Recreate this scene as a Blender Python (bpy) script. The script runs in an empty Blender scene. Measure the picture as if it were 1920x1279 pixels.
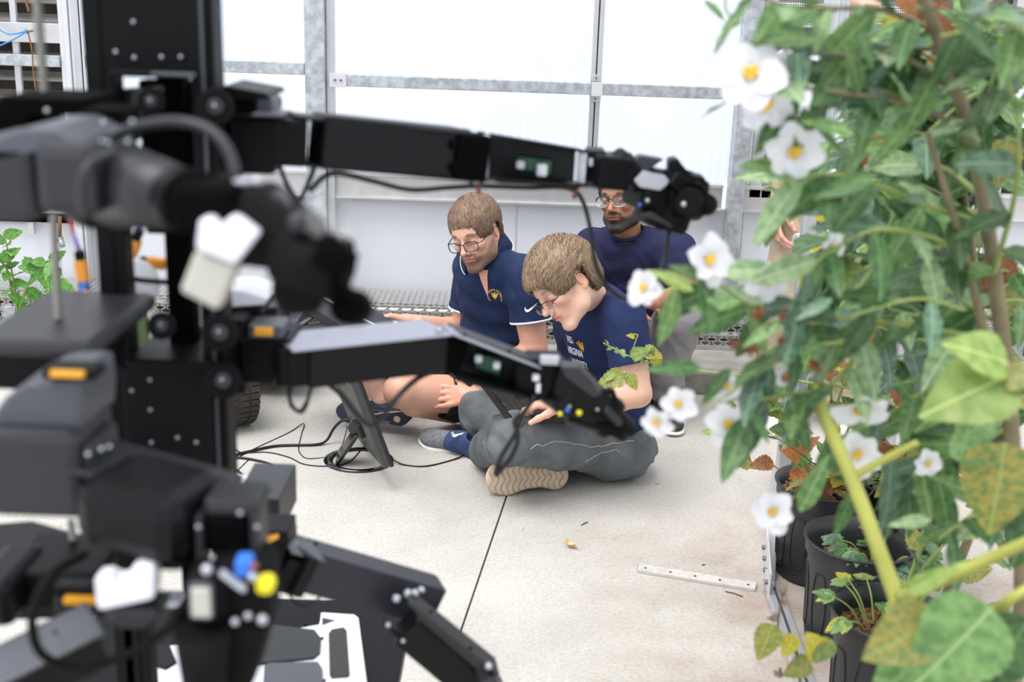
import bpy, bmesh, math, random
import numpy as np
from mathutils import Vector, Matrix
random.seed(7); RNG = np.random.default_rng(7)
scn = bpy.context.scene
# ------------------------------------------------------------------ camera
F = 2200.0; PIT = math.radians(16.5); ROL = math.atan(.035); CH = 1.6
FW = np.array([0, math.cos(PIT), -math.sin(PIT)])
_r0 = np.array([1., 0, 0]); _u0 = np.array([0, math.sin(PIT), math.cos(PIT)])
RT = math.cos(ROL)*_r0 + math.sin(ROL)*_u0; UP = -math.sin(ROL)*_r0 + math.cos(ROL)*_u0
CAM = np.array([0, 0, CH])
def W(x, y, Y):
    d = FW + (x-960)/F*RT + (639.5-y)/F*UP
    return CAM + d*(Y/d[1])
def G(x, y, z=0.):
    d = FW + (x-960)/F*RT + (639.5-y)/F*UP
    return CAM + d*((z-CH)/d[2])
cam = bpy.data.objects.new('camera', bpy.data.cameras.new('camera'))
scn.collection.objects.link(cam); scn.camera = cam
cam.matrix_world = Matrix([[RT[i], UP[i], -FW[i], CAM[i]] for i in range(3)] + [[0, 0, 0, 1]])
cam.data.sensor_width = 36; cam.data.lens = F*36/1920; cam.data.clip_start = .05
cam.data.dof.use_dof = True; cam.data.dof.focus_distance = 3.95; cam.data.dof.aperture_fstop = 3.6
# ------------------------------------------------------------------ light
wd = bpy.data.worlds.new('overcast_sky'); scn.world = wd; wd.use_nodes = True
_n = wd.node_tree.nodes; _l = wd.node_tree.links
_bg = _n['Background']; _tc = _n.new('ShaderNodeTexCoord'); _sp = _n.new('ShaderNodeSeparateXYZ')
_rp = _n.new('ShaderNodeValToRGB'); _rp.color_ramp.elements[0].position = 0.0
_rp.color_ramp.elements[0].color = (.86, .91, 1, 1); _rp.color_ramp.elements[1].color = (.96, .98, 1, 1)
_l.new(_tc.outputs['Generated'], _sp.inputs[0]); _l.new(_sp.outputs[2], _rp.inputs[0]); _l.new(_rp.outputs[0], _bg.inputs[0])
_bg.inputs[1].default_value = .92
sun = bpy.data.objects.new('sun', bpy.data.lights.new('sun', 'SUN')); scn.collection.objects.link(sun)
sun.data.energy = 1.9; sun.data.angle = math.radians(38); sun.data.color = (1, .975, .94)
sun.rotation_euler = (math.radians(14), math.radians(-18), 0)
scn.view_settings.view_transform = 'Standard'; scn.view_settings.look = 'None'
scn.view_settings.gamma = 1; scn.view_settings.use_curve_mapping = False
scn.view_settings.exposure = 0.7
scn.cycles.max_bounces = 8; scn.cycles.transparent_max_bounces = 16
scn.cycles.use_denoising = True
# ------------------------------------------------------------------ materials
def srgb(h):
    if isinstance(h, str):
        h = tuple(int(h[i:i+2], 16) for i in (0, 2, 4))
    return tuple(((c/255)/12.92 if c/255 <= .04045 else ((c/255+.055)/1.055)**2.4) for c in h) + (1,)
def mat(name, col, rough=.5, metal=0., var=0., vscale=8., bump=0., bscale=60., col2=None, stretch=None,
        attr=None, trans=0., spec=None, coat=0., sheen=0., alpha=None, detail=5.):
    m = bpy.data.materials.new(name); m.use_nodes = True
    n = m.node_tree.nodes; l = m.node_tree.links; b = n['Principled BSDF']
    c = srgb(col); b.inputs['Base Color'].default_value = c
    b.inputs['Roughness'].default_value = rough; b.inputs['Metallic'].default_value = metal
    if spec is not None: b.inputs['Specular IOR Level'].default_value = spec
    if coat: b.inputs['Coat Weight'].default_value = coat
    if sheen: b.inputs['Sheen Weight'].default_value = sheen
    if alpha is not None: b.inputs['Alpha'].default_value = alpha
    tc = n.new('ShaderNodeTexCoord'); mp = n.new('ShaderNodeMapping')
    l.new(tc.outputs['Object'], mp.inputs[0])
    if stretch: mp.inputs['Scale'].default_value = stretch
    src = None
    if attr:
        a = n.new('ShaderNodeAttribute'); a.attribute_name = attr; src = a.outputs['Color']
    if var or col2:
        t = n.new('ShaderNodeTexNoise'); t.inputs['Scale'].default_value = vscale; t.inputs['Detail'].default_value = detail
        l.new(mp.outputs[0], t.inputs[0])
        r = n.new('ShaderNodeValToRGB'); r.color_ramp.elements[0].position = .35; r.color_ramp.elements[1].position = .65
        if col2: r.color_ramp.elements[0].color = c; r.color_ramp.elements[1].color = srgb(col2)
        else:
            r.color_ramp.elements[0].color = tuple(x*(1-var) for x in c[:3]) + (1,)
            r.color_ramp.elements[1].color = tuple(min(1, x*(1+var)) for x in c[:3]) + (1,)
        l.new(t.outputs[0], r.inputs[0]); o = r.outputs[0]
        if src:
            mx = n.new('ShaderNodeMix'); mx.data_type = 'RGBA'; mx.blend_type = 'MULTIPLY'; mx.inputs[0].default_value = 1
            r.color_ramp.elements[0].color = (1-var,)*3 + (1,); r.color_ramp.elements[1].color = (1+var,)*3 + (1,)
            l.new(src, mx.inputs[6]); l.new(o, mx.inputs[7]); o = mx.outputs[2]
        src = o
    if src: l.new(src, b.inputs['Base Color'])
    if bump:
        t = n.new('ShaderNodeTexNoise'); t.inputs['Scale'].default_value = bscale; t.inputs['Detail'].default_value = 4
        l.new(mp.outputs[0], t.inputs[0]); bp = n.new('ShaderNodeBump'); bp.inputs['Strength'].default_value = bump
        bp.inputs['Distance'].default_value = .01
        l.new(t.outputs[0], bp.inputs['Height']); l.new(bp.outputs[0], b.inputs['Normal'])
    if trans:
        tr = n.new('ShaderNodeBsdfTranslucent'); ms = n.new('ShaderNodeMixShader'); ms.inputs[0].default_value = trans
        if src: l.new(src, tr.inputs[0])
        else: tr.inputs[0].default_value = c
        l.new(b.outputs[0], ms.inputs[1]); l.new(tr.outputs[0], ms.inputs[2])
        l.new(ms.outputs[0], n['Material Output'].inputs[0])
    return m
def mixmat(name, a, b_, fac):
    return None
# ------------------------------------------------------------------ objects
def link(name, me, m=None, parent=None, loc=None):
    o = bpy.data.objects.new(name, me); scn.collection.objects.link(o)
    if m is not None and hasattr(me, 'materials') and len(me.materials) == 0:
        for x in (m if isinstance(m, (list, tuple)) else [m]): me.materials.append(x)
    if loc is not None: o.location = loc
    if parent is not None:
        o.parent = parent; o.matrix_parent_inverse = parent.matrix_world.inverted()
    return o
def tag(o, label=None, cat=None, group=None, kind=None):
    if label: o['label'] = label
    if cat: o['category'] = cat
    if group: o['group'] = group
    if kind: o['kind'] = kind
    return o
def thing(name, loc, label, cat, group=None, rotz=0):
    o = bpy.data.objects.new(name, None); scn.collection.objects.link(o); o.empty_display_size = .05
    o.location = [float(v) for v in loc]; o.rotation_euler = (0, 0, rotz)
    o.matrix_world = Matrix.Translation(o.location) @ Matrix.Rotation(rotz, 4, 'Z')
    return tag(o, label, cat, group)
def nrm(v): v = np.array(v, float); return v/max(1e-9, np.linalg.norm(v))
class MB:
    """collects shapes in world space and links them as ONE mesh object"""
    def __init__(s): s.bm = bmesh.new(); s.mi = 0
    def _fin(s, fs):
        for f in fs: f.material_index = s.mi
    def quad(s, pts):
        vs = [s.bm.verts.new([float(c) for c in p]) for p in pts]; f = s.bm.faces.new(vs); s._fin([f]); return s
    def hull8(s, P):
        v = [s.bm.verts.new([float(c) for c in p]) for p in P]
        fs = [s.bm.faces.new([v[i] for i in q]) for q in ((0,3,2,1),(4,5,6,7),(0,1,5,4),(1,2,6,5),(2,3,7,6),(3,0,4,7))]
        s._fin(fs); return fs
    def box(s, c, size, axes=None, bev=0., seg=2):
        ax = np.eye(3) if axes is None else np.array(axes, float); c = np.array(c, float); h = np.array(size, float)/2
        P = [c + ax[0]*h[0]*a + ax[1]*h[1]*b + ax[2]*h[2]*d for a, b, d in
             ((-1,-1,-1),(1,-1,-1),(1,1,-1),(-1,1,-1),(-1,-1,1),(1,-1,1),(1,1,1),(-1,1,1))]
        fs = s.hull8(P)
        if bev:
            es = list({e for f in fs for e in f.edges})
            r = bmesh.ops.bevel(s.bm, geom=es, offset=bev, segments=seg, affect='EDGES', profile=.5)
            s._fin(r['faces'])
        return s
    def beam(s, a, b, w, h, up=(0, 0, 1), bev=0.):
        a = np.array(a, float); b = np.array(b, float); d = nrm(b-a); sd = nrm(np.cross(d, up)); u = np.cross(sd, d)
        return s.box((a+b)/2, (np.linalg.norm(b-a), w, h), [d, sd, u], bev)
    def ring(s, c, x, y, r, n):
        return [s.bm.verts.new([float(q) for q in c + x*r*math.cos(t) + y*r*math.sin(t)]) for t in (2*math.pi*i/n for i in range(n))]
    def tube(s, pts, r, n=8, cap=True, smooth=True):
        pts = [np.array(p, float) for p in pts]; rs = r if hasattr(r, '__len__') else [r]*len(pts)
        prev = None; rings = []
        for i, p in enumerate(pts):
            d = nrm(pts[min(i+1, len(pts)-1)] - pts[max(i-1, 0)])
            if prev is None: x = nrm(np.cross(d, (0.3, .2, 1) if abs(d[2]) < .9 else (1, 0, 0)))
            else: x = nrm(prev - d*np.dot(prev, d))
            prev = x; rings.append(s.ring(p, x, np.cross(d, x), rs[i], n))
        fs = []
        for A, B in zip(rings, rings[1:]):
            for i in range(n): fs.append(s.bm.faces.new((A[i], A[(i+1) % n], B[(i+1) % n], B[i])))
        if smooth:
            for f in fs: f.smooth = True
        if cap: fs.append(s.bm.faces.new(rings[0][::-1])); fs.append(s.bm.faces.new(rings[-1]))
        s._fin(fs); return s
    def cyl(s, a, b, r, n=20, r2=None, bev=0.):
        a = np.array(a, float); b = np.array(b, float); d = nrm(b-a); x = nrm(np.cross(d, (0.3, .2, 1) if abs(d[2]) < .9 else (1, 0, 0)))
        y = np.cross(d, x); r2 = r if r2 is None else r2
        prof = [(a, r), (b, r2)] if not bev else [(a, r-bev), (a+d*bev, r), (b-d*bev, r2), (b, r2-bev)]
        R = [s.ring(c, x, y, q, n) for c, q in prof]; fs = []
        for A, B in zip(R, R[1:]):
            for i in range(n):
                f = s.bm.faces.new((A[i], A[(i+1) % n], B[(i+1) % n], B[i])); f.smooth = True; fs.append(f)
        fs.append(s.bm.faces.new(R[0][::-1])); fs.append(s.bm.faces.new(R[-1])); s._fin(fs); return s
    def lathe(s, c, prof, n=32, axis=(0, 0, 1), sm=True):
        d = nrm(axis); x = nrm(np.cross(d, (1, 0, 0) if abs(d[0]) < .9 else (0, 1, 0))); y = np.cross(d, x); c = np.array(c, float)
        R = [s.ring(c+d*z, x, y, max(r, 1e-4), n) for r, z in prof]; fs = []
        for A, B in zip(R, R[1:]):
            for i in range(n):
                f = s.bm.faces.new((A[i], A[(i+1) % n], B[(i+1) % n], B[i])); f.smooth = sm; fs.append(f)
        s._fin(fs); return s
    def prism(s, poly, off, bev=0.):
        """polygon of 3-D points extruded by vector off"""
        A = [s.bm.verts.new([float(c) for c in p]) for p in poly]; B = [s.bm.verts.new([float(c) for c in np.array(p)+off]) for p in poly]
        n = len(A); fs = [s.bm.faces.new(A[::-1]), s.bm.faces.new(B)]
        for i in range(n): fs.append(s.bm.faces.new((A[i], A[(i+1) % n], B[(i+1) % n], B[i])))
        if bev:
            r = bmesh.ops.bevel(s.bm, geom=list({e for f in fs for e in f.edges}), offset=bev, segments=2, affect='EDGES', profile=.5)
            s._fin(r['faces'])
        s._fin(fs if not bev else []); return s
    def ball(s, c, r, sub=2):
        sc = r if hasattr(r, '__len__') else (r, r, r)
        q = bmesh.ops.create_icosphere(s.bm, subdivisions=sub, radius=1, matrix=Matrix.Translation([float(v) for v in c]) @ Matrix.Diagonal([float(v) for v in sc] + [1]))
        for v in q['verts']:
            for f in v.link_faces: f.smooth = True; f.material_index = s.mi
        return s
    def build(s, name, m, parent=None, origin=None, norm=True):
        if norm: bmesh.ops.recalc_face_normals(s.bm, faces=s.bm.faces)
        me = bpy.data.meshes.new(name)
        if parent is not None: s.bm.transform(parent.matrix_world.inverted())
        elif origin is not None: s.bm.transform(Matrix.Translation([-float(v) for v in origin]))
        s.bm.to_mesh(me); s.bm.free()
        o = bpy.data.objects.new(name, me); scn.collection.objects.link(o)
        for x in (m if isinstance(m, (list, tuple)) else [m]): me.materials.append(x)
        if parent is not None: o.parent = parent
        elif origin is not None: o.location = [float(v) for v in origin]
        o.matrix_world = parent.matrix_world.copy() if parent is not None else (Matrix.Translation(o.location))
        return o
def spline(pts, n=8):
    """Catmull-Rom through pts"""
    P = [np.array(p, float) for p in pts]; P = [2*P[0]-P[1]] + P + [2*P[-1]-P[-2]]; out = []
    for i in range(1, len(P)-2):
        for k in range(n):
            t = k/n
            out.append(.5*((2*P[i]) + (-P[i-1]+P[i+1])*t + (2*P[i-1]-5*P[i]+4*P[i+1]-P[i+2])*t*t + (-P[i-1]+3*P[i]-3*P[i+1]+P[i+2])*t**3))
    out.append(P[-2]); return out
def pymesh(name, V, Fc, m, parent=None, smooth=True, cols=None):
    """numpy vertices / quads -> object (world-space verts)"""
    V = np.asarray(V, np.float64)
    if parent is not None:
        M = np.array(parent.matrix_world.inverted()); V = V @ M[:3, :3].T + M[:3, 3]
    me = bpy.data.meshes.new(name); Fc = np.asarray(Fc, np.int32); k = Fc.shape[1]
    me.vertices.add(len(V)); me.vertices.foreach_set('co', V.astype(np.float32).ravel())
    me.loops.add(Fc.size); me.loops.foreach_set('vertex_index', Fc.ravel())
    me.polygons.add(len(Fc)); me.polygons.foreach_set('loop_start', np.arange(len(Fc), dtype=np.int32)*k)
    me.polygons.foreach_set('loop_total', np.full(len(Fc), k, np.int32))
    if smooth: me.polygons.foreach_set('use_smooth', np.ones(len(Fc), bool))
    if cols is not None:
        a = me.color_attributes.new('Col', 'FLOAT_COLOR', 'POINT')
        a.data.foreach_set('color', np.concatenate([cols, np.ones((len(cols), 1))], 1).astype(np.float32).ravel())
    me.update(calc_edges=True); me.validate()
    o = bpy.data.objects.new(name, me); scn.collection.objects.link(o); me.materials.append(m)
    if parent is not None: o.parent = parent; o.matrix_world = parent.matrix_world.copy()
    return o
# ------------------------------------------------------------------ implicit-surface modeller (bodies, cloth, shoes)
class Sdf:
    def __init__(s, lo, hi, h):
        s.lo = np.array(lo, float); s.h = h; s.n = (np.ceil((np.array(hi)-s.lo)/h)+1).astype(int)
        s.D = np.full(s.n, .2, np.float32); s.M = np.eye(4)
    def frame(s, M): s.M = np.array(M, float); return s
    def _sub(s, lo, hi):
        a = np.maximum(0, np.floor((lo-s.lo)/s.h).astype(int)); b = np.minimum(s.n, np.ceil((hi-s.lo)/s.h).astype(int)+1)
        if np.any(b <= a): return None, None
        g = [s.lo[i] + s.h*np.arange(a[i], b[i], dtype=np.float32) for i in range(3)]
        return (slice(a[0], b[0]), slice(a[1], b[1]), slice(a[2], b[2])), g
    def _put(s, sl, d, k, op):
        D = s.D[sl]
        if op == 'sub': d = -d; hh = np.clip(.5+.5*(d-D)/max(k, 1e-6), 0, 1); s.D[sl] = D+(d-D)*hh + k*hh*(1-hh)
        else: hh = np.clip(.5+.5*(D-d)/max(k, 1e-6), 0, 1); s.D[sl] = D+(d-D)*hh - k*hh*(1-hh)
    def cap(s, a, b, ra, rb=None, k=.01, op='add'):
        rb = ra if rb is None else rb; a = np.array(a, float); b = np.array(b, float); R = max(ra, rb)+k+3*s.h
        sl, g = s._sub(np.minimum(a, b)-R, np.maximum(a, b)+R)
        if sl is None: return s
        X, Y, Z = np.meshgrid(*g, indexing='ij', sparse=True); ba = b-a; L = max(ba@ba, 1e-9)
        t = np.clip(((X-a[0])*ba[0] + (Y-a[1])*ba[1] + (Z-a[2])*ba[2])/L, 0, 1)
        d = np.sqrt((X-a[0]-ba[0]*t)**2 + (Y-a[1]-ba[1]*t)**2 + (Z-a[2]-ba[2]*t)**2) - (ra+(rb-ra)*t)
        s._put(sl, d, k, op); return s
    def chain(s, pts, rs, k=.01, op='add'):
        for i in range(len(pts)-1): s.cap(pts[i], pts[i+1], rs[i], rs[i+1], k, op)
        return s
    def ell(s, c, r, axes=None, k=.01, op='add'):
        c = np.array(c, float); r = np.array(r if hasattr(r, '__len__') else [r]*3, float); ax = np.eye(3) if axes is None else np.array(axes, float)
        R = np.sqrt(((ax*r[:, None])**2).sum(0)) + k + 3*s.h
        sl, g = s._sub(c-R, c+R)
        if sl is None: return s
        X, Y, Z = np.meshgrid(*g, indexing='ij', sparse=True); X = X-c[0]; Y = Y-c[1]; Z = Z-c[2]
        q = [(X*ax[i][0]+Y*ax[i][1]+Z*ax[i][2]) for i in range(3)]
        k0 = np.sqrt(sum((q[i]/r[i])**2 for i in range(3))); k1 = np.sqrt(sum((q[i]/r[i]**2)**2 for i in range(3)))
        d = np.where(k1 > 1e-6, k0*(k0-1)/np.maximum(k1, 1e-6), -r.min()); s._put(sl, d.astype(np.float32), k, op); return s
    def box(s, c, hs, axes=None, rad=.005, k=.005, op='add'):
        c = np.array(c, float); hs = np.array(hs, float); ax = np.eye(3) if axes is None else np.array(axes, float)
        R = (np.abs(ax)*(hs)[:, None]).sum(0) + k + rad + 3*s.h
        sl, g = s._sub(c-R, c+R)
        if sl is None: return s
        X, Y, Z = np.meshgrid(*g, indexing='ij', sparse=True); X = X-c[0]; Y = Y-c[1]; Z = Z-c[2]
        q = [np.abs(X*ax[i][0]+Y*ax[i][1]+Z*ax[i][2])-(hs[i]-rad) for i in range(3)]
        d = np.sqrt(sum(np.maximum(v, 0)**2 for v in q)) + np.minimum(np.maximum(np.maximum(q[0], q[1]), q[2]), 0) - rad
        s._put(sl, d, k, op); return s
    def cut(s, p, n, k=.004, lo=None, hi=None):
        """remove everything on the side the normal points to, within lo..hi"""
        p = np.array(p, float); n = nrm(n)
        sl, g = s._sub(s.lo if lo is None else np.array(lo), s.lo+s.h*s.n if hi is None else np.array(hi))
        if sl is None: return s
        X, Y, Z = np.meshgrid(*g, indexing='ij', sparse=True)
        s._put(sl, -((X-p[0])*n[0]+(Y-p[1])*n[1]+(Z-p[2])*n[2]), k, 'sub'); return s
    def warp(s, fn, lo=None, hi=None):
        sl, g = s._sub(s.lo if lo is None else np.array(lo), s.lo+s.h*s.n if hi is None else np.array(hi))
        if sl is None: return s
        X, Y, Z = np.meshgrid(*g, indexing='ij', sparse=True); s.D[sl] += fn(X, Y, Z).astype(np.float32); return s
    def mesh(s, relax=1):
        D = s.D; n = D.shape; I = (D < 0)
        c = np.zeros(tuple(x-1 for x in n), np.int8)
        for i in (0, 1):
            for j in (0, 1):
                for k in (0, 1): c += I[i:n[0]-1+i, j:n[1]-1+j, k:n[2]-1+k]
        act = np.argwhere((c > 0) & (c < 8)); idx = np.full(c.shape, -1, np.int32); idx[act[:, 0], act[:, 1], act[:, 2]] = np.arange(len(act))
        V = np.zeros((len(act), 3)); cnt = np.zeros(len(act))
        offs = [np.array(o) for o in ((0,0,0),(1,0,0),(0,1,0),(1,1,0),(0,0,1),(1,0,1),(0,1,1),(1,1,1))]
        vals = [D[act[:, 0]+o[0], act[:, 1]+o[1], act[:, 2]+o[2]] for o in offs]
        for a, b in ((0,1),(2,3),(4,5),(6,7),(0,2),(1,3),(4,6),(5,7),(0,4),(1,5),(2,6),(3,7)):
            m = (vals[a] < 0) != (vals[b] < 0); t = vals[a][m]/(vals[a][m]-vals[b][m])
            V[m] += offs[a] + (offs[b]-offs[a])*t[:, None]; cnt[m] += 1
        V = V/cnt[:, None] + act; Q = []
        for ax in range(3):
            sl0 = [slice(None)]*3; sl1 = [slice(None)]*3; sl0[ax] = slice(0, -1); sl1[ax] = slice(1, None)
            A = I[tuple(sl0)]; B = I[tuple(sl1)]; e = np.argwhere(A != B); u, v = (ax+1) % 3, (ax+2) % 3
            e = e[(e[:, u] > 0) & (e[:, v] > 0) & (e[:, u] < n[u]-1) & (e[:, v] < n[v]-1)]
            ins = A[e[:, 0], e[:, 1], e[:, 2]]; q = []
            for du, dv in ((1, 1), (0, 1), (0, 0), (1, 0)):
                p = e.copy(); p[:, u] -= du; p[:, v] -= dv; q.append(idx[p[:, 0], p[:, 1], p[:, 2]])
            q = np.stack(q, 1); q[~ins] = q[~ins][:, ::-1]; Q.append(q)
        Q = np.concatenate(Q); Q = Q[(Q >= 0).all(1)]; V = s.lo + V*s.h
        for _ in range(relax):
            S = np.zeros_like(V); C = np.zeros(len(V))
            for a, b in ((0, 1), (1, 2), (2, 3), (3, 0)):
                np.add.at(S, Q[:, a], V[Q[:, b]]); np.add.at(C, Q[:, a], 1)
            V = V*.5 + .5*S/np.maximum(C, 1)[:, None]
        return V, Q
def joinVQ(parts):
    Vs, Qs, o = [], [], 0
    for V, Q in parts: Vs.append(V); Qs.append(Q+o); o += len(V)
    return np.concatenate(Vs), np.concatenate(Qs)
# ================================================================== ROOM
M_galv = mat('galvanised_steel', 'b4b9bd', .42, .5, var=.22, vscale=34, detail=8)
M_alu = mat('aluminium', 'c9c8c8', .38, .5, var=.05, vscale=14)
M_aluw = mat('pale_aluminium', 'd6d6d8', .45, .2, var=.03)
M_white = mat('white_panel', 'e6e8ee', .5, var=.015, vscale=3)
M_dark = mat('dark_void', '2a2523', .8, col2='4a4038', vscale=6)
M_mesh = mat('expanded_metal', 'b4b1ac', .5, .5, var=.12, vscale=20)
M_bolt = mat('steel_bolt', '77787a', .35, .8)
WY = 5.40
def wz(x, y, Y=WY): return W(x, y, Y)[2]
def wx(x, y, Y=WY): return W(x, y, Y)[0]
# ---- concrete floor
mc = bpy.data.materials.new('concrete'); mc.use_nodes = True
n = mc.node_tree.nodes; l = mc.node_tree.links; b = n['Principled BSDF']; b.inputs['Roughness'].default_value = .85
tc = n.new('ShaderNodeTexCoord')
def noise(sc, det=6, rough=.6, scale=None):
    t = n.new('ShaderNodeTexNoise'); t.inputs['Scale'].default_value = sc; t.inputs['Detail'].default_value = det; t.inputs['Roughness'].default_value = rough
    if scale:
        mp = n.new('ShaderNodeMapping'); mp.inputs['Scale'].default_value = scale; l.new(tc.outputs['Object'], mp.inputs[0]); l.new(mp.outputs[0], t.inputs[0])
    else: l.new(tc.outputs['Object'], t.inputs[0])
    return t.outputs[0]
def ramp(src, stops):
    r = n.new('ShaderNodeValToRGB'); e = r.color_ramp.elements
    e[0].position, e[0].color = stops[0][0], stops[0][1]; e[1].position, e[1].color = stops[-1][0], stops[-1][1]
    for p, c in stops[1:-1]: q = e.new(p); q.color = c
    l.new(src, r.inputs[0]); return r.outputs[0]
def mix(f, a, b2, mode='MIX'):
    m = n.new('ShaderNodeMix'); m.data_type = 'RGBA'; m.blend_type = mode
    if isinstance(f, float): m.inputs[0].default_value = f
    else: l.new(f, m.inputs[0])
    l.new(a, m.inputs[6]); l.new(b2, m.inputs[7]); return m.outputs[2]
def val(*c): r = n.new('ShaderNodeRGB'); r.outputs[0].default_value = c; return r.outputs[0]
base = ramp(noise(1.6, 8, .65), [(.3, srgb('afaca6')), (.55, srgb('c1beb8')), (.75, srgb('cbc8c3'))])
fine = ramp(noise(95, 4, .7), [(.3, (.72, .72, .72, 1)), (.6, (1.04, 1.04, 1.04, 1))])
c1 = mix(.75, base, fine, 'MULTIPLY')
broom = ramp(noise(40, 3, .6, (1, 9, 1)), [(.35, (.88, .88, .88, 1)), (.65, (1.03, 1.03, 1.03, 1))])
c1 = mix(.6, c1, broom, 'MULTIPLY')
# pinkish worn zone toward the pots (a stain that lies on the slab)
sep = n.new('ShaderNodeSeparateXYZ'); l.new(tc.outputs['Object'], sep.inputs[0])
mr = n.new('ShaderNodeMapRange'); mr.inputs[1].default_value = .0; mr.inputs[2].default_value = .75; l.new(sep.outputs[0], mr.inputs[0])
mr2 = n.new('ShaderNodeMapRange'); mr2.inputs[1].default_value = 3.9; mr2.inputs[2].default_value = 3.0; l.new(sep.outputs[1], mr2.inputs[0])
mm = n.new('ShaderNodeMath'); mm.operation = 'MULTIPLY'; l.new(mr.outputs[0], mm.inputs[0]); l.new(mr2.outputs[0], mm.inputs[1])
pn = ramp(noise(3.5, 7, .7), [(.35, (0, 0, 0, 1)), (.62, (1, 1, 1, 1))])
mm2 = n.new('ShaderNodeMath'); mm2.operation = 'MULTIPLY'; l.new(mm.outputs[0], mm2.inputs[0]); l.new(pn, mm2.inputs[1])
c1 = mix(mm2.outputs[0], c1, mix(.7, val(*srgb('a59388')), fine, 'MULTIPLY'))
rust = ramp(noise(13, 5, .6), [(.66, (0, 0, 0, 1)), (.72, (.8, .8, .8, 1))])
c1 = mix(rust, c1, val(*srgb('b08a68')))
vo = n.new('ShaderNodeTexVoronoi'); vo.feature = 'DISTANCE_TO_EDGE'; vo.inputs['Scale'].default_value = 2.6
mpv = n.new('ShaderNodeMapping'); l.new(tc.outputs['Object'], mpv.inputs[0])
nv = n.new('ShaderNodeTexNoise'); nv.inputs['Scale'].default_value = 5; l.new(tc.outputs['Object'], nv.inputs[0])
va = n.new('ShaderNodeVectorMath'); va.operation = 'ADD'; vs_ = n.new('ShaderNodeVectorMath'); vs_.operation = 'SCALE'; vs_.inputs[3].default_value = .35
l.new(nv.outputs[1], vs_.inputs[0]); l.new(mpv.outputs[0], va.inputs[0]); l.new(vs_.outputs[0], va.inputs[1]); l.new(va.outputs[0], vo.inputs[0])
crk = ramp(vo.outputs[0], [(.0, (.74, .74, .74, 1)), (.012, (1, 1, 1, 1))])
c1 = mix(.25, c1, crk, 'MULTIPLY')
l.new(c1, b.inputs['Base Color'])
bp = n.new('ShaderNodeBump'); bp.inputs['Strength'].default_value = .25; bp.inputs['Distance'].default_value = .003
l.new(noise(140, 3), bp.inputs['Height']); l.new(bp.outputs[0], b.inputs['Normal'])
M_conc = mc
M_joint = mat('joint_filler', '2c2a29', .9)
mb = MB(); mb.box((0, 2.2, -.06), (8, 9.6, .08)); fl = mb.build('floor', M_joint); tag(fl, kind='structure')
def jx(y): return (y-3.589)*.1235
y0, y1 = -2.6, 4.70
for sd, x0, x1 in ((-1, -4, None), (1, None, 4)):
    g = .003; mb = MB()
    a0, a1 = (x0, jx(y0)-g) if sd < 0 else (jx(y0)+g, x1); b0, b1 = (x0, jx(y1)-g) if sd < 0 else (jx(y1)+g, x1)
    mb.hull8([(a0, y0, -.03), (a1, y0, -.03), (b1, y1, -.03), (b0, y1, -.03), (a0, y0, 0), (a1, y0, 0), (b1, y1, 0), (b0, y1, 0)])
    o = mb.build('slab', M_conc, fl); o['kind'] = 'structure'
# raised kerb along the back wall
M_kerb = mat('kerb_concrete', '8d8b84', .85, var=.16, vscale=9, bump=.3, bscale=90)
mb = MB(); mb.box((0, 5.16, .03), (8, .9, .13), bev=.008); tag(mb.build('floor_kerb', M_kerb), kind='structure')
KZ = .095
# ---- lower wall
zs0 = wz(1100, 384); zs1 = wz(1100, 335)
mb = MB(); mb.box((0, WY+.03, (KZ+zs0)/2), (8, .05, zs0-KZ)); tag(mb.build('wall_back', M_white), kind='structure')
k = 1
for x in (-.0, .62, 1.62, -1.35):
    mb = MB(); mb.box((x, WY+.003, (KZ+zs0)/2), (.004, .006, zs0-KZ)); tag(mb.build('trim_%d' % k, M_aluw), kind='structure'); k += 1
# sill: two-step aluminium profile
for (xa, xb) in ((-1.95, wx(580, 360)), (wx(632, 360), wx(1352, 360)), (wx(1384, 360), 3.2)):
    mb = MB(); mb.box(((xa+xb)/2, WY-.02, (zs0+zs1)/2), (xb-xa, .05, zs1-zs0), bev=.003)
    mb.box(((xa+xb)/2, WY-.05, zs0+.006), (xb-xa, .03, .012), bev=.002); mb.box(((xa+xb)/2, WY-.05, zs1-.008), (xb-xa, .02, .016), bev=.002)
    tag(mb.build('trim_%d' % k, M_alu), kind='structure'); k += 1
# posts
def post(x0, x1, z0, z1, m=M_galv, dep=.06, y=WY-.05):
    global k
    mb = MB(); mb.box(((x0+x1)/2, y, (z0+z1)/2), (x1-x0, dep, z1-z0), bev=.003)
    o = mb.build('trim_%d' % k, m); tag(o, kind='structure'); k += 1; return o
xm = [wx(582, 250), wx(618, 250), wx(632, 250)]
post(xm[0], xm[1], KZ, 2.3, dep=.10, y=WY-.07); post(xm[1]+.001, xm[2], KZ, 2.3, M_alu)
xr = [wx(1366, 350), wx(1392, 350)]
pr_ = post(xr[0]-.012, xr[1]-.012, KZ, 2.3, dep=.10, y=WY-.07)
# central glazing mullion (two halves with a groove)
xc = wx(1120, 80)
o = post(xc-.024, xc-.003, zs1, 2.3, M_alu, .03, WY-.03); post(xc+.003, xc+.024, zs1, 2.3, M_alu, .03, WY-.03)
post(xc-.003, xc+.003, zs1, 2.3, M_bolt, .01, WY-.025)
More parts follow.
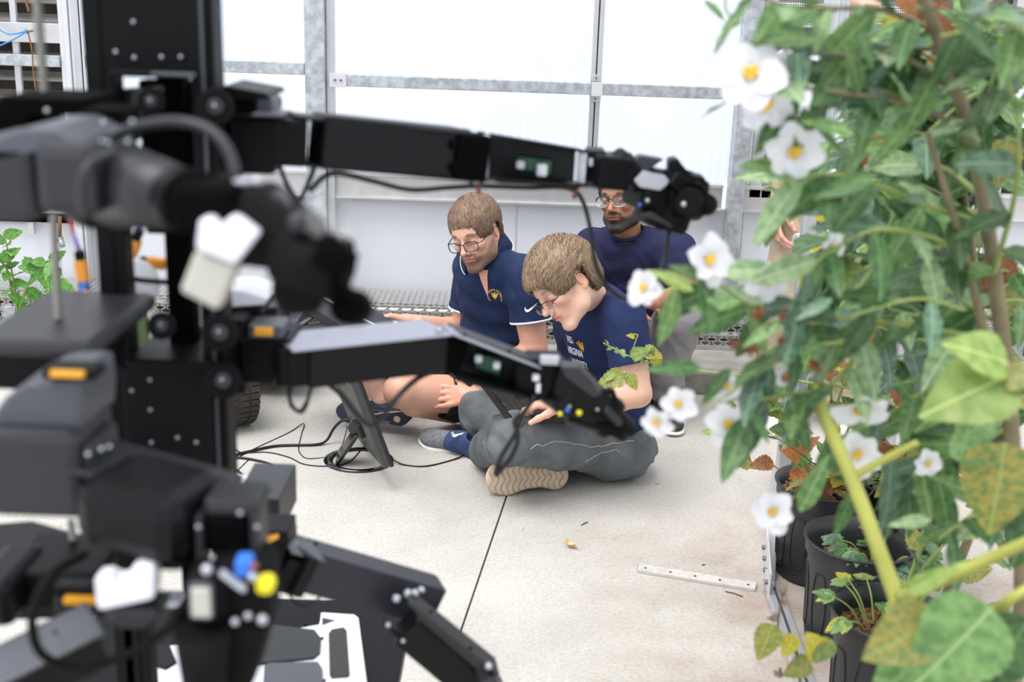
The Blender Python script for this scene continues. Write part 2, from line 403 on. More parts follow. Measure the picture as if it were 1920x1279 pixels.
# rails with end brackets
zr = wz(1000, 160); zl = wz(490, 124); RY = WY-.075
def rail(xa, xb, z, h=.052):
    global k
    mb = MB(); mb.box(((xa+xb)/2, RY, z), (xb-xa, .04, h), bev=.003); o = mb.build('trim_%d' % k, M_galv); tag(o, kind='structure'); k += 1; return o
r1 = rail(xm[2]+.03, xc-.02, zr); r2 = rail(xc+.028, xr[0]-.06, zr)
r3 = rail(-1.93, xm[0]-.006, zl)
for x, w, nb in ((xm[2]+.02, .075, 2), (xr[0]-.045, .06, 1), (xc+.004, .05, 0)):
    mb = MB(); mb.box((x, RY-.023, zr), (w, .004, .062), bev=.001)
    br = mb.build('bracket', M_aluw, r1)
    for j in range(nb):
        mb = MB(); mb.cyl((x-.012+.026*j, RY-.034, zr), (x-.012+.026*j, RY-.024, zr), .0055, 10); mb.build('bolt', M_bolt, br)
for z in (zr+.045, zr-.045):
    mb = MB(); mb.box((xc, WY-.048, z), (.05, .006, .03), bev=.001); mb.build('bracket', M_alu, r1)
    mb = MB(); mb.cyl((xc, WY-.056, z), (xc, WY-.051, z), .005, 10); mb.build('bolt', M_bolt, r1)
# ---- twin-wall polycarbonate glazing
mp_ = bpy.data.materials.new('twinwall_polycarbonate'); mp_.use_nodes = True
n = mp_.node_tree.nodes; l = mp_.node_tree.links; tc = n.new('ShaderNodeTexCoord'); n.remove(n['Principled BSDF'])
wv = n.new('ShaderNodeTexWave'); wv.bands_direction = 'X'; wv.inputs['Scale'].default_value = 7.5; wv.wave_profile = 'SIN'; l.new(tc.outputs['Object'], wv.inputs[0])
sw = ramp(wv.outputs[1], [(.80, srgb('f6f8fd')), (.93, srgb('ffffff'))])
pt = ramp(noise(1.1, 2), [(.4, (0, 0, 0, 1)), (.7, (1, 1, 1, 1))])
col = mix(pt, sw, val(*srgb('fbfdff')))
tr = n.new('ShaderNodeBsdfTranslucent'); tp = n.new('ShaderNodeBsdfTransparent'); gl = n.new('ShaderNodeBsdfGlossy'); gl.inputs['Roughness'].default_value = .3
m1 = n.new('ShaderNodeMixShader'); m1.inputs[0].default_value = .74; m2 = n.new('ShaderNodeMixShader'); m2.inputs[0].default_value = .06
l.new(col, tr.inputs[0]); l.new(col, tp.inputs[0]); l.new(tr.outputs[0], m1.inputs[1]); l.new(tp.outputs[0], m1.inputs[2])
l.new(m1.outputs[0], m2.inputs[1]); l.new(gl.outputs[0], m2.inputs[2]); l.new(m2.outputs[0], n['Material Output'].inputs[0])
for i, (xa, xb) in enumerate(((-1.93, xm[0]), (xm[2], xc-.003), (xc+.003, xr[0]))):
    mb = MB(); mb.box(((xa+xb)/2, WY+.006, (zs1+2.3)/2), (xb-xa, .008, 2.3-zs1)); tag(mb.build('window_%d' % (i+1), mp_), kind='structure')
# ---- louvred openings
M_lv = mat('louvre_blade', '8b8884', .5, .4, var=.15, vscale=9)
M_rope = mat('jute_string', '8a6238', .9, var=.2, vscale=80)
def louvre(num, xa, xb, z0, z1, zsl, wires=True):
    win = MB(); fw = .055
    for (a, b2, c, d) in ((xa-fw, xa, z0-fw, z1), (xb, xb+fw, z0-fw, z1), (xa, xb, z0-fw, z0)):
        win.box(((a+b2)/2, WY-.02, (c+d)/2), (b2-a, .05, d-c), bev=.003)
    w = win.build('window_%d' % num, M_alu); tag(w, kind='structure')
    for (sx, sz) in ((xa-.03, z0+.03), (xa+.09, z0-.03), (xa-.03, z0+.62)):
        mb = MB(); mb.cyl((sx, WY-.052, sz), (sx, WY-.045, sz), .006, 10); mb.build('bolt', M_bolt, w)
    for z in zsl:
        mb = MB(); mb.beam((xa, WY+.05, z), (xb, WY+.05, z), .06, .006, up=(0, -.6, .8)); mb.box(((xa+xb)/2, WY+.022, z-.014), (xb-xa, .004, .007))
        mb.build('blade', M_lv, w)
    # screen of fine wires
    mb = MB(); st = .0105; x = xa
    while x < xb: mb.quad([(x, WY+.10, z0), (x+.0028, WY+.10, z0), (x+.0028, WY+.10, z1), (x, WY+.10, z1)]); x += st
    z = z0
    while z < z1: mb.quad([(xa, WY+.101, z), (xb, WY+.101, z), (xb, WY+.101, z+.0028), (xa, WY+.101, z+.0028)]); z += st
    o = mb.build('wire_screen', M_dark, w); o['kind'] = 'stuff'
    return w
zb = wz(1440, 347)
sl = [zb+.008+.075*i for i in range(18)]
lr = louvre(4, wx(1425, 340), wx(1850, 340), zb, 2.3, sl)
zb2 = wz(60, 392)
ll = louvre(5, -3.2, wx(128, 100), zb2, 2.3, [zb2+.01+.085*i for i in range(15)])
# fan housings outside the louvres: dark brown panels with gaps
for nm, xa, xb, zz in (('window_6', wx(1425, 340), wx(1850, 340), ((zb-.1, zb+.27), (zb+.47, zb+.60), (zb+.83, 2.4))), ('window_7', -3.2, wx(128, 100), ((zb2-.1, 2.4),))):
    mb = MB()
    for a, b2 in zz: mb.box(((xa+xb)/2+(.2 if xa > 0 else -.2), WY+.30, (a+b2)/2), (xb-xa+.3, .02, b2-a))
    tag(mb.build(nm, M_dark), kind='structure')
# left louvre ironwork
zc = lambda y: wz(60, y)
rail(-3.2, wx(126, 110), zc(111), .05)
mb = MB(); mb.box(((-3.2+wx(126, 60))/2, WY-.06, zc(60)), (wx(126, 60)+3.2, .02, .085), bev=.003); tag(mb.build('trim_%d' % k, M_alu), kind='structure'); k += 1
for xx in (38, -60):
    mb = MB(); mb.box((wx(xx, 100), WY-.035, 1.4), (.026, .02, 1.9)); tag(mb.build('trim_%d' % k, M_alu), kind='structure'); k += 1
xw = wx(140, 100)
post(xw-.034, xw-.012, KZ, 2.3, M_aluw, .06); post(xw-.010, xw+.012, KZ, 2.3, M_aluw, .08); post(xw+.014, xw+.026, KZ, 2.3, M_aluw, .06)
post(wx(1395, 300)-.004, wx(1395, 300)+.02, KZ, 2.3, M_alu, .04, WY-.02)
mb = MB(); mb.box((-2.5, WY-.03, wz(60, 404)), (1.2, .03, .045)); tag(mb.build('trim_%d' % k, M_lv), kind='structure'); k += 1
# ---- expanded-metal duct cover along the wall
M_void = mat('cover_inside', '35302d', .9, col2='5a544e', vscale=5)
def ducts(xa, xb):
    y0, y1, z0, z1 = 5.06, WY-.02, KZ+.001, .245
    t = thing('duct_cover', ((xa+xb)/2, y0, KZ), 'low grey expanded metal cover running along the foot of the back wall', 'metal cover')
    mb = MB(); a, h = .055, .0150; w = .0060
    def dia(org, u, v, nu, nv, nn):
        for i in range(nu):
            for j in range(nv):
                c = org + u*(a*(i + .5*(j % 2))) + v*(h*j)
                for s1 in (-1, 1):
                    p, q = c - u*a/2, c + v*h*s1
                    # strand from left point to top/bottom point
                    tvec = nrm(q-p); sd = np.cross(nn, tvec)*w/2
                    mb.quad([p-sd, q-sd, q+sd, p+sd])
    X = np.array([1., 0, 0]); nu = int((xb-xa)/a)
    dia(np.array([xa, y0, z0+.015]), X, np.array([0, 0, 1.]), nu, int((z1-z0-.02)/h)+1, np.array([0, -1., 0]))
    dia(np.array([xa, y0, z1]), X, np.array([0, 1., 0]), nu, int((y1-y0)/h), np.array([0, 0, 1.]))
    o = mb.build('metal_mesh', M_mesh, t, norm=False); o['kind'] = 'stuff'
    mb = MB(); mb.box(((xa+xb)/2, y0, z0+.008), (xb-xa, .02, .016)); mb.box(((xa+xb)/2, y0+.003, z1), (xb-xa, .008, .006)); mb.build('edge_frame', M_mesh, t)
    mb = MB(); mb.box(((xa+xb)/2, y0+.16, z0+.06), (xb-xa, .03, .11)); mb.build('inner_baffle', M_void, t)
    for x in np.arange(xa+.15, xb, .5):
        mb = MB(); mb.box((x, y0-.006, z0+.045), (.05, .02, .085), bev=.003); mb.box((x, y0+.006, z0+.045), (.09, .006, .10)); mb.build('foot_block', M_galv, t)
    for z in (z0+.045, z0+.105):
        mb = MB(); mb.tube([(xa, y0+.08, z), (xb, y0+.08, z)], .017, 10); mb.build('heating_pipe', M_alu, t)
    return t
ducts(-2.9, 2.7)
# pipe stub with an elbow on the white wall at left
t = thing('water_pipe', W(113, 440, 5.36), 'rusty pipe stub with grey threaded elbow on the white wall at far left', 'pipe')
pp = [W(112, 405, 5.33), W(112, 448, 5.33), W(118, 462, 5.31)]
mb = MB(); mb.tube([pp[0], pp[1]], .0085, 10); mb.build('pipe', M_rope, t)
mb = MB(); mb.tube([pp[1], pp[1]*.4+pp[2]*.6, pp[2]], [.014, .015, .012], 12); mb.cyl(pp[1]+[0, 0, .01], pp[1]-[0, 0, .006], .016, 12); mb.build('elbow', M_galv, t)
# blue twine and jute string on the left ironwork
t = thing('blue_twine', W(50, 60, 5.30), 'thin bright blue twine tied to the grey bar at top left', 'twine')
M_blue = mat('blue_twine', '3f8fe0', .5)
mb = MB(); mb.tube(spline([W(-20, 40, 5.29), W(10, 62, 5.28), W(30, 63, 5.28), W(50, 58, 5.28)], 6), .0035, 6)
mb.tube(spline([W(50, 59, 5.28), W(25, 74, 5.27), W(-15, 92, 5.27)], 5), .0035, 6); mb.tube([W(48, 55, 5.28), W(53, 63, 5.275)], .006, 6); mb.build('twine', M_blue, t)
t = thing('jute_string', W(60, 60, 5.30), 'frayed brown string hanging from the knot of the blue twine', 'string')
mb = MB(); mb.tube(spline([W(52, 59, 5.27), W(60, 95, 5.27), W(63, 140, 5.27), W(68, 178, 5.27), W(66, 215, 5.27)], 6), .0032, 6)
mb.tube([W(50, 59, 5.27), W(62, 58, 5.27)], .005, 6); mb.build('strand', M_rope, t)
mb = MB(); mb.tube(spline([W(48, -20, 5.27), W(50, 5, 5.27), W(54, 22, 5.27)], 6), .0055, 6); o = mb.build('string_end', M_rope, origin=W(50, 0, 5.27)); tag(o, 'short frayed brown string end hanging in from the top left edge', 'string')
# ================================================================== PEOPLE
def S3(a, b, c): return nrm(a*RT + b*UP + c*FW)      # direction given as right / up / away as seen by the photographer
M_skin = mat('skin', 'ffffff', .48, attr='Col', var=.03, vscale=60, bump=.06, bscale=500)
M_skin.node_tree.nodes['Principled BSDF'].inputs['Subsurface Weight'].default_value = .12
M_skin.node_tree.nodes['Principled BSDF'].inputs['Subsurface Scale'].default_value = .01
M_eye = mat('eyeball', 'ffffff', .12, attr='Col')
M_frame = mat('glasses_frame', '15161a', .25, coat=.3)
M_clearf = mat('clear_rim', 'b9bcc0', .2, .6)
M_lens = bpy.data.materials.new('spectacle_lens'); M_lens.use_nodes = True
_n = M_lens.node_tree.nodes; _l = M_lens.node_tree.links; _n.remove(_n['Principled BSDF'])
_a = _n.new('ShaderNodeBsdfTransparent'); _g = _n.new('ShaderNodeBsdfGlossy'); _g.inputs['Roughness'].default_value = .03
_m = _n.new('ShaderNodeMixShader'); _m.inputs[0].default_value = .10
_l.new(_a.outputs[0], _m.inputs[1]); _l.new(_g.outputs[0], _m.inputs[2]); _l.new(_m.outputs[0], _n['Material Output'].inputs[0])
def cloth(name, c, b=.12, bs=40, sheen=.0, rough=.85, var=.05, stretch=None, vscale=30):
    return mat(name, c, rough, bump=b, bscale=bs, sheen=sheen, var=var, vscale=vscale, stretch=stretch, spec=.25)
M_polo = cloth('navy_polo_knit', '1a2a4c', .4, 12, rough=.7)
M_teen = cloth('navy_cotton', '202c52', .5, 14)
M_tee3 = cloth('faded_navy_cotton', '262949', .6, 12)
M_jean = cloth('grey_denim', '63676a', .85, 15, var=.22, vscale=11)
M_pant = cloth('grey_twill', '8a8788', .8, 13, var=.07, vscale=12)
M_khaki = cloth('khaki_twill', 'b5a68e', .7, 13, var=.05)
M_short = cloth('black_shorts', '212226', .1, 30)
M_tee4 = cloth('white_cotton', 'e6e7ee', .6, 14, var=.02)
M_wtrim = mat('white_trim', 'eceef2', .7); M_gold = mat('gold_print', 'e0b23a', .6); M_wprint = mat('white_print', 'f0f1f4', .6)
M_tan = mat('tan_rubber', 'ccb69e', .7, var=.06, vscale=50); M_black = mat('black_rubber', '18191b', .6)
M_wool = mat('grey_marl_knit', '3a3b42', .9, col2='9698a0', vscale=420, detail=2)
M_navyk = mat('navy_knit', '33446c', .85, var=.2, vscale=200)
M_soled = mat('dark_navy_sole', '252d3e', .6, var=.1, vscale=60)
M_brown = mat('brown_canvas', '35302e', .85, var=.1, vscale=80)
M_wsole = mat('white_midsole', 'e9e9e6', .6)

def headM(c, fwd, left, sc=1.05):
    x = nrm(fwd); y = np.array(left, float); y = nrm(y-x*np.dot(x, y)); z = np.cross(x, y)
    M = np.eye(4); M[:3, 0] = x*sc; M[:3, 1] = y*sc; M[:3, 2] = z*sc; M[:3, 3] = c; return M
def tf(M, V): return np.asarray(V) @ M[:3, :3].T + M[:3, 3]
def head_mesh(M, skin, beard=0., beardcol=(.10, .06, .04), browcol=(.14, .09, .06), gaze_down=1., jaw=1., neckp=None):
    s = Sdf((-.135, -.11, -.19), (.15, .11, .14), .0021)
    s.ell((-.012, 0, .035), (.096, .074, .084), k=.0)
    s.ell((.022, 0, -.02), (.066, .060, .088), k=.03)
    for e in (-1, 1):
        s.chain([(.0, .050*e*jaw, -.038), (.025, .047*e*jaw, -.072), (.076, .016*e, -.106)], [.020, .019, .014], k=.028)
        s.ell((.070, .040*e, -.020), (.022, .020, .018), k=.02)
        s.cap((.086, .040*e, .020), (.094, .012*e, .021), .0075, .0085, k=.014)
    s.ell((.080, 0, -.104), (.016, .019, .014), k=.02); s.ell((.074, 0, .045), (.028, .046, .036), k=.025)
    s.ell((.082, 0, -.058), (.019, .029, .028), k=.018)
    s.cap((.094, 0, .018), (.117, 0, -.027), .0072, .0096, k=.011); s.ell((.121, 0, -.031), (.0105, .0105, .009), k=.006)
    for e in (-1, 1):
        s.ell((.105, .0115*e, -.036), (.010, .0065, .0072), k=.005)
        s.ell((.104, .033*e, .000), (.017, .019, .0125), k=.012, op='sub')
    for e in (-1, 1):
        s.ell((.083, .032*e, .001), (.0138, .0150, .0138), k=.004)
        zc = .0005 - .0065*gaze_down
        s.ell((.0995, .032*e, zc), (.008, .0125, .0035 if gaze_down < .7 else .0016), k=.0015, op='sub')
        s.ell((.112, .0065*e, -.042), (.006, .0032, .0028), k=.001, op='sub')
    s.ell((.0985, 0, -.0580), (.0075, .021, .0052), k=.004); s.ell((.0970, 0, -.0685), (.0078, .018, .0062), k=.004)
    s.ell((.1055, 0, -.0630), (.006, .023, .0012), k=.0015, op='sub')
    s.ell((.106, 0, -.0475), (.0035, .003, .006), k=.003, op='sub')
    for e in (-1, 1):
        a = np.array([[.92, .28*e, -.30], [-.3*e, .95, 0], [.28, .1*e, .95]]); a = np.array([nrm(v) for v in a])
        s.ell((-.010, .074*e, -.006), (.019, .0075, .032), a, k=.006); s.ell((-.006, .082*e, -.003), (.0105, .006, .021), a, k=.003, op='sub')
        s.ell((-.004, .0735*e, -.033), (.009, .0055, .008), k=.004)
    e_ = np.array([-.045, 0, -.155]) if neckp is None else (np.linalg.inv(M) @ np.array([*neckp, 1.]))[:3]
    b_ = np.array([-.026, 0, -.05]); e_ = b_ + nrm(e_-b_)*min(.10, np.linalg.norm(e_-b_)); s.cap(b_, e_, .050, .051, k=.03)
    V, Q = s.mesh(1)
    x, y, z = V.T; C = np.tile(np.array(skin), (len(V), 1)); red = np.array(skin)*np.array([1.0, .62, .55])
    def blend(m, c): C[:] = C*(1-m[:, None]) + np.array(c)*m[:, None]
    g = lambda cx, cy, cz, rx, ry, rz: np.exp(-(((x-cx)/rx)**2 + ((np.abs(y)-cy)/ry)**2 + ((z-cz)/rz)**2))
    blend(.35*g(.085, .045, -.030, .03, .02, .02), red); blend(.4*g(.12, 0, -.03, .02, .014, .014), red)
    blend(.6*g(-.01, .082, -.005, .03, .012, .035), red)
    ns = .5+.5*np.sin(x*900+2*np.sin(y*700))*np.sin(z*800+2*np.sin(x*600))*np.sin(y*850+z*300)
    if beard:
        face = np.clip((x-.0)*60, 0, 1)
        lo = np.clip((-.040-z+np.clip(.055-x, 0, 1)*.75)*70, 0, 1)
        jawm = face*lo*np.clip((z+.135)*60, 0, 1)
        ch = 1-np.clip(g(.075, .040, -.045, .035, .017, .017)*1.6, 0, 1)
        must = g(.102, .014, -.0495, .02, .018, .0062)
        dens = np.clip(jawm*ch*(.55+.7*np.clip((.03+x)*9-.0, 0, 1)) + must*1.1, 0, 1)*beard
        blend(np.clip(dens*(.85+.35*ns), 0, .985), beardcol)
    br = np.clip(1.7*np.exp(-((z-.0235-.0035*np.cos((np.abs(y)-.03)*90))/.0048)**2 - ((np.abs(y)-.034)/.0155)**4)*np.clip((x-.06)*90, 0, 1), 0, .93)
    blend(br*(.85+.15*ns), browcol)
    lipm = np.clip(1.5*np.exp(-((z+.0628)/.0105)**4-(y/.0225)**4)*np.clip((x-.088)*200, 0, 1), 0, .8); blend(lipm, np.array(skin)*np.array([.86, .50, .48]))
    blend(np.clip(1.4*np.exp(-((z+.063)/.0013)**2-(y/.022)**4)*np.clip((x-.088)*200, 0, 1), 0, .85), np.array(skin)*.25)
    blend(.5*np.clip(g(.097, .032, -.002, .02, .017, .007), 0, 1), np.array(skin)*np.array([.75, .6, .58]))
    blend(np.clip(1.3*np.exp(-((z+.0035+.004*gaze_down)/.0017)**2-((np.abs(y)-.032)/.014)**4)*np.clip((x-.08)*200, 0, 1), 0, .8), (.05, .035, .03))
    blend(np.clip(g(.111, .0065, -.042, .006, .0035, .003)*1.2, 0, .8), np.array(skin)*.2)
    return tf(M, V), Q, C
def ico(r, c, sub=3):
    bm = bmesh.new(); bmesh.ops.create_icosphere(bm, subdivisions=sub, radius=r); bm.verts.ensure_lookup_table()
    V = np.array([v.co[:] for v in bm.verts]) + np.array(c); Fc = np.array([[v.index for v in f.verts] for f in bm.faces]); bm.free(); return V, Fc
def eyes(par, M, gaze_down=1., iris=(.12, .07, .04)):
    for e in (-1, 1):
        c = np.array([.083, .032*e, .001]); V, Fc = ico(.0128, c); d = nrm((1, .0, -.55*gaze_down-.05)); t = ((V-c)/.0128) @ d
        C = np.tile((.80, .78, .76), (len(V), 1)); C[t > .87] = iris; C[t > .97] = (.01, .01, .01)
        pymesh('eye', tf(M, V), Fc, M_eye, par, cols=C)
def glasses(par, M, rim=M_frame, dx=0., dz=0., hw=.0265, hh=.0190, r=.0017, ex=3.2, low=None, tilt=0.):
    g = None; L = []
    def P(y, z): return (.1165 + dx - 2.2*abs(y)**2*1.2 - tilt*z, y, z+dz)
    mb = MB(); mb2 = MB()
    for e in (-1, 1):
        pts = []
        for i in range(33):
            t = 2*math.pi*i/32; c, s_ = math.cos(t), math.sin(t)
            pts.append(P(.0345*e + hw*abs(c)**(2/ex)*np.sign(c), -.002 + hh*abs(s_)**(2/ex)*np.sign(s_)*(1 if s_ > 0 else .95)))
        P3 = tf(M, pts)
        if low is None: mb.tube(P3, r, 8, cap=False)
        else:
            mb.tube(P3[0:17], r, 8); mb2.tube(P3[16:33], r*.8, 8)
        L.append(P3[:-1])
        o = [(.100+dx, (.0345+hw)*e, .006+dz), (.090+dx, .0705*e, .007+dz), (.05, .0765*e, .010+dz*.6), (-.002, .0795*e, .015), (-.02, .078*e, .006), (-.03, .075*e, -.010)]
        o[0] = P((.0345+hw)*e, .006); mb.tube(tf(M, o), [r, r*1.15, r, r, r*.9, r*.8], 8)
    mb.tube(tf(M, [P(-.010, .004), P(-.004, .0085), P(.004, .0085), P(.010, .004)]), r, 8)
    g = mb.build('eyeglasses', rim, par)
    if low is not None: mb2.build('lower_rim', low, g)
    for pts in L:
        mb = MB(); mb.quad(pts[::2]); mb.build('lens', M_lens, g)
    return g
def hair(par, M, col, col2, n=5000, length=.045, lift=.012, thick=.010, style='short', face=(.088, 0, -.012), fr=(.052, .078, .078), name='hair', seed=1, wave=0., ear=.030, burn=.0, nape=-.058):
    rg = np.random.default_rng(seed)
    c0 = np.array([-.012, 0, .035]); R0 = np.array([.096, .074, .084]); c2 = np.array([-.040, 0, -.012]); R2 = np.array([.062, .066, .066])
    zb = lambda x: np.where(x > .012, burn, np.where(x > -.022, ear, np.where(x > -.034, ear+(x+.022)/.012*(ear-nape), nape)))
    s = Sdf((-.135, -.11, -.13), (.15, .11, .16), .003); tk = thick*.72
    s.ell(c0, R0+tk*np.array([1, .8, 1]), k=0); s.ell(c2, R2+tk*.7, k=.03)
    s.ell(face, fr, k=.006, op='sub')
    for e in (-1, 1):
        s.ell((-.006, .080*e, -.004), (.026, .020, .037), k=.004, op='sub'); s.box((.05, .08*e, burn-.05), (.042, .05, .05), rad=.008, k=.004, op='sub')
    s.cut((-.02, 0, nape), (.35, 0, -1), k=.006)
    V, Q = s.mesh(2); C = np.tile(np.array(col)*.6, (len(V), 1)); root = pymesh(name, tf(M, V), Q, M_hair, par, cols=C)
    def surf(u):
        u = u/np.linalg.norm(u, axis=1)[:, None]; t1 = 1/np.linalg.norm(u/R0, axis=1)
        o = (c0-c2)/R2; d = u/R2; A = (d*d).sum(1); B = (d*o).sum(1); Cq = (o*o).sum()-1; t2 = (-B+np.sqrt(np.maximum(B*B-A*Cq, 0)))/A
        return c0 + u*np.maximum(t1, t2)[:, None]
    U = rg.normal(size=(n*5, 3)); P = surf(U/np.linalg.norm(U, axis=1)[:, None]*R0)
    x, y, z = P.T
    inface = (((P-np.array(face))/np.array(fr))**2).sum(1) < 1.03
    P = P[~(inface | (z < zb(x)+.004))][:n]; n = len(P)
    K = 8; pts = np.zeros((n, K, 3)); cur = P.copy(); front = np.clip((P[:, 0]-.02)/.05, 0, 1)*np.clip((P[:, 2]-.06)/.03, 0, 1); ln = length*rg.uniform(.65, 1.1, n)*(1+.25*front)
    if style == 'up': ln *= (1-.45*np.clip((.07-P[:, 2])/.06, 0, 1))
    crown = np.array([-.070, .012, .100]); alive = np.ones(n, bool)
    nz = lambda p, f, ph: np.sin(p[:, 0]*f+ph)*np.cos(p[:, 1]*f*1.3+ph*2)+np.sin(p[:, 2]*f*1.1+ph*3)
    jit = rg.normal(size=(n, 3))*.10 + np.stack([nz(P, 60, 1), nz(P, 75, 2), nz(P, 66, 3)], 1)*.17
    for k_ in range(K):
        nn = (cur-c0)/R0**2; nn /= np.linalg.norm(nn, axis=1)[:, None]
        sf = k_/(K-1); top = .35+.65*np.clip((P[:, 2]-.0)/.09, 0, 1)
        h = thick*(.55+.25*top)*(1 if style != 'short' else .6) + lift*math.sin(math.pi*(.12+.78*sf))*top*rg.uniform(.7, 1.3, n)
        pts[:, k_] = cur + nn*h[:, None] + (np.array([.022, 0, -.004])*(front*sf**1.3)[:, None] if style == 'fringe' else 0)
        fl = cur-crown; fl[:, 2] -= .06*np.clip((.06-cur[:, 2])/.05, 0, 2)
        if style == 'fringe': fl[:, 0] += .05*np.clip(cur[:, 2]/.06, 0, 1); fl[:, 1] += .02
        if style == 'up': fl[:, 0] += .05; fl[:, 1] += .05*np.clip(cur[:, 2]/.09, 0, 1)
        fl = fl/(np.linalg.norm(fl, axis=1)[:, None]+1e-9) + jit; fl = fl - nn*(fl*nn).sum(1)[:, None]; fl /= np.linalg.norm(fl, axis=1)[:, None]+1e-9
        d = fl + wave*np.sin(sf*8+P[:, :1]*70)*np.cross(nn, fl); nx = surf(cur + d*(ln/(K-1))[:, None] - c0)
        infc = ((((nx-np.array(face))/np.array(fr))**2).sum(1) < (.80 if style == 'fringe' else .86)); alive &= ~((nx[:, 2] < zb(nx[:, 0])-.004) | infc); cur = np.where(alive[:, None], nx, cur)
    ci = rg.integers(0, n, n//14); cp = P[ci]; near = np.empty(n, int)
    for a in range(0, n, 1000): near[a:a+1000] = np.argmin(((P[a:a+1000, None]-cp[None])**2).sum(2), 1)
    tgt = pts[ci[near]]; w = (np.linspace(0, 1, K)**1.2*.55)[None, :, None]; pts = pts*(1-w) + (tgt+(P-cp[near])[:, None]*.5)*w
    wd_ = .00135*np.array([.8, 1, 1, 1, .9, .75, .5, .1])
    T = np.gradient(pts, axis=1); T /= np.linalg.norm(T, axis=2)[:, :, None]+1e-9; Nn = (pts-c0)/R0; Nu = Nn/np.linalg.norm(Nn, axis=2)[:, :, None]
    Sd = np.cross(T, Nu); Sd /= np.linalg.norm(Sd, axis=2)[:, :, None]+1e-9
    A = pts - Sd*wd_[None, :, None]; B = pts + Sd*wd_[None, :, None]; Cc = pts + Nu*.0008
    V = np.concatenate([A.reshape(-1, 3), Cc.reshape(-1, 3), B.reshape(-1, 3)]); m = n*K
    i0 = (np.arange(n)[:, None]*K + np.arange(K-1)[None]).ravel()
    Q = np.concatenate([np.stack([i0, i0+1, i0+1+m, i0+m], 1), np.stack([i0+m, i0+m+1, i0+1+2*m, i0+2*m], 1)])
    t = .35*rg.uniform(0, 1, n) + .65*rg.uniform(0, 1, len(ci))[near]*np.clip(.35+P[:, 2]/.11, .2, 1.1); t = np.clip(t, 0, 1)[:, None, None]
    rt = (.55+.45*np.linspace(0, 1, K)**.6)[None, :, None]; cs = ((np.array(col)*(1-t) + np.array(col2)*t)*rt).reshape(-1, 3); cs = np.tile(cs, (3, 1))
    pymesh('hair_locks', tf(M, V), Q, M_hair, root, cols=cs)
    return root
M_hair = mat('hair', 'ffffff', .42, attr='Col', var=.12, vscale=300)
def hand_sdf(s, wr, fd, pn, side=1, curl=(.3, .35, .4, .45), spread=.10, sc=1., thumb=.5, r=.0082):
    fd = nrm(fd); pn = np.array(pn, float); pn = nrm(pn-fd*np.dot(pn, fd)); sd = np.cross(fd, pn)*side; wr = np.array(wr, float)
    kn = [wr + fd*(.086-.006*abs(i-1))*sc + sd*(.031-.0205*i)*sc for i in range(4)]
    for i in range(4): s.chain([wr+fd*.010*sc+sd*(.014-.009*i)*sc, kn[i]], [.0155*sc, .0105*sc], k=.012)
    s.cap(wr-fd*.03, wr+fd*.02, .025*sc, .021*sc, k=.015)
    Ls = [(.040, .025, .020), (.044, .028, .021), (.041, .026, .020), (.032, .020, .018)]
    for i in range(4):
        a = kn[i]; d = nrm(fd + sd*(1.5-i)*spread); ang = 0; pts = [a]; rs = [.0098*sc]
        for j, L in enumerate(Ls[i]):
            ang += curl[i]*(1.0, 1.15, .75)[j]; q = d*math.cos(ang) + pn*math.sin(ang); pts.append(pts[-1]+q*L*sc); rs.append((r-.0008*j - (.0012 if i == 3 else 0))*sc)
        s.chain(pts, rs, k=.0035)
    t0 = wr + fd*.022*sc + sd*.022*sc + pn*.006; t1 = t0 + nrm(fd*.55+sd*.75+pn*.35)*.042*sc; t2 = t1 + nrm(fd*.85+sd*.35+pn*thumb)*.032*sc; t3 = t2 + nrm(fd*.95+sd*.1+pn*thumb*1.3)*.026*sc
    s.chain([t0, t1, t2, t3], [.0155*sc, .0118*sc, .0098*sc, .0082*sc], k=.008)
def hand(wr, fd, pn, **kw):
    wr = np.array(wr); s = Sdf(wr-.2, wr+.2, .0022); fd = nrm(fd); c = wr+fd*.08
    s = Sdf(c-.135, c+.135, .0022); hand_sdf(s, wr, fd, pn, **kw)
    return s.mesh(1)
def radcol(V, skin):
    x, y, z = V.T; t = .5+.5*np.sin(x*31+2*np.sin(z*23))*np.sin(y*27+z*19); C = np.tile(np.array(skin), (len(V), 1)); C *= (1+.0*t[:, None]); C[:, 1] *= (1-.06*t); C[:, 2] *= (1-.08*t); return C
def flat(s, a, b, ra, rb, k=.02, hollow=0., squash=None):
    """sleeve or trouser leg: round at a, cut flat and hollow at b"""
    a = np.array(a, float); b = np.array(b, float); R = max(ra, rb)+k+3*s.h; sl, g = s._sub(np.minimum(a, b)-R, np.maximum(a, b)+R)
    if sl is None: return
    X, Y, Z = np.meshgrid(*g, indexing='ij', sparse=True); ba = b-a; L = np.linalg.norm(ba); u = ba/L
    t = (X-a[0])*u[0]+(Y-a[1])*u[1]+(Z-a[2])*u[2]; tc_ = np.clip(t, 0, L)
    rad = np.sqrt((X-a[0]-u[0]*tc_)**2+(Y-a[1]-u[1]*tc_)**2+(Z-a[2]-u[2]*tc_)**2)-(ra+(rb-ra)*tc_/L)
    s._put(sl, np.maximum(rad, t-L), k, 'add')
    if hollow: s.post = getattr(s, 'post', []) + [(sl, a, u, L, rb, hollow)]
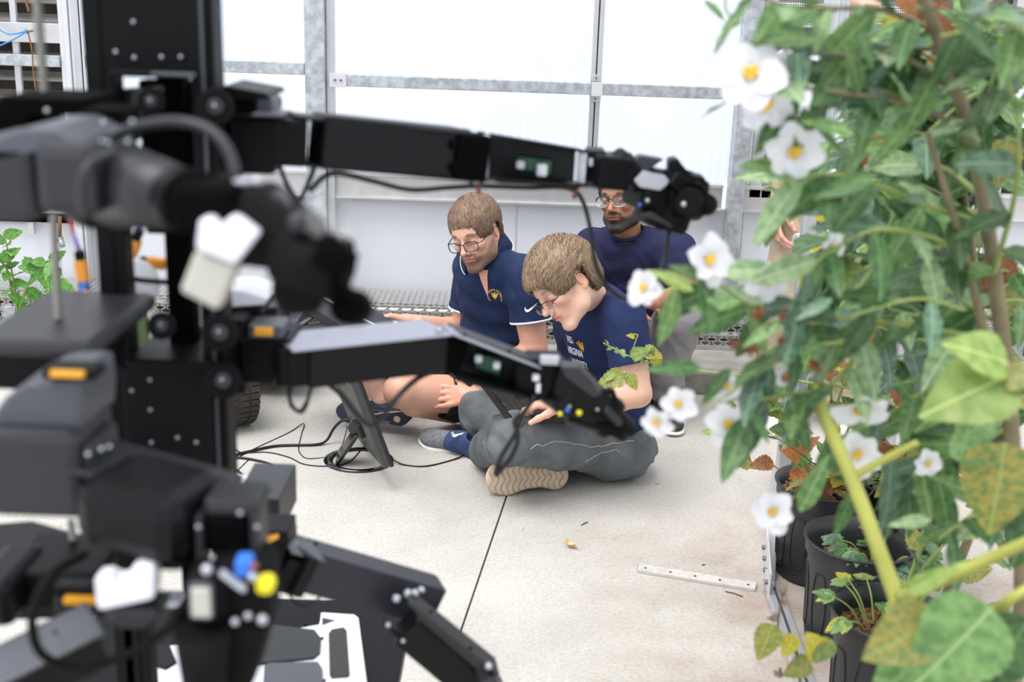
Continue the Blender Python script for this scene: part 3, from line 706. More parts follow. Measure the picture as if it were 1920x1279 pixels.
def hollow_out(s):
    for sl, a, u, L, rb, hollow in getattr(s, 'post', []):
        g = [s.lo[i] + s.h*np.arange(sl[i].start, sl[i].stop, dtype=np.float32) for i in range(3)]; X, Y, Z = np.meshgrid(*g, indexing='ij', sparse=True)
        t = (X-a[0])*u[0]+(Y-a[1])*u[1]+(Z-a[2])*u[2]
        rad2 = np.sqrt((X-a[0]-u[0]*t)**2+(Y-a[1]-u[1]*t)**2+(Z-a[2]-u[2]*t)**2)-(rb-hollow)
        s._put(sl, np.maximum(rad2, (L-.014)-t), .001, 'sub')
def torso(s, J, g=0., bot=0., k=.05, wide=1., belly=0.):
    p0, p1, p2 = J['pel'], J['chest'], J['neck']; lat0 = nrm(J['hipL']-J['hipR']); lat1 = nrm(J['shL']-J['shR'])
    for t, w, d, h in ((bot, .155, .115, .085), (.22, .150, .112, .08), (.42, .148, .108, .08), (.62, .160, .110, .08), (.8, .165, .105, .07), (.92, .12, .080, .05)):
        c = (1-t)**2*p0 + 2*t*(1-t)*(2*p1-.5*p0-.5*p2) + t*t*p2 if True else 0
        sp = nrm(2*(1-t)*((2*p1-.5*p0-.5*p2)-p0)+2*t*(p2-(2*p1-.5*p0-.5*p2))); lat = lat0*(1-t)+lat1*t; lat = nrm(lat-sp*np.dot(sp, lat)); fr = np.cross(lat, sp)
        bl = belly*math.exp(-((t-.3)/.2)**2)
        s.ell(c - fr*(-bl*.5), (w*wide+g, d+g+bl, h+g), [lat, fr, sp], k=k)
    for e in 'LR':
        s.cap(J['sh'+e], p2*.62+J['sh'+e]*.38 - nrm(p2-p1)*.015, .056+g, .052+g, k=.04)
def folds(s, amp, fr, ph, dirs=((.3, .2, 1), (1, .1, .3), (.2, 1, -.5)), lo=None, hi=None):
    a, b, c = [nrm(d) for d in dirs]
    def fn(X, Y, Z):
        u = X*a[0]+Y*a[1]+Z*a[2]; v = X*b[0]+Y*b[1]+Z*b[2]; w = X*c[0]+Y*c[1]+Z*c[2]
        q = np.sin(fr*u + 2.3*np.sin(fr*.31*v+ph) + 1.7*np.sin(fr*.43*w+2*ph)); m = .5+.5*np.sin(fr*.23*w+ph)*np.sin(fr*.19*v-ph)
        return amp*(q*np.abs(q)**.5)*m
    s.warp(fn, lo, hi)
def bbox(pts, m): P = np.array(pts); return P.min(0)-m, P.max(0)+m
from mathutils.bvhtree import BVHTree
def bvh_of(o):
    me = o.data; M = np.array(o.matrix_world); co = np.zeros(len(me.vertices)*3, np.float32); me.vertices.foreach_get('co', co); V = co.reshape(-1, 3) @ M[:3, :3].T + M[:3, 3]
    return BVHTree.FromPolygons([tuple(v) for v in V.tolist()], [tuple(p.vertices) for p in me.polygons])
def text_polys(body, size, bold=True, sx=1.):
    cu = bpy.data.curves.new('tmp', 'FONT'); cu.body = body; cu.size = size; cu.align_x = 'CENTER'; cu.resolution_u = 3
    if bold: cu.offset = size*.02
    o = bpy.data.objects.new('tmp', cu); scn.collection.objects.link(o); dg = bpy.context.evaluated_depsgraph_get()
    me = bpy.data.meshes.new_from_object(o.evaluated_get(dg)); V = np.array([v.co[:2] for v in me.vertices]).reshape(-1, 2); V[:, 0] *= sx; Fc = [tuple(p.vertices) for p in me.polygons]
    bpy.data.objects.remove(o); bpy.data.curves.remove(cu); bpy.data.meshes.remove(me); return V, Fc
def decal(name, polys, org, u, v, bvh, m, par, off=.0016, sub=1):
    """polys: [(V2,F)] flat print wrapped on the surface under it"""
    bm = bmesh.new(); u = nrm(u); v = nrm(v-u*np.dot(u, v)); nn = np.cross(u, v)
    for V, Fc in polys:
        vs = [bm.verts.new((float(a), float(b), 0)) for a, b in V]
        for f in Fc:
            try: bm.faces.new([vs[i] for i in f])
            except ValueError: pass
    bmesh.ops.triangulate(bm, faces=bm.faces)
    if sub: bmesh.ops.subdivide_edges(bm, edges=[e for e in bm.edges if e.calc_length() > .004], cuts=sub)
    for q in bm.verts:
        p = org + u*q.co.x + v*q.co.y; h = bvh.ray_cast(Vector(p+nn*.15), Vector(-nn), .4)
        q.co = (h[0] + Vector(nn)*off) if h[0] is not None else Vector(p)
    me = bpy.data.meshes.new(name); bm.transform(par.matrix_world.inverted()); bm.to_mesh(me); bm.free()
    o = bpy.data.objects.new(name, me); scn.collection.objects.link(o); me.materials.append(m); o.parent = par; o.matrix_world = par.matrix_world.copy(); return o
def WVpoly(s):
    """interlocked flying letters emblem"""
    P = [(-.5,.38),(-.28,.38),(-.20,.02),(-.06,.5),(.06,.5),(.20,.02),(.28,.38),(.5,.38),(.30,-.12),(.17,-.28),(.10,-.2),(.0,-.5),(-.10,-.2),(-.17,-.28),(-.30,-.12)]
    V = np.array(P)*s; return [(V, [tuple(range(len(P)))])]
def swoosh(s):
    top = [(-.5,.02),(-.46,.14),(-.36,.26),(-.40,.10),(-.33,.02),(-.2,.0),(.5,.30)]; bot = [(.0,-.06),(-.25,-.18),(-.42,-.16)]
    return [(np.array(top+bot)*s, [tuple(range(len(top)+len(bot)))])]
def shoe(par, heel, toe, up, Mu, Ms, Msole, name='shoe', L=.29, h=.0024, collar=None, ank=None, laces=True, toe_m=None, sw=1.):
    """heel/toe: floor-side points of the sole"""
    heel = np.array(heel, float); toe = np.array(toe, float); x = nrm(toe-heel); z = np.array(up, float); z = nrm(z-x*np.dot(x, z)); y = np.cross(z, x); A = [x, y, z]
    P = lambda a, b, c: heel + x*a*L + y*b + z*c
    lo, hi = bbox([P(-.02, .06, 0), P(1.03, .06, .0), P(-.02, -.06, 0), P(1.03, -.06, 0), P(0, 0, .13), P(.5, 0, .13), P(1, .05, .09), P(1, -.05, .09)], .02)
    s = Sdf(lo, hi, h)
    s.ell(P(.14, 0, .045), (.045, .034, .04), A, k=0); s.cap(P(.14, 0, .045), P(.42, 0, .05), .036, .036, k=.02)
    s.cap(P(.42, 0, .052), P(.78, .003, .030), .037, .034, k=.02); s.ell(P(.80, .003, .030), (.055, .042, .026), A, k=.02)
    s.cap(P(.12, 0, .05), P(.14, 0, .085), .034, .034, k=.015); s.cap(P(.2, 0, .08), P(.36, 0, .070), .033, .03, k=.015)
    s.cut(P(0, 0, .020), -z, k=.002); s.cap(P(.16, 0, .09), P(.18, 0, .13), .026, .03, k=.004, op='sub')
    V, Q = s.mesh(1); u = pymesh(name, V, Q, Mu, par)
    if toe_m: u.data.materials.append(toe_m); t = ((V-heel) @ x)/L; zz = ((V-heel) @ z); mi = ((t[Q[:, 0]] > .56)).astype(np.int32); u.data.polygons.foreach_set('material_index', mi)
    s = Sdf(lo, hi, h)
    s.ell(P(.15, 0, .014), (.046, .037, .014), A, k=0); s.cap(P(.15, 0, .013), P(.75, .004, .013), .013, .013, k=.01)
    for b in (-1, 1): s.cap(P(.13, .020*b, .012), P(.42, .014*b, .012), .013, .013, k=.012); s.cap(P(.42, .014*b, .012), P(.75, .030*b, .011), .013, .013, k=.012)
    s.ell(P(.78, .003, .012), (.065, .048, .014), A, k=.012); s.cut(P(0, 0, .0), -z, k=.004); s.cut(P(0, 0, .026), z, k=.003)
    V, Q = s.mesh(1); V = V + np.outer((V-heel) @ y, y)*(sw-1); so = pymesh('sole', V, Q, Msole, u)
    if laces:
        mb = MB()
        for i in range(6):
            a = .34+.055*i; hz = .089-.0065*i
            mb.tube(spline([P(a, -.024, hz-.012), P(a+.02, 0, hz+.003), P(a+.03, .024, hz-.012)], 3), .0022, 6); mb.tube(spline([P(a, .024, hz-.012), P(a+.02, 0, hz+.004), P(a+.03, -.024, hz-.012)], 3), .0022, 6)
        for e in (-1, 1): mb.tube(spline([P(.34, 0, .093), P(.36, .02*e, .10), P(.42, .045*e, .085), P(.44, .052*e, .06)], 4), .002, 6)
        mb.build('laces', Ms, u)
    return u, P, A
def figure(name, P, label, group=None):
    J = {k_: (np.array(v[1:]) if v[0] == 'w' else (G(v[1], v[2], v[3]) if v[0] == 'g' else W(*v))) for k_, v in P.items()}
    J = {k_: np.array(v, float) for k_, v in J.items()}
    root = thing('person', (J['pel'][0], J['pel'][1], 0), label, 'person'); return J, root
def body(root, J, skin, hands, head, h=.0045, wide=1., belly=0., arm=1., legs='LR', legr=1.):
    pts = list(J.values()); lo, hi = bbox(pts, .16); s = Sdf(lo, hi, h)
    torso(s, J, -.018, wide=wide, belly=belly)
    nd = nrm(head[0]-J['neck']); s.cap(J['neck']-nd*.04, head[0]-nd*.075, .055, .052, k=.02)
    for e in 'LR':
        if 'el'+e not in J: continue
        a, b, c = J['sh'+e], J['el'+e], J['wr'+e]; m = b+(c-b)*.28
        s.chain([a, a+(b-a)*.45, b], [.050*arm, .049*arm, .038*arm], k=.012); s.chain([b, m, c], [.038*arm, .041*arm, .026], k=.012)
    for e in legs:
        a, b, c = J['hip'+e], J['kn'+e], J['an'+e]; m = b+(c-b)*.30
        bk = nrm(np.cross(np.cross(b-a, c-b), c-b)); s.chain([a, a+(b-a)*.4, b], [.078*legr, .074*legr, .056*legr], k=.02)
        s.chain([b, m-bk*.012, c], [.052*legr, .056*legr, .034], k=.015); s.ell(b, .055*legr, k=.02)
        if 'toe'+e in J: s.chain([c, (c+J['toe'+e])/2], [.034, .03], k=.01)
    parts = [s.mesh(1)]; cols = [radcol(parts[0][0], skin)]
    for e, kw in hands.items():
        kw = dict(kw); V, Q = hand(J['wr'+e], kw.pop('fd'), kw.pop('pn'), **kw); parts.append((V, Q)); C = radcol(V, skin); C[:, 1] *= .93; C[:, 2] *= .92; cols.append(C)
    V, Q, C = head_mesh(head[1], skin, neckp=J['neck'], **head[2]); parts.append((V, Q)); cols.append(C)
    V, Q = joinVQ(parts); return pymesh('body', V, Q, M_skin, root, cols=np.concatenate(cols))
def shirt(root, J, m, g=.006, sl=.55, slr=.066, wide=1., belly=0., bot=.0, name='shirt', h=.0042, fold=.0035, ph=0., neckr=.062, arm='LR', lat=None, drop=0., neckd=.03):
    lo, hi = bbox([J[q] for q in ('pel', 'chest', 'neck', 'shL', 'shR', 'elL', 'elR', 'hipL', 'hipR')], .2); s = Sdf(lo, hi, h)
    torso(s, J, g, bot=bot, wide=wide, belly=belly)
    for e in arm:
        a, b = J['sh'+e], J['el'+e]; c = a+(b-a)*sl; s.cap(a, a+(b-a)*.25, .058+g, slr, k=.03); flat(s, a+(b-a)*.1, c, .060+g, slr, k=.02, hollow=.011)
    folds(s, fold, 50, ph); folds(s, fold*.6, 110, ph+2, dirs=((.6, .2, .7), (1, -.3, .1), (.1, 1, .2)))
    hollow_out(s); nd = J.get('nd', nrm(J['neck']-J['chest'])); s.cap(J['neck']+nd*neckd, J['neck']+nd*.2, neckr, neckr, k=.008, op='sub')
    V, Q = s.mesh(1); return pymesh(name, V, Q, m, root)
def sleeve_hem(par, J, e, sl, r, m, w=.006, name='sleeve_hem'):
    a, b = J['sh'+e], J['el'+e]; u = nrm(b-a); c = a+(b-a)*sl; mb = MB(); mb.lathe(c-u*w, [(r-.004, 0), (r+.0015, 0), (r+.0022, w/2), (r+.0015, w+.001), (r-.004, w+.001)], 40, u); return mb.build(name, m, par)
def trousers(root, J, m, name='trousers', r=(.098, .082, .070, .060), cuff=.92, h=.0042, fold=.005, ph=0., legs='LR', top=.12, bot_cut=None):
    lo, hi = bbox([J[q] for q in ('pel', 'hipL', 'hipR', 'knL', 'knR', 'anL', 'anR')], .17); s = Sdf(lo, hi, h)
    lat = nrm(J['hipL']-J['hipR']); sp = nrm(J['chest']-J['pel']); fr = np.cross(lat, sp)
    s.ell(J['pel'], (.175, .140, .115), [lat, fr, sp], k=.02); s.ell(J['pel']+sp*.08, (.155, .115, .06), [lat, fr, sp], k=.03)
    for e in legs:
        a, b, c = J['hip'+e], J['kn'+e], J['an'+e]; s.cap(a, b, r[0], r[1], k=.05); s.ell(b, r[1]*1.0, k=.02); flat(s, b, b+(c-b)*cuff, r[2]+.006, r[3], k=.02, hollow=.010)
    folds(s, fold, 48, ph); folds(s, fold*.6, 95, ph+1, dirs=((1, .2, .3), (.2, 1, .1), (.5, -.2, 1)))
    hollow_out(s); V, Q = s.mesh(1); V[:, 2] = np.maximum(V[:, 2], .004); return pymesh(name, V, Q, m, root)
def tube_on(par, bvh, pts, r, m, name, off=.0005):
    """seam following the cloth: points projected on it along the view-independent nearest direction"""
    out = []
    for p in spline(pts, 8):
        h = bvh.find_nearest(Vector(p)); out.append(np.array(h[0]) + np.array(h[1])*off)
    mb = MB(); mb.tube(out, r, 6); return mb.build(name, m, par)

# ------------------------------------------------------------------ front person: blond, navy t-shirt, grey jeans, laptop
skA = (.72, .44, .33); skB = (.70, .40, .29); skC = (.38, .19, .11)
P2 = dict(pel=('g', 1145, 828, .115), chest=(1138, 668, 3.76), neck=(1112, 562, 3.64), shL=(1168, 598, 3.53), elL=(1196, 738, 3.46), wrL=(1058, 762, 3.47),
          shR=(1078, 596, 3.86), elR=(1085, 695, 3.95), wrR=(1012, 716, 3.82), hipL=('g', 1158, 838, .105), knL=(965, 822, 3.50), anL=(897, 850, 3.86),
          hipR=('g', 1110, 815, .11), knR=(903, 772, 4.05), anR=(1042, 880, 3.76))
J, root2 = figure('person', P2, 'blond man in navy t-shirt and grey jeans sitting cross-legged in front, typing on a laptop')
J['knR'] = W(905, 775, 4.00); J['anL'] = W(905, 848, 3.88)
hc2 = W(1062, 530, 3.52); hM2 = headM(hc2, S3(-.68, -.60, -.40), S3(.38, .12, -.9), 1.0)
J['nd'] = nrm(.6*nrm(hc2-J['neck'])+.4*nrm(J['neck']-J['chest'])); b2 = body(root2, J, skA, dict(L=dict(fd=S3(-1, .1, .15), pn=S3(0, -.9, .1), side=1, curl=(.5, .55, .6, .6)), R=dict(fd=S3(-1, -.1, .2), pn=S3(0, -.9, .2), side=-1)),
          (hc2, hM2, dict(gaze_down=1., browcol=(.30, .19, .12))), arm=1.12, legs='LR')
eyes(b2, hM2); glasses(b2, hM2, dx=.004, dz=-.012, low=M_clearf, hh=.017, r=.0015)
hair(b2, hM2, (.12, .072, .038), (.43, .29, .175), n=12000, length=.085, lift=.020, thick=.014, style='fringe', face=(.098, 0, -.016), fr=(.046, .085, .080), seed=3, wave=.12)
sh2 = shirt(root2, J, M_teen, g=.008, sl=.60, slr=.072, belly=.01, bot=.05, ph=.7, name='t_shirt', neckr=.058, neckd=.045)
mb = MB(); nd = J['nd']; mb.lathe(J['neck']+nd*.004, [(.056, 0), (.066, -.004), (.068, .004), (.061, .014), (.056, .012)], 40, nd); mb.build('collar', M_teen, sh2)
sleeve_hem(sh2, J, 'L', .60, .072, M_teen, .003)
bv = bvh_of(sh2)
for i, (tx, w_) in enumerate((('WEST', .055), ('VIRGINIA', .085), ('UNIVERSITY', .088))):
    V_, F_ = text_polys(tx, .030, sx=.8); V_[:, 0] *= w_/max(1e-6, np.ptp(V_[:, 0])); V_[:, 0] += w_/2 - .01
    u_ = S3(.62, -.20, -.55); decal('lettering', [(V_, F_)], W(1061+9*i*.4, 640+21*i, 3.70), u_, S3(.05, 1, .1), bv, M_wprint, sh2)
decal('emblem', WVpoly(.036), W(1086, 650, 3.62), S3(.75, -.1, -.6), S3(.0, 1, .1), bv, M_gold, sh2)
tr2 = trousers(root2, J, M_jean, name='jeans', r=(.100, .084, .074, .064), cuff=.90, ph=.3, fold=.0085)
bj = bvh_of(tr2)
tube_on(tr2, bj, [W(1010, 845, 3.4), W(1080, 838, 3.42), W(1140, 836, 3.5), W(1195, 828, 3.65)], .0016, mat('denim_thread', 'a7a9a8', .8), 'side_seam')
tube_on(tr2, bj, [W(1110, 878, 3.55), W(1145, 868, 3.55), W(1175, 860, 3.6)], .0014, bpy.data.materials['denim_thread'], 'pocket_seam')
mb = MB(); sp = nrm(J['chest']-J['pel']); mb.lathe(J['pel']+sp*.105, [(.120, -.012), (.136, -.014), (.139, 0), (.136, .014), (.12, .012)], 40, sp); mb.build('belt', M_black, tr2)
# shoes: grey-navy knit runner (left), tan sole turned to the camera (right)
u_, Pf, A_ = shoe(root2, W(912, 868, 3.92), W(808, 830, 4.03), S3(.10, .78, -.62), M_navyk, M_navyk, M_wsole, name='left_shoe', L=.28, toe_m=M_wool)
bs = bvh_of(u_); decal('swoosh_mark', swoosh(.05), W(858, 816, 3.93), S3(1, -.15, 0), S3(.1, 1, -.2), bs, M_wprint, u_, sub=2)
u_, Pf, A_ = shoe(root2, G(1066, 893, .056), G(924, 900, .062), S3(.0, .16, 1), M_navyk, M_navyk, M_tan, name='right_shoe', L=.28, sw=1.28)
mb = MB()
for i in range(13):
    a = .08 + .072*i; hw = .041 + .011*(a > .55) - (.006 if .3 < a < .5 else 0); mb.tube(spline([Pf(a, -hw, -.0005), Pf(a+.035, -hw*.5, -.0005), Pf(a-.01, 0, -.0005), Pf(a+.035, hw*.5, -.0005), Pf(a, hw, -.0005)], 4), .0010, 5)
mb.build('sole_groove', mat('groove_dark', '8c7662', .8), u_)

# ------------------------------------------------------------------ left person: polo, shorts, beard, glasses
P1 = dict(pel=('g', 945, 735, .12), chest=(930, 590, 4.27), neck=(912, 474, 4.17), shL=(984, 516, 4.06), elL=(1002, 655, 4.02), wrL=(884, 742, 4.03),
          shR=(890, 508, 4.40), elR=(868, 625, 4.40), wrR=(772, 602, 4.28), hipL=('g', 962, 748, .11), knL=(752, 733, 4.02), anL=('g', 850, 778, .05),
          hipR=('g', 915, 728, .11), knR=(690, 672, 4.46), anR=(716, 752, 4.16))
J, root1 = figure('person', P1, 'bearded man in glasses, navy polo shirt with white piping and black shorts, sitting at left')
hc1 = W(894, 436, 4.12); hM1 = headM(hc1, S3(-.42, -.44, -.76), S3(.85, .06, -.46), 1.0)
b1 = body(root1, J, skB, dict(L=dict(fd=S3(-1, .0, -.05), pn=S3(-.05, -.25, 1), side=-1, curl=(.20, .22, .26, .32), spread=.05, sc=1.08, thumb=.9), R=dict(fd=S3(-1, .25, .1), pn=S3(-.1, -1, .0), side=-1, curl=(.4, .4, .4, .45))),
          (hc1, hM1, dict(gaze_down=1., beard=.85, beardcol=(.13, .075, .045), browcol=(.12, .07, .04))), arm=1.2, legr=1.08)
eyes(b1, hM1); glasses(b1, hM1, dz=-.008, dx=.002, hw=.0255, hh=.0185)
hair(b1, hM1, (.085, .05, .03), (.33, .20, .12), n=9000, length=.056, lift=.012, thick=.010, style='up', face=(.096, 0, -.022), fr=(.052, .088, .079), seed=5, ear=.036, burn=.004)
sh1 = shirt(root1, J, M_polo, g=.010, sl=.62, slr=.074, belly=.012, bot=-.02, ph=2.1, name='polo_shirt', neckr=.057, neckd=.04, fold=.003, wide=1.06)
for e in 'LR': sleeve_hem(sh1, J, e, .62, .074, M_wtrim, .006)
bv = bvh_of(sh1)
# collar: folded band with white piping, open at the front
nd = nrm(J['neck']-J['chest']); fr_ = nrm(S3(-.55, -.1, -.80) - nd*np.dot(nd, S3(-.55, -.1, -.80))); lt_ = np.cross(nd, fr_)
def cpt(a, r, z): return J['neck'] + fr_*math.cos(a)*r*1.04 + lt_*math.sin(a)*r + nd*z
mb = MB(); e1 = []; N_ = 44
rows = []
for i in range(N_+1):
    a = math.radians(20) + math.radians(320)*i/N_; fw = max(0, math.cos(a)); dz = -.030*fw
    prof = [(.058, .030+dz*.5), (.060, .066+dz), (.066, .071+dz), (.080, .052+dz*1.3), (.098, .012+dz*2.2), (.094, .009+dz*2.2), (.072, .046+dz*1.3)]
    rows.append([cpt(a, r_, z_) for r_, z_ in prof]); e1.append(cpt(a, .0975, .014+dz*2.2))
bmv = [[mb.bm.verts.new([float(c) for c in p]) for p in r_] for r_ in rows]
for A_, B_ in zip(bmv, bmv[1:]):
    for j in range(len(A_)): f_ = mb.bm.faces.new((A_[j], A_[(j+1) % len(A_)], B_[(j+1) % len(A_)], B_[j])); f_.smooth = True
mb.bm.faces.new(bmv[0]); mb.bm.faces.new(bmv[-1][::-1]); co_ = mb.build('collar', M_polo, sh1)
mb = MB(); mb.tube(e1, .0020, 6); mb.build('piping', M_wtrim, co_)
decal('skin_opening', [(np.array([(-.003, -.062), (.020, .03), (-.024, .03)]), [(0, 1, 2)])], W(893, 520, 4.05), S3(.7, .0, -.6), S3(0, 1, .1), bv, mat('skin_neck', 'dba58c', .5), sh1, sub=5, off=.003)
decal('emblem', WVpoly(.026), W(913, 552, 4.03), S3(.8, -.05, -.5), S3(0, 1, .1), bv, M_gold, sh1)
pol = []
for i, ch in enumerate('WEST VIRGINIA UNIVERSITY'):
    if ch == ' ': continue
    a = math.radians(205 - 230*i/23.); V_, F_ = text_polys(ch, .0085); c_, s_ = math.cos(a-math.pi/2), math.sin(a-math.pi/2)
    pol.append((V_ @ np.array([[c_, s_], [-s_, c_]]) + np.array([math.cos(a), math.sin(a)])*.0225, F_))
decal('lettering', pol, W(912, 554, 4.03), S3(.8, -.05, -.5), S3(0, 1, .1), bv, M_gold, sh1, sub=0)
decal('swoosh_mark', swoosh(.050), W(997, 579, 3.98), S3(.95, .22, -.1), S3(-.2, 1, 0), bv, M_wprint, sh1, sub=2)
sho = {k_: v.copy() for k_, v in J.items()}; sho['anL'] = J['knL']; sho['anR'] = J['knR']
sho['knL'] = J['hipL']*.5+J['knL']*.5; sho['knR'] = J['hipR']*.4+J['knR']*.6; sho['anL'] = J['hipL']*.38+J['knL']*.62; sho['anR'] = J['hipR']*.2+J['knR']*.8
trousers(root1, sho, M_short, name='shorts', r=(.105, .092, .088, .090), cuff=1., ph=1.3, fold=.004)
u_, Pf, A_ = shoe(root1, W(764, 787, 4.075), W(632, 777, 4.14), S3(-.1, .45, .85), M_soled, M_wtrim, M_soled, name='right_shoe', L=.285, laces=False)
mb = MB(); mb.cyl(Pf(.14, .0, -.004), Pf(.14, .0, .001), .013, 20); mb.build('heel_disc', M_tan, u_)
mb = MB()
for i in range(9): mb.tube([Pf(.25+.035*i, -.03+.004*(i % 3), -.001), Pf(.27+.035*i, -.012, -.001)], .0012, 5)
mb.tube(spline([Pf(.05, .034, .003), Pf(.3, .022, .002), Pf(.5, .012, .001), Pf(.7, .028, .002), Pf(.85, .04, .006)], 5), .0035, 6); mb.build('tread_inlay', M_tan, u_)
mb = MB(); mb.tube(spline([Pf(.12, 0, .06), Pf(.16, 0, .10)], 3), .042, 16); mb.build('sock', M_navyk, u_)
shoe(root1, W(905, 790, 4.3), W(800, 795, 4.33), S3(0, .9, .3), M_soled, M_wtrim, M_soled, name='left_shoe', L=.27, laces=False, h=.004)

# ------------------------------------------------------------------ person behind: dark hair, beard, navy t-shirt, grey trousers
P3 = dict(pel=(1200, 655, 4.72), chest=(1192, 540, 4.62), neck=(1178, 444, 4.54), shL=(1268, 468, 4.46), elL=(1288, 556, 4.36), wrL=(1212, 566, 4.20),
          shR=(1112, 462, 4.60), elR=(1096, 560, 4.50), wrR=(1180, 572, 4.26), hipL=(1225, 655, 4.68), knL=(1272, 598, 4.30), anL=(1244, 750, 4.42),
          hipR=(1170, 655, 4.74), knR=(1150, 640, 4.32), anR=(1165, 755, 4.5), toeL=(1240, 780, 4.32), toeR=(1150, 780, 4.4))
J, root3 = figure('person', P3, 'dark-haired man with beard and glasses in navy t-shirt and grey trousers, squatting behind')
hc3 = W(1168, 374, 4.50); hM3 = headM(hc3, S3(-.48, -.16, -.86), S3(.86, -.02, -.5), 1.02)
b3 = body(root3, J, skC, dict(L=dict(fd=S3(-1, .15, -.1), pn=S3(0, -1, .2), side=1, curl=(.5, .5, .5, .5)), R=dict(fd=S3(.9, -.05, -.3), pn=S3(0, -1, 0), side=-1, curl=(.4, .4, .4, .4))),
          (hc3, hM3, dict(gaze_down=.2, beard=1., beardcol=(.012, .009, .008), browcol=(.012, .009, .008))), arm=1.05)
eyes(b3, hM3, .2, (.03, .018, .012)); glasses(b3, hM3, dz=.0, dx=.002, hw=.0262, hh=.0215, ex=2.4, low=M_clearf, r=.0019)
hair(b3, hM3, (.012, .010, .010), (.05, .04, .035), n=3500, length=.04, lift=.012, thick=.012, style='up', face=(.098, 0, -.020), fr=(.050, .085, .080), seed=8, burn=-.02)
sh3 = shirt(root3, J, M_tee3, g=.012, sl=.52, slr=.078, belly=.005, bot=-.04, ph=4.1, name='t_shirt', fold=.0045, wide=1.08, neckr=.066)
for e in 'LR': sleeve_hem(sh3, J, e, .52, .078, M_tee3, .004)
mb = MB(); nd = nrm(J['neck']-J['chest']); mb.lathe(J['neck']+nd*.020, [(.060, 0), (.068, -.004), (.071, .004), (.065, .012), (.060, .010)], 40, nd); mb.build('collar', M_tee3, sh3)
trousers(root3, J, M_pant, r=(.10, .082, .088, .062), cuff=.93, ph=2.2, fold=.006)
u_, Pf, A_ = shoe(root3, W(1235, 760, 4.46)*[1, 1, 0]+[0, 0, .002], W(1252, 790, 4.30)*[1, 1, 0]+[0, 0, .002], (0, 0, 1), M_brown, M_brown, M_wsole, name='left_shoe', L=.28)
mb = MB(); mb.box(Pf(.62, -.040, .04), (.014, .003, .010), A_); mb.build('red_label', mat('red_label', 'c63a38', .6), u_)
shoe(root3, W(1170, 760, 4.56)*[1, 1, 0]+[0, 0, .002], W(1160, 780, 4.40)*[1, 1, 0]+[0, 0, .002], (0, 0, 1), M_brown, M_brown, M_wsole, name='right_shoe', L=.28, h=.004)

# ------------------------------------------------------------------ standing person at right behind the plants
P4 = dict(pel=('w', 1.17, 4.42, .84), chest=('w', 1.18, 4.42, 1.18), neck=('w', 1.19, 4.42, 1.46), shL=('w', 1.37, 4.42, 1.36), shR=('w', 1.01, 4.42, 1.36), elR=(1479, 272, 4.44), wrR=(1456, 388, 4.36),
          elL=('w', 1.42, 4.42, 1.09), wrL=('w', 1.36, 4.25, .90), hipL=('w', 1.26, 4.42, .82), hipR=('w', 1.08, 4.42, .82), knL=('w', 1.27, 4.38, .44), knR=('w', 1.05, 4.38, .44), anL=('w', 1.29, 4.42, .08), anR=('w', 1.04, 4.42, .08))
J, root4 = figure('person', P4, 'standing person in white t-shirt and khaki trousers, half hidden by the plants at right')
hc4 = np.array([1.19, 4.38, 1.69]); hM4 = headM(hc4, S3(.3, -.1, -1), S3(1, 0, .3), 1.05)
b4 = body(root4, J, skA, dict(R=dict(fd=S3(-.12, -1, -.1), pn=S3(.9, 0, .2), side=1, curl=(.4, .45, .5, .5)), L=dict(fd=S3(-.1, -1, -.1), pn=S3(-.9, 0, .2), side=-1)),
          (hc4, hM4, dict(gaze_down=.6, browcol=(.12, .07, .04))))
eyes(b4, hM4, .5); hair(b4, hM4, (.10, .06, .04), (.25, .16, .1), n=2000, length=.04, style='up')
sh4 = shirt(root4, J, M_tee4, g=.034, sl=.55, slr=.082, bot=-.12, ph=3., name='t_shirt', fold=.006)
mb = MB(); mb.lathe(J['neck']+[0, 0, .02], [(.060, 0), (.068, -.004), (.071, .004), (.065, .012), (.060, .010)], 40); mb.build('collar', M_tee4, sh4)
trousers(root4, J, M_khaki, r=(.105, .088, .086, .080), cuff=.97, ph=.2, fold=.006)
for e, x in (('right_shoe', 1.04), ('left_shoe', 1.29)): shoe(root4, (x, 4.48, .002), (x-.02, 4.22, .002), (0, 0, 1), M_wsole, M_wtrim, M_wsole, name=e, L=.28, h=.004)
# ================================================================== ROBOT (foreground, left)
M_blk = mat('black_anodised', '08080a', .45, .0, spec=.16, var=.1, vscale=12)
M_plast = mat('dark_grey_plastic', '25262b', .42, spec=.45, var=.06, vscale=10, bump=.05, bscale=90)
M_link = mat('black_link_shell', '0e0e11', .4, spec=.2, var=.06, vscale=8)
M_deep = mat('deep_black', '040405', .8, spec=.06)
M_link2 = mat('satin_black_shell', '33343c', .36, .5)
M_top = mat('sky_sheen_top_plate', 'a9abb8', .38, .75)  # pale tone paints the sky's reflection onto the tops of the black links
M_grey = mat('mid_grey_plate', '4c4e56', .4, var=.08, vscale=9)
M_rub = mat('matte_rubber', '09090a', .7, spec=.15)
M_wbr = mat('white_bracket', 'e4e6ee', .45); M_bei = mat('beige_plastic', 'b9b7ad', .5)
M_lab = mat('amber_label', 'e8a52a', .5); M_or = mat('orange_connector', 'e0952f', .5)
M_pcb = mat('green_board', '1f5a3a', .4); M_sil = mat('silver_part', 'b8bac2', .3, .6)
M_screw = mat('threaded_steel', '85837e', .4, .6)
M_red = mat('red_wire', 'c8202c', .4); M_yel = mat('yellow_part', 'e8dc1c', .5); M_bl2 = mat('blue_part', '2f72d8', .5)
M_cab = mat('black_cable', '0a0a0b', .45); M_grn = mat('olive_strip', '46572f', .6)
def pm(px, Y): return px*Y*1.05/F
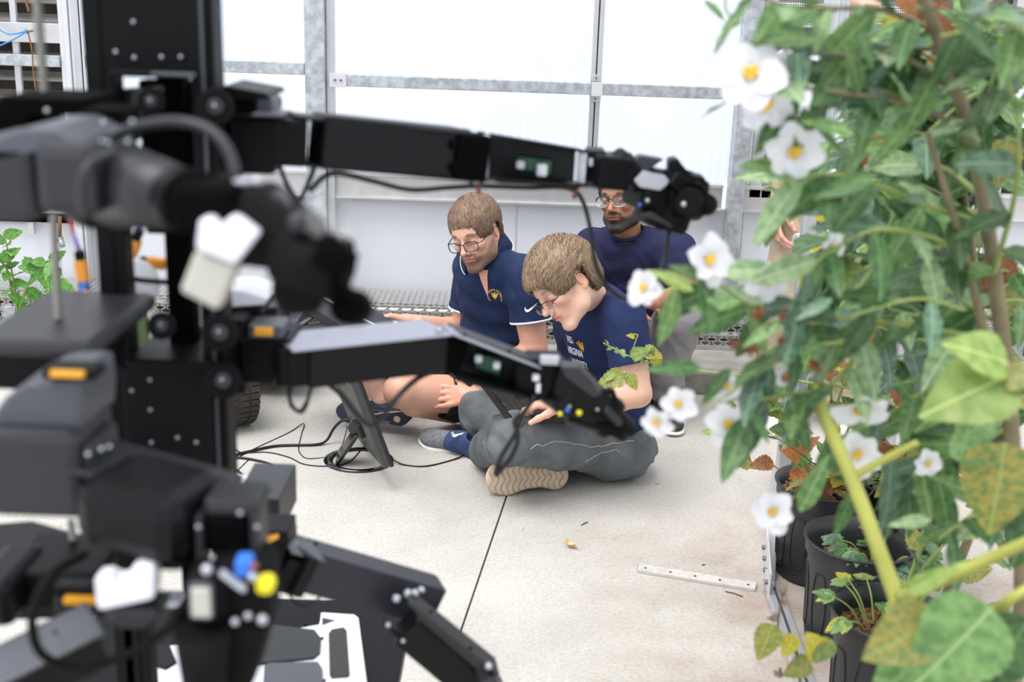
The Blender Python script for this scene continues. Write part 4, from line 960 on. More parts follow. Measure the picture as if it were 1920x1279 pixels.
def shp(mb, q):
    t = q[0]
    if t == 'b':
        x0, y0, x1, y1, Y, d = q[1:7]; bev = q[7] if len(q) > 7 else .003; xm, ym = (x0+x1)/2, (y0+y1)/2
        a, b_ = W(x0, ym, Y)[0], W(x1, ym, Y)[0]; z1, z0 = W(xm, y0, Y)[2], W(xm, y1, Y)[2]
        mb.box(((a+b_)/2, Y+d/2, (z0+z1)/2), (b_-a, d, z1-z0), bev=bev)
    elif t == 'l':
        a = W(*q[1:4]); b_ = W(*q[4:7]); Y = (q[3]+q[6])/2; mb.beam(a, b_, q[8] if len(q) > 8 else .05, pm(q[7], Y), bev=q[9] if len(q) > 9 else .004)
    elif t == 'c': mb.cyl(W(*q[1:4]), W(*q[4:7]), pm(q[7], (q[3]+q[6])/2), 28, r2=pm(q[8], q[6]) if len(q) > 8 else None, bev=.0015 if len(q) <= 8 else 0)
    elif t == 's': mb.ball(W(*q[1:4]), pm(q[4], q[3]), 2)
    elif t == 't': mb.tube(spline([W(*p) for p in q[1]], 7), pm(q[2], q[1][0][2]), 10)
    elif t == 'q': mb.prism([W(x, y, q[2]) for x, y in q[1]], np.array([0, q[3], 0]), bev=q[4] if len(q) > 4 else .002)
    elif t == 'h': mb.prism([G(x, y, q[2]) for x, y in q[1]], np.array([0, 0, -q[3]]), bev=q[4] if len(q) > 4 else .0015)
SPLIT = ('arm_cable', 'elbow_bolt', 'silver_fitting', 'lower_box', 'tube_collar', 'power_wire', 'thin_wire', 'cable_tie', 'connector', 'pale_strip', 'wrist_parts', 'copper_tag', 'amber_label', 'deck_slot', 'gripper_knob', 'joint_block', 'silver_rod', 'arm_plate')
def part(name, m, par, *qs, label=None, kind=None):
    if name in SPLIT and len(qs) > 1: return [part('wrist_fitting' if name == 'wrist_parts' else name, m, par, q) for q in qs][0]
    mb = MB()
    for q in qs: shp(mb, q)
    o = mb.build(name, m, par)
    if label: o['label'] = label
    if kind: o['kind'] = kind
    return o
def bolts(par, pts, r=5, m=None, name='bolt'):
    for x, y, Y in pts: part(name, m or M_sil, par, ('c', x, y, Y, x, y, Y-.005, r*.62))
ROB = thing('field_robot', (W(300, 900, 1.4)[0], 1.45, 0), 'tall black multi-arm field robot filling the left foreground, out of focus', 'robot')
# ---- mast
Y0 = 1.36
def col(xa, xb, yr, Y, d, z0=.40, z1=1.95):
    a, b_ = W(xa, yr, Y)[0], W(xb, yr, Y)[0]; mb = MB(); mb.box(((a+b_)/2, Y+d/2, (z0+z1)/2), (b_-a, d, z1-z0), bev=.002); return mb
lc = col(150, 205, 20, Y0, .035); lc.box((W(178, 20, Y0)[0], Y0-.001, 1.2), (.008, .003, 1.5)); mast = lc.build('mast_column', M_blk, ROB)
rc = col(352, 398, 20, Y0-.01, .045); rc.box((W(385, 20, Y0)[0], Y0-.012, 1.2), (.007, .003, 1.5)); mast2 = rc.build('mast_column', M_blk, ROB)
col(300, 350, 300, Y0+.05, .03).build('mast_column', M_deep, ROB)
mb = col(372, 380, 20, Y0-.014, .002); mb.build('edge_strip', M_grey, mast2)
pl = part('mast_plate', M_blk, ROB, ('b', 200, -60, 360, 138, Y0, .01), ('b', 205, 132, 366, 146, Y0-.02, .03))
bolts(pl, [(250, 41, Y0), (252, 108, Y0), (217, 97, Y0), (303, 107, Y0), (339, 107, Y0)], 6)
part('cross_plate', M_grey, ROB, ('b', 280, 136, 366, 145, Y0-.03, .012))
pl = part('mast_box', M_blk, ROB, ('b', 232, 690, 398, 880, Y0-.02, .012), ('b', 236, 676, 400, 700, Y0-.02, .10))
bolts(pl, [(281, 712, Y0-.02), (282, 768, Y0-.02), (247, 732, Y0-.02), (284, 829, Y0-.02), (333, 820, Y0-.02), (368, 829, Y0-.02)], 6)
part('mast_foot', M_blk, ROB, ('b', 215, 1080, 268, 1400, 1.36, .05), ('b', 205, 980, 400, 1010, 1.36, .12))
part('side_bracket', M_plast, ROB, ('q', [(212, 168), (255, 165), (262, 230), (232, 262), (216, 262)], 1.40, .02), ('q', [(250, 170), (300, 162), (302, 176), (275, 190), (262, 232), (240, 232)], 1.36, .015))
for x, y, r in ((404, 200, 32), (283, 190, 24), (412, 624, 34), (303, 611, 26), (418, 714, 34)):
    w_ = part('idler_wheel', M_rub, ROB, ('c', x, y, 1.30, x+2, y, 1.36, r)); part('wheel_hub', M_plast, w_, ('c', x, y, 1.293, x, y, 1.30, r*.45)); bolts(w_, [(x-2, y-2, 1.293)], r*.16)
part('carriage_block', M_deep, ROB, ('b', 266, 152, 372, 440, 1.43, .03), ('b', 380, 185, 450, 330, 1.46, .03))
# lead screws
for a, b_, Y, r in (((66, -40), (84, 182), 1.22, 9), ((100, 405), (112, 640), 1.25, 8), ((132, 975), (142, 1045), 1.20, 8)):
    p, q = W(*a, Y), W(*b_, Y); n_ = int(np.linalg.norm(q-p)/.0026); rr = []; pts = []
    for i in range(n_*2+1): pts.append(p+(q-p)*i/(n_*2)); rr.append(pm(r, Y)*(1 if i % 2 else .78))
    mb = MB(); mb.tube(pts, rr, 14, smooth=False); mb.build('lead_screw', M_screw, ROB)
# ---- carriage tops
part('carriage', M_blk, ROB, ('q', [(398, 172), (420, 160), (500, 175), (505, 184), (400, 190)], 1.40, .10), ('b', 425, 190, 505, 214, 1.42, .08), ('b', 396, 212, 520, 222, 1.40, .06))
part('motor_bracket', M_grey, ROB, ('b', 480, 182, 511, 216, 1.41, .05), ('b', 470, 213, 530, 220, 1.38, .05))
# ---- arm A (top right)
A = part('robot_arm', M_blk, ROB, ('b', 432, 218, 530, 312, 1.42, .09, .006), ('c', 525, 232, 1.44, 527, 300, 1.44, 20), ('b', 400, 300, 512, 326, 1.42, .06), ('l', 520, 262, 1.45, 575, 265, 1.455, 82, .06))
bolts(A, [(464, 244, 1.42), (464, 268, 1.42), (510, 246, 1.42), (510, 268, 1.42)], 3.5, M_plast)
part('arm_link', M_link, A, ('l', 592, 262, 1.46, 858, 287, 1.56, 92, .055, .005), ('l', 545, 216, 1.452, 870, 247, 1.56, 7, .062), ('l', 550, 303, 1.452, 880, 333, 1.57, 7, .062))
part('elbow_motor', M_deep, A, ('l', 838, 288, 1.545, 900, 294, 1.57, 82, .06, .006), ('c', 845, 245, 1.55, 880, 250, 1.57, 7), ('l', 828, 268, 1.54, 840, 268, 1.545, 16, .06), ('l', 828, 310, 1.54, 840, 310, 1.545, 16, .06))
for x, y0_, y1_ in ((909, 252, 336), (1091, 284, 347)): part('white_bracket', M_wbr, A, ('q', [(x-7, y0_+4), (x+4, y0_), (x+10, y0_+3), (x+5, y1_), (x-10, y1_)], 1.585 if x < 1000 else 1.68, .05))
part('forearm_link', M_link, A, ('l', 918, 253, 1.59, 1082, 281, 1.69, 7, .06, .002), ('l', 915, 335, 1.59, 1080, 343, 1.69, 6, .06, .002), ('q', [(918, 255), (1080, 284), (1076, 342), (914, 334)], 1.655, .006))
part('circuit_board', M_pcb, A, ('q', [(970, 292), (1035, 302), (1032, 328), (966, 318)], 1.645, .003)); part('connector', M_wbr, A, ('b', 968, 302, 984, 318, 1.63, .01), ('b', 1006, 308, 1026, 332, 1.63, .012))
part('wrist', M_blk, A, ('l', 1104, 318, 1.70, 1165, 324, 1.73, 60, .055, .006), ('b', 1100, 283, 1136, 298, 1.70, .05), ('b', 1128, 292, 1190, 352, 1.73, .05, .005), ('s', 1138, 336, 1.72, 16), ('c', 1150, 300, 1.72, 1215, 345, 1.74, 26))
part('wrist_plate', M_sil, A, ('b', 1104, 298, 1112, 312, 1.69, .01, .001), ('b', 1112, 318, 1120, 338, 1.69, .01, .001))
part('gripper_body', M_blk, A, ('l', 1188, 348, 1.74, 1305, 372, 1.78, 76, .075, .01), ('l', 1205, 385, 1.74, 1285, 410, 1.76, 62, .06, .012), ('q', [(1255, 300), (1273, 298), (1290, 330), (1322, 332), (1328, 352), (1285, 402), (1252, 398)], 1.72, .04, .004), ('c', 1240, 408, 1.72, 1262, 415, 1.76, 22), ('l', 1250, 330, 1.72, 1310, 385, 1.75, 30, .04))
part('gripper_cover', M_plast, A, ('q', [(1152, 326), (1200, 292), (1246, 300), (1206, 322), (1196, 334)], 1.715, .03, .003)); part('gripper_screen', M_sil, A, ('q', [(1188, 338), (1206, 320), (1248, 330), (1258, 342), (1238, 358), (1200, 352)], 1.708, .012, .002))
part('gripper_finger', M_rub, A, ('c', 1292, 378, 1.70, 1304, 385, 1.75, 26), ('c', 1318, 380, 1.71, 1326, 384, 1.74, 20), ('l', 1300, 340, 1.72, 1330, 378, 1.73, 12, .03)); part('side_plate', M_plast, A, ('q', [(1196, 402), (1222, 398), (1258, 420), (1262, 428), (1230, 415)], 1.70, .02))
part('small_led', M_bl2, A, ('s', 1200, 384, 1.68, 3)); part('small_knob', M_sil, A, ('s', 1282, 383, 1.66, 5), ('s', 1214, 376, 1.68, 4))
part('arm_cable', M_cab, A, ('t', [(520, 300, 1.44), (538, 345, 1.44), (560, 374, 1.44), (575, 350, 1.44), (590, 312, 1.46)], 4.5), ('t', [(580, 358, 1.45), (610, 330, 1.46), (640, 326, 1.46), (700, 340, 1.5), (770, 356, 1.53), (840, 352, 1.56), (900, 349, 1.58), (990, 352, 1.64), (1060, 352, 1.68), (1090, 372, 1.69), (1107, 430, 1.70), (1118, 500, 1.70), (1150, 548, 1.70), (1185, 561, 1.70), (1220, 540, 1.70), (1245, 490, 1.72), (1256, 420, 1.74)], 5))
part('cable_tie', M_cab, A, ('t', [(875, 334, 1.56), (892, 350, 1.56), (905, 340, 1.57), (930, 334, 1.58)], 3), ('t', [(1060, 345, 1.67), (1078, 353, 1.68), (1095, 345, 1.69), (1120, 342, 1.69)], 3)); part('copper_tag', mat('copper_tag', '8a4a36', .5), A, ('l', 898, 345, 1.56, 897, 362, 1.56, 3, .003), ('l', 1082, 352, 1.68, 1076, 372, 1.68, 3, .003))
# ---- arm B (middle right)
B = part('robot_arm', M_blk, ROB, ('b', 440, 636, 545, 722, 1.42, .09, .006), ('b', 430, 600, 458, 740, 1.42, .06), ('c', 532, 650, 1.42, 534, 718, 1.42, 22), ('l', 530, 680, 1.43, 575, 676, 1.44, 76, .055))
bolts(B, [(478, 663, 1.42), (478, 688, 1.42), (523, 666, 1.42), (523, 690, 1.42)], 3.5, M_plast)
part('label_plate', M_grey, B, ('b', 465, 612, 530, 636, 1.42, .05)); part('amber_label', M_lab, B, ('b', 476, 616, 510, 630, 1.412, .008, .001))
part('arm_link', M_link, B, ('l', 560, 680, 1.44, 818, 652, 1.55, 74, .07, .005)); part('top_plate', M_top, B, ('l', 525, 643, 1.43, 822, 614, 1.55, 5, .085, .002))
bolts(B, [(565, 636, 1.46), (600, 632, 1.47)], 5, M_plast)
part('elbow_motor', M_deep, B, ('l', 812, 652, 1.55, 850, 662, 1.57, 70, .06, .004)); part('elbow_bolt', M_sil, B, ('c', 824, 628, 1.52, 824, 614, 1.52, 7))
part('forearm_link', M_link, B, ('l', 850, 618, 1.56, 1000, 674, 1.60, 7, .06, .002), ('l', 845, 700, 1.56, 1000, 738, 1.60, 7, .06, .002), ('q', [(845, 618), (1000, 680), (1002, 742), (840, 700)], 1.61, .006))
part('forearm_top_plate', M_top, B, ('l', 835, 616, 1.54, 1005, 682, 1.585, 5, .05, .002)); bolts(B, [(872, 628, 1.53), (955, 658, 1.55)], 5, M_deep)
part('circuit_board', M_pcb, B, ('q', [(892, 664), (940, 676), (936, 704), (890, 690)], 1.585, .003)); part('connector', M_wbr, B, ('b', 890, 668, 904, 682, 1.57, .01), ('b', 924, 680, 938, 694, 1.57, .01))
part('wrist', M_blk, B, ('b', 962, 682, 1060, 752, 1.58, .05, .006), ('b', 985, 675, 1052, 690, 1.57, .05)); part('wrist_connector', M_wbr, B, ('b', 998, 703, 1012, 716, 1.565, .01, .002), ('b', 1005, 720, 1014, 738, 1.565, .008, .002)); part('wrist_plate', M_sil, B, ('b', 1012, 672, 1050, 686, 1.55, .02))
part('gripper_body', M_link, B, ('l', 1040, 722, 1.58, 1140, 782, 1.62, 84, .07, .012), ('l', 1100, 745, 1.60, 1170, 808, 1.63, 50, .05, .01), ('q', [(1048, 690), (1080, 692), (1120, 728), (1148, 752), (1150, 778), (1090, 770), (1035, 740)], 1.555, .04, .005))
part('gripper_cover', M_plast, B, ('q', [(1050, 688), (1086, 690), (1108, 712), (1128, 742), (1112, 746), (1060, 708)], 1.535, .03)); part('gripper_finger', M_rub, B, ('l', 1125, 735, 1.57, 1150, 732, 1.57, 10, .02), ('l', 1148, 730, 1.57, 1160, 765, 1.57, 8, .02), ('c', 1160, 795, 1.58, 1182, 808, 1.60, 14), ('l', 1060, 775, 1.58, 1165, 806, 1.6, 26, .04, .006))
part('yellow_cap', M_yel, B, ('s', 1050, 776, 1.545, 5), ('s', 1086, 774, 1.545, 6)); part('blue_cap', M_bl2, B, ('s', 1064, 769, 1.545, 5)); bolts(B, [(1068, 762, 1.54), (1120, 768, 1.54)], 5)
part('gripper_finger', M_plast, B, ('l', 1065, 790, 1.56, 1120, 806, 1.58, 10, .02), ('l', 1128, 760, 1.56, 1158, 792, 1.57, 14, .03))
part('arm_cable', M_cab, B, ('t', [(540, 718, 1.43), (545, 755, 1.42), (560, 772, 1.42), (572, 765, 1.42), (584, 722, 1.43)], 4), ('t', [(610, 715, 1.46), (640, 740, 1.46), (668, 775, 1.46), (690, 795, 1.46), (712, 788, 1.46), (745, 745, 1.47), (780, 712, 1.5), (808, 698, 1.52)], 5.5), ('t', [(1003, 742, 1.56), (985, 770, 1.56), (965, 790, 1.56), (972, 820, 1.56), (960, 855, 1.56), (940, 880, 1.56), (930, 890, 1.56), (938, 860, 1.56), (965, 815, 1.56), (985, 770, 1.57), (1000, 748, 1.57)], 5))
part('thin_wire', M_cab, B, ('t', [(500, 714, 1.42), (508, 726, 1.42), (522, 724, 1.42), (525, 712, 1.42)], 1.5), ('t', [(548, 724, 1.42), (543, 760, 1.42), (562, 768, 1.42), (580, 740, 1.43)], 1.5))
# ---- arm C (bottom right)
Cc_ = part('robot_arm', M_blk, ROB, ('b', 480, 1022, 538, 1110, 1.42, .08, .006), ('l', 520, 1060, 1.43, 560, 1075, 1.44, 72, .055), ('b', 478, 998, 540, 1024, 1.40, .06))
part('amber_label', M_lab, Cc_, ('l', 492, 1012, 1.395, 520, 998, 1.41, 10, .02, .001)); bolts(Cc_, [(525, 1100, 1.42), (548, 1110, 1.42), (556, 1018, 1.40), (572, 1008, 1.41)], 4)
part('arm_link', M_link, Cc_, ('l', 540, 1062, 1.43, 560, 1068, 1.44, 84, .075, .005)); part('top_plate', M_grey, Cc_, ('l', 535, 1020, 1.44, 600, 1037, 1.46, 4, .06, .002))
bolts(Cc_, [(592, 1020, 1.42)], 7, M_deep)
part('elbow_bolt', M_sil, Cc_, ('c', 742, 1127, 1.42, 745, 1118, 1.42, 8), ('c', 790, 1110, 1.44, 790, 1102, 1.44, 7), ('s', 765, 1113, 1.43, 9), ('s', 778, 1112, 1.43, 8))
part('forearm_link', M_link, Cc_, ('l', 760, 1170, 1.45, 925, 1310, 1.47, 70, .05, .005)); part('forearm_top_plate', M_plast, Cc_, ('l', 765, 1118, 1.42, 932, 1252, 1.44, 8, .045, .003)); bolts(Cc_, [(808, 1147, 1.41), (882, 1216, 1.41)], 6, M_deep)
part('elbow_bolt', M_sil, Cc_, ('s', 916, 1249, 1.40, 8), ('s', 728, 1172, 1.42, 6), ('s', 756, 1202, 1.42, 5)); part('wrist', M_plast, Cc_, ('l', 905, 1262, 1.43, 948, 1330, 1.44, 40, .05, .006))
part('arm_cable', M_cab, Cc_, ('t', [(540, 1110, 1.43), (556, 1132, 1.42), (580, 1136, 1.42), (600, 1120, 1.43)], 2.5), ('t', [(720, 1160, 1.45), (770, 1225, 1.45), (850, 1262, 1.45), (900, 1279, 1.46)], 5))
# ---- arm D (near, upper left)
D = part('robot_arm', M_plast, ROB, ('b', 60, 268, 182, 408, .98, .10, .012), ('b', -60, 262, 64, 418, 1.0, .10, .01), label='blurred dark grey arm with rounded cap')
mb = MB(); c_ = W(40, 330, 1.0)
prof = [W(-60, 300, 1.0), W(-20, 262, 1.0), (W(40, 240, 1.0)), W(95, 240, 1.0), W(140, 262, 1.0), W(170, 290, 1.0), W(160, 300, 1.0), W(60, 275, 1.0), W(-20, 310, 1.0)]
mb.prism(prof, np.array([0, .12, 0]), bev=.004); mb.build('rounded_cap', M_grey, D)
part('tube_link', M_plast, D, ('c', 215, 345, 1.06, 345, 375, .96, 84, 56)); part('tube_collar', M_blk, D, ('c', 338, 374, .965, 362, 380, .945, 60, 62), ('c', 178, 338, 1.085, 216, 345, 1.06, 88, 86))
part('joint_block', M_deep, D, ('b', 0, 183, 160, 215, 1.15, .10), ('b', 150, 205, 230, 275, 1.12, .06), ('b', -40, 190, 60, 262, 1.20, .08)); bolts(D, [(88, 207, 1.14), (168, 228, 1.10), (194, 229, 1.10), (190, 266, 1.02), (202, 268, 1.02), (240, 266, 1.02), (248, 228, 1.02)], 7)
part('arm_cable', M_plast, D, ('t', [(205, 262, 1.05), (250, 240, 1.03), (330, 228, 1.0), (395, 246, .99), (430, 290, .98), (440, 345, .97), (415, 385, .97)], 10), ('t', [(215, 285, .97), (170, 305, .93), (152, 350, .92), (158, 410, .92)], 8))
part('gripper_body', M_rub, D, ('l', 380, 420, .95, 560, 440, .94, 120, .06, .012), ('l', 460, 370, .95, 580, 470, .93, 100, .06, .015), ('c', 540, 470, .92, 640, 520, .90, 62, 50), ('q', [(510, 480), (560, 480), (610, 520), (600, 590), (530, 598), (505, 560)], .93, .05, .006), ('l', 540, 440, .93, 655, 480, .92, 46, .05, .01))
part('gripper_knob', M_deep, D, ('c', 650, 575, .90, 668, 577, .93, 34), ('c', 600, 460, .89, 655, 505, .89, 32), ('l', 600, 510, .9, 668, 560, .91, 22, .03)); part('gripper_cap', M_plast, D, ('q', [(480, 385), (515, 358), (548, 392), (535, 430), (500, 445), (470, 415)], .925, .03, .004), ('s', 560, 418, .90, 22), ('s', 600, 440, .90, 18))
part('light_box', M_bei, D, ('q', [(365, 470), (445, 500), (408, 585), (335, 548)], .905, .03, .004)); part('light_box_lid', M_wbr, D, ('q', [(366, 468), (372, 412), (395, 408), (412, 428), (430, 406), (446, 410), (488, 438), (440, 498)], .90, .03, .003))
part('wrist_parts', M_sil, D, ('b', 372, 345, 392, 400, .935, .01), ('s', 358, 372, .93, 12), ('b', 398, 362, 412, 398, .93, .01), ('s', 455, 392, .93, 14), ('b', 435, 336, 470, 350, .93, .01), ('s', 480, 340, .93, 9)); part('wrist_block', M_deep, D, ('l', 345, 380, .955, 470, 385, .94, 90, .06, .01))
part('clear_guard', M_lens, D, ('c', 600, 420, .91, 640, 400, .90, 50))
# ---- arm E (near, left middle)
E_ = part('robot_arm', M_plast, ROB, ('b', -30, 812, 152, 975, 1.02, .10, .01), ('b', 150, 835, 182, 975, 1.03, .07, .006), label='blurred dark grey arm bending towards the lower gripper')
part('rounded_cap', M_grey, E_, ('q', [(-30, 800), (8, 745), (50, 724), (70, 715), (148, 712), (156, 760), (152, 820), (-30, 826)], 1.04, .10, .006))
part('carriage', M_plast, ROB, ('b', -60, 640, 178, 676, 1.16, .22, .01)); part('carriage', M_blk, ROB, ('b', -40, 662, 170, 735, 1.18, .12, .006)); part('carriage_hole', M_deep, ROB, ('h', [(75, 632), (100, 622), (150, 622), (172, 632), (150, 645), (100, 646)], W(120, 634, 1.25)[2]+.004, .004, 0))
part('amber_label', M_lab, ROB, ('b', 92, 698, 155, 709, 1.02, .008, .001)); part('label_plate', M_blk, ROB, ('b', 78, 694, 178, 714, 1.03, .03, .002))
part('tube_link', M_link, E_, ('l', 195, 925, 1.04, 385, 975, 1.00, 142, .10, .02), ('c', 215, 945, 1.03, 370, 985, .99, 66, 56)); part('top_plate', M_plast, E_, ('l', 160, 850, 1.06, 430, 925, 1.04, 10, .085, .004)); bolts(E_, [(246, 858, 1.03), (382, 905, 1.02)], 6, M_deep); bolts(E_, [(165, 852, 1.02), (190, 842, 1.03), (205, 838, 1.04)], 8)
part('wrist_block', M_deep, E_, ('b', 375, 965, 470, 1045, .98, .06, .01)); part('wrist_cap', M_plast, E_, ('b', 380, 938, 488, 972, .98, .05, .006), ('b', 366, 970, 380, 1060, .975, .04), ('b', 468, 965, 486, 1060, .975, .04)); bolts(E_, [(450, 962, .97), (372, 988, .97), (482, 988, .97), (398, 1046, .95)], 8)
part('gripper_body', M_rub, E_, ('b', 340, 1080, 420, 1185, .93, .05, .015), ('b', 395, 1060, 505, 1200, .95, .06, .012), ('c', 380, 1180, .93, 385, 1320, .93, 58, 40), ('q', [(340, 1180), (500, 1190), (470, 1300), (430, 1320), (340, 1300)], .94, .06, .008), ('l', 320, 1165, .95, 345, 1150, .95, 30, .03, .006))
part('gripper_screen', M_grey, E_, ('b', 350, 1095, 400, 1168, .922, .01, .006)); part('display', M_bei, E_, ('b', 358, 1105, 394, 1160, .918, .005, .002)); part('blue_cap', M_bl2, E_, ('b', 438, 1052, 470, 1086, .91, .02, .004)); part('yellow_cap', M_yel, E_, ('b', 476, 1090, 512, 1120, .91, .02, .006))
part('silver_rod', M_sil, E_, ('l', 412, 1070, .91, 462, 1108, .91, 15, .01), ('s', 388, 1068, .91, 12), ('s', 474, 1082, .905, 10), ('s', 465, 1155, .91, 8), ('s', 492, 1162, .91, 11), ('s', 441, 1166, .91, 8)); part('copper_ring', bpy.data.materials['copper_tag'], E_, ('s', 477, 1062, .905, 8))
part('white_yoke', M_wbr, E_, ('q', [(175, 1088), (182, 1080), (206, 1078), (216, 1096), (238, 1094), (243, 1070), (254, 1062), (284, 1062), (291, 1074), (290, 1118), (284, 1126), (190, 1146), (180, 1140)], .96, .02, .003)); part('perforated_cup', M_plast, E_, ('b', 196, 1140, 300, 1165, .97, .04, .006), ('q', [(200, 1160), (300, 1158), (270, 1180), (225, 1180)], .98, .03))
part('yoke_arm', M_blk, E_, ('l', 290, 1050, 1.0, 355, 1052, .98, 20, .03), ('b', 215, 1040, 300, 1072, 1.02, .05)); part('hose', M_rub, E_, ('t', [(160, 1040, 1.02), (95, 1080, .95), (62, 1150, .93), (70, 1215, .93), (110, 1245, .94), (160, 1250, .95), (250, 1222, .97), (330, 1170, .97)], 9))
# ---- arm F (near, lower left)
F_ = part('robot_arm', M_link, ROB, ('b', -60, 1095, 20, 1180, 1.08, .1, .01), ('b', 100, 1100, 172, 1126, 1.10, .05), ('l', -20, 1300, 1.02, 185, 1195, 1.08, 90, .06, .006), label='dark grey link leaving the lower left corner')
part('carriage', M_link, ROB, ('h', [(-60, 985), (60, 975), (185, 1010), (205, 1060), (190, 1085), (-60, 1090)], W(80, 1030, 1.24)[2], .05, .003)); part('carriage', M_blk, ROB, ('b', 0, 1075, 190, 1150, 1.12, .10, .006)); part('carriage_ring', M_grey, ROB, ('c', 120, 1052, 1.19, 120, 1046, 1.19, 26)); part('carriage_hole', M_deep, ROB, ('c', 120, 1050, 1.187, 120, 1043, 1.187, 18))
part('amber_label', M_lab, F_, ('b', 118, 1124, 174, 1136, 1.09, .01, .001)); part('label_plate', M_plast, F_, ('b', 100, 1118, 182, 1152, 1.10, .03)); part('top_plate', M_grey, F_, ('l', -30, 1262, 1.0, 180, 1158, 1.06, 6, .07, .003)); bolts(F_, [(104, 1186, 1.03)], 7, M_deep)
# ---- small hardware: connectors, wires, disc, strips
for pts, wires in (((((148, 470), (152, 488)), ((150, 487), (158, 528)), ((157, 528), (160, 545))), None), ((((262, 432), (254, 450)), ((256, 450), (243, 484)), ((243, 484), (239, 492))), None), ((((262, 488), (276, 491)), ((276, 491), (312, 496)), None), None)):
    o = None
    for i, sg in enumerate(pts):
        if sg: q = part('power_connector' if i == 0 else ('connector_shell' if i == 1 else 'connector_boot'), M_or if i == 1 else M_rub, ROB if i == 0 else o, ('l', *sg[0], 1.46, *sg[1], 1.46, 20 if i == 1 else 15, .014, .002)); o = o or q
part('power_wire', M_red, ROB, ('t', [(130, 410, 1.46), (138, 440, 1.46), (146, 470, 1.46)], 3), ('t', [(160, 545, 1.46), (164, 575, 1.46), (160, 605, 1.46)], 6), ('t', [(172, 550, 1.46), (170, 600, 1.46)], 6), ('t', [(250, 415, 1.47), (262, 420, 1.47), (268, 412, 1.47)], 3), ('t', [(165, 985, 1.5), (180, 990, 1.5), (205, 985, 1.5)], 3))
part('power_wire', M_bl2, ROB, ('t', [(138, 440, 1.455), (150, 470, 1.455)], 3), ('t', [(160, 530, 1.455), (155, 555, 1.455), (150, 570, 1.455)], 7), ('t', [(266, 415, 1.465), (262, 432, 1.465)], 4)); part('signal_wire', M_or, ROB, ('t', [(155, 548, 1.45), (170, 560, 1.45)], 8))
part('white_disc', M_wbr, ROB, ('c', 250, 532, 1.44, 252, 531, 1.46, 46)); part('disc_cable', M_deep, ROB, ('t', [(228, 515, 1.43), (260, 525, 1.43), (320, 530, 1.43)], 5))
part('pale_strip', M_aluw, ROB, ('b', 233, 578, 249, 680, 1.6, .02), ('b', 278, 575, 288, 680, 1.6, .02)); part('olive_strip', M_grn, ROB, ('b', 249, 572, 278, 680, 1.6, .015))
part('silver_fitting', M_sil, ROB, ('b', 300, 1128, 335, 1142, 1.3, .03), ('s', 316, 1130, 1.28, 8), ('s', 312, 418, 1.4, 6), ('s', 228, 418, 1.4, 6))
# ---- rover deck below (white cut-out plate with dark panels)
pa_, pb_ = W(540, 1064, 1.44), W(822, 1142, 1.52); dl_ = nrm(pb_-pa_); sd2 = nrm(np.cross(dl_, (0, 0, 1))); sd2 = sd2 if sd2[1] > 0 else -sd2; up2 = np.cross(sd2, dl_); up2 = up2 if up2[2] > 0 else -up2; hh_ = .030
prof2 = [(0, -hh_), (0, hh_), (.045, hh_)] + [(.045+hh_*math.sin(t_)*1.1, hh_*math.cos(t_)) for t_ in np.linspace(.25, 2.9, 10)] + [(.045, -hh_)]
mb = MB(); mb.prism([pa_+sd2*u_+up2*v_ for u_, v_ in prof2], pb_-pa_, bev=.0015)
for f_ in mb.bm.faces: f_.smooth = False
mb.build('link_shell', M_link2, Cc_)
mb = MB(); mb.prism([pb_+dl_*.0005+sd2*(.028+(u_-.028)*.86)+up2*v_*.86 for u_, v_ in prof2], dl_*.001, bev=0); mb.build('shell_opening', M_deep, Cc_)
zd = .44
deck = part('deck_plate', M_wbr, ROB, ('h', [(240, 1279), (270, 1215), (430, 1200), (600, 1172), (602, 1148), (664, 1152), (672, 1158), (692, 1310), (240, 1330)], zd, .006), label='white cut-out deck plate at the bottom edge')
part('deck_panel', M_plast, deck, ('h', [(432, 1184), (470, 1166), (590, 1180), (602, 1196), (600, 1222), (588, 1232), (440, 1248)], zd+.006, .006), label='slate grey panel screwed to the white deck'); part('deck_panel', M_grey, deck, ('h', [(492, 1300), (496, 1246), (506, 1242), (596, 1240), (604, 1252), (606, 1300)], zd+.006, .006)); part('deck_panel', M_link, deck, ('h', [(280, 1215), (318, 1208), (330, 1240), (310, 1252), (275, 1240)], zd+.006, .006))
part('deck_slot', mat('dark_speckle', '3b3b3a', .9, var=.2, vscale=200), deck, ('h', [(616, 1188), (622, 1180), (644, 1176), (650, 1182), (656, 1266), (652, 1270), (622, 1272), (618, 1266)], zd+.0012, .002, 0), ('h', [(604, 1158), (628, 1163), (604, 1172)], zd+.0012, .002, 0))
bolts(deck, [(573, 1173, G(573, 1173, zd)[1]), (604, 1197, G(604, 1197, zd)[1]), (575, 1232, G(575, 1232, zd)[1]), (608, 1276, G(608, 1276, zd)[1])], 5, M_deep)
part('lower_box', M_plast, ROB, ('b', 440, 935, 524, 1010, 1.62, .14, .003), ('b', 262, 985, 330, 1060, 1.7, .2)); part('pale_tray', M_wbr, ROB, ('h', [(426, 878), (482, 898), (440, 912), (426, 910)], W(440, 895, 1.9)[2], .01))
part('under_deck_panel', bpy.data.materials['dark_speckle'], ROB, ('h', [(560, 1150), (722, 1142), (722, 1400), (560, 1400)], .40, .20, .004), label='dark speckled side of the rover below the deck')  # plain dark speckled slab beneath the deck plate
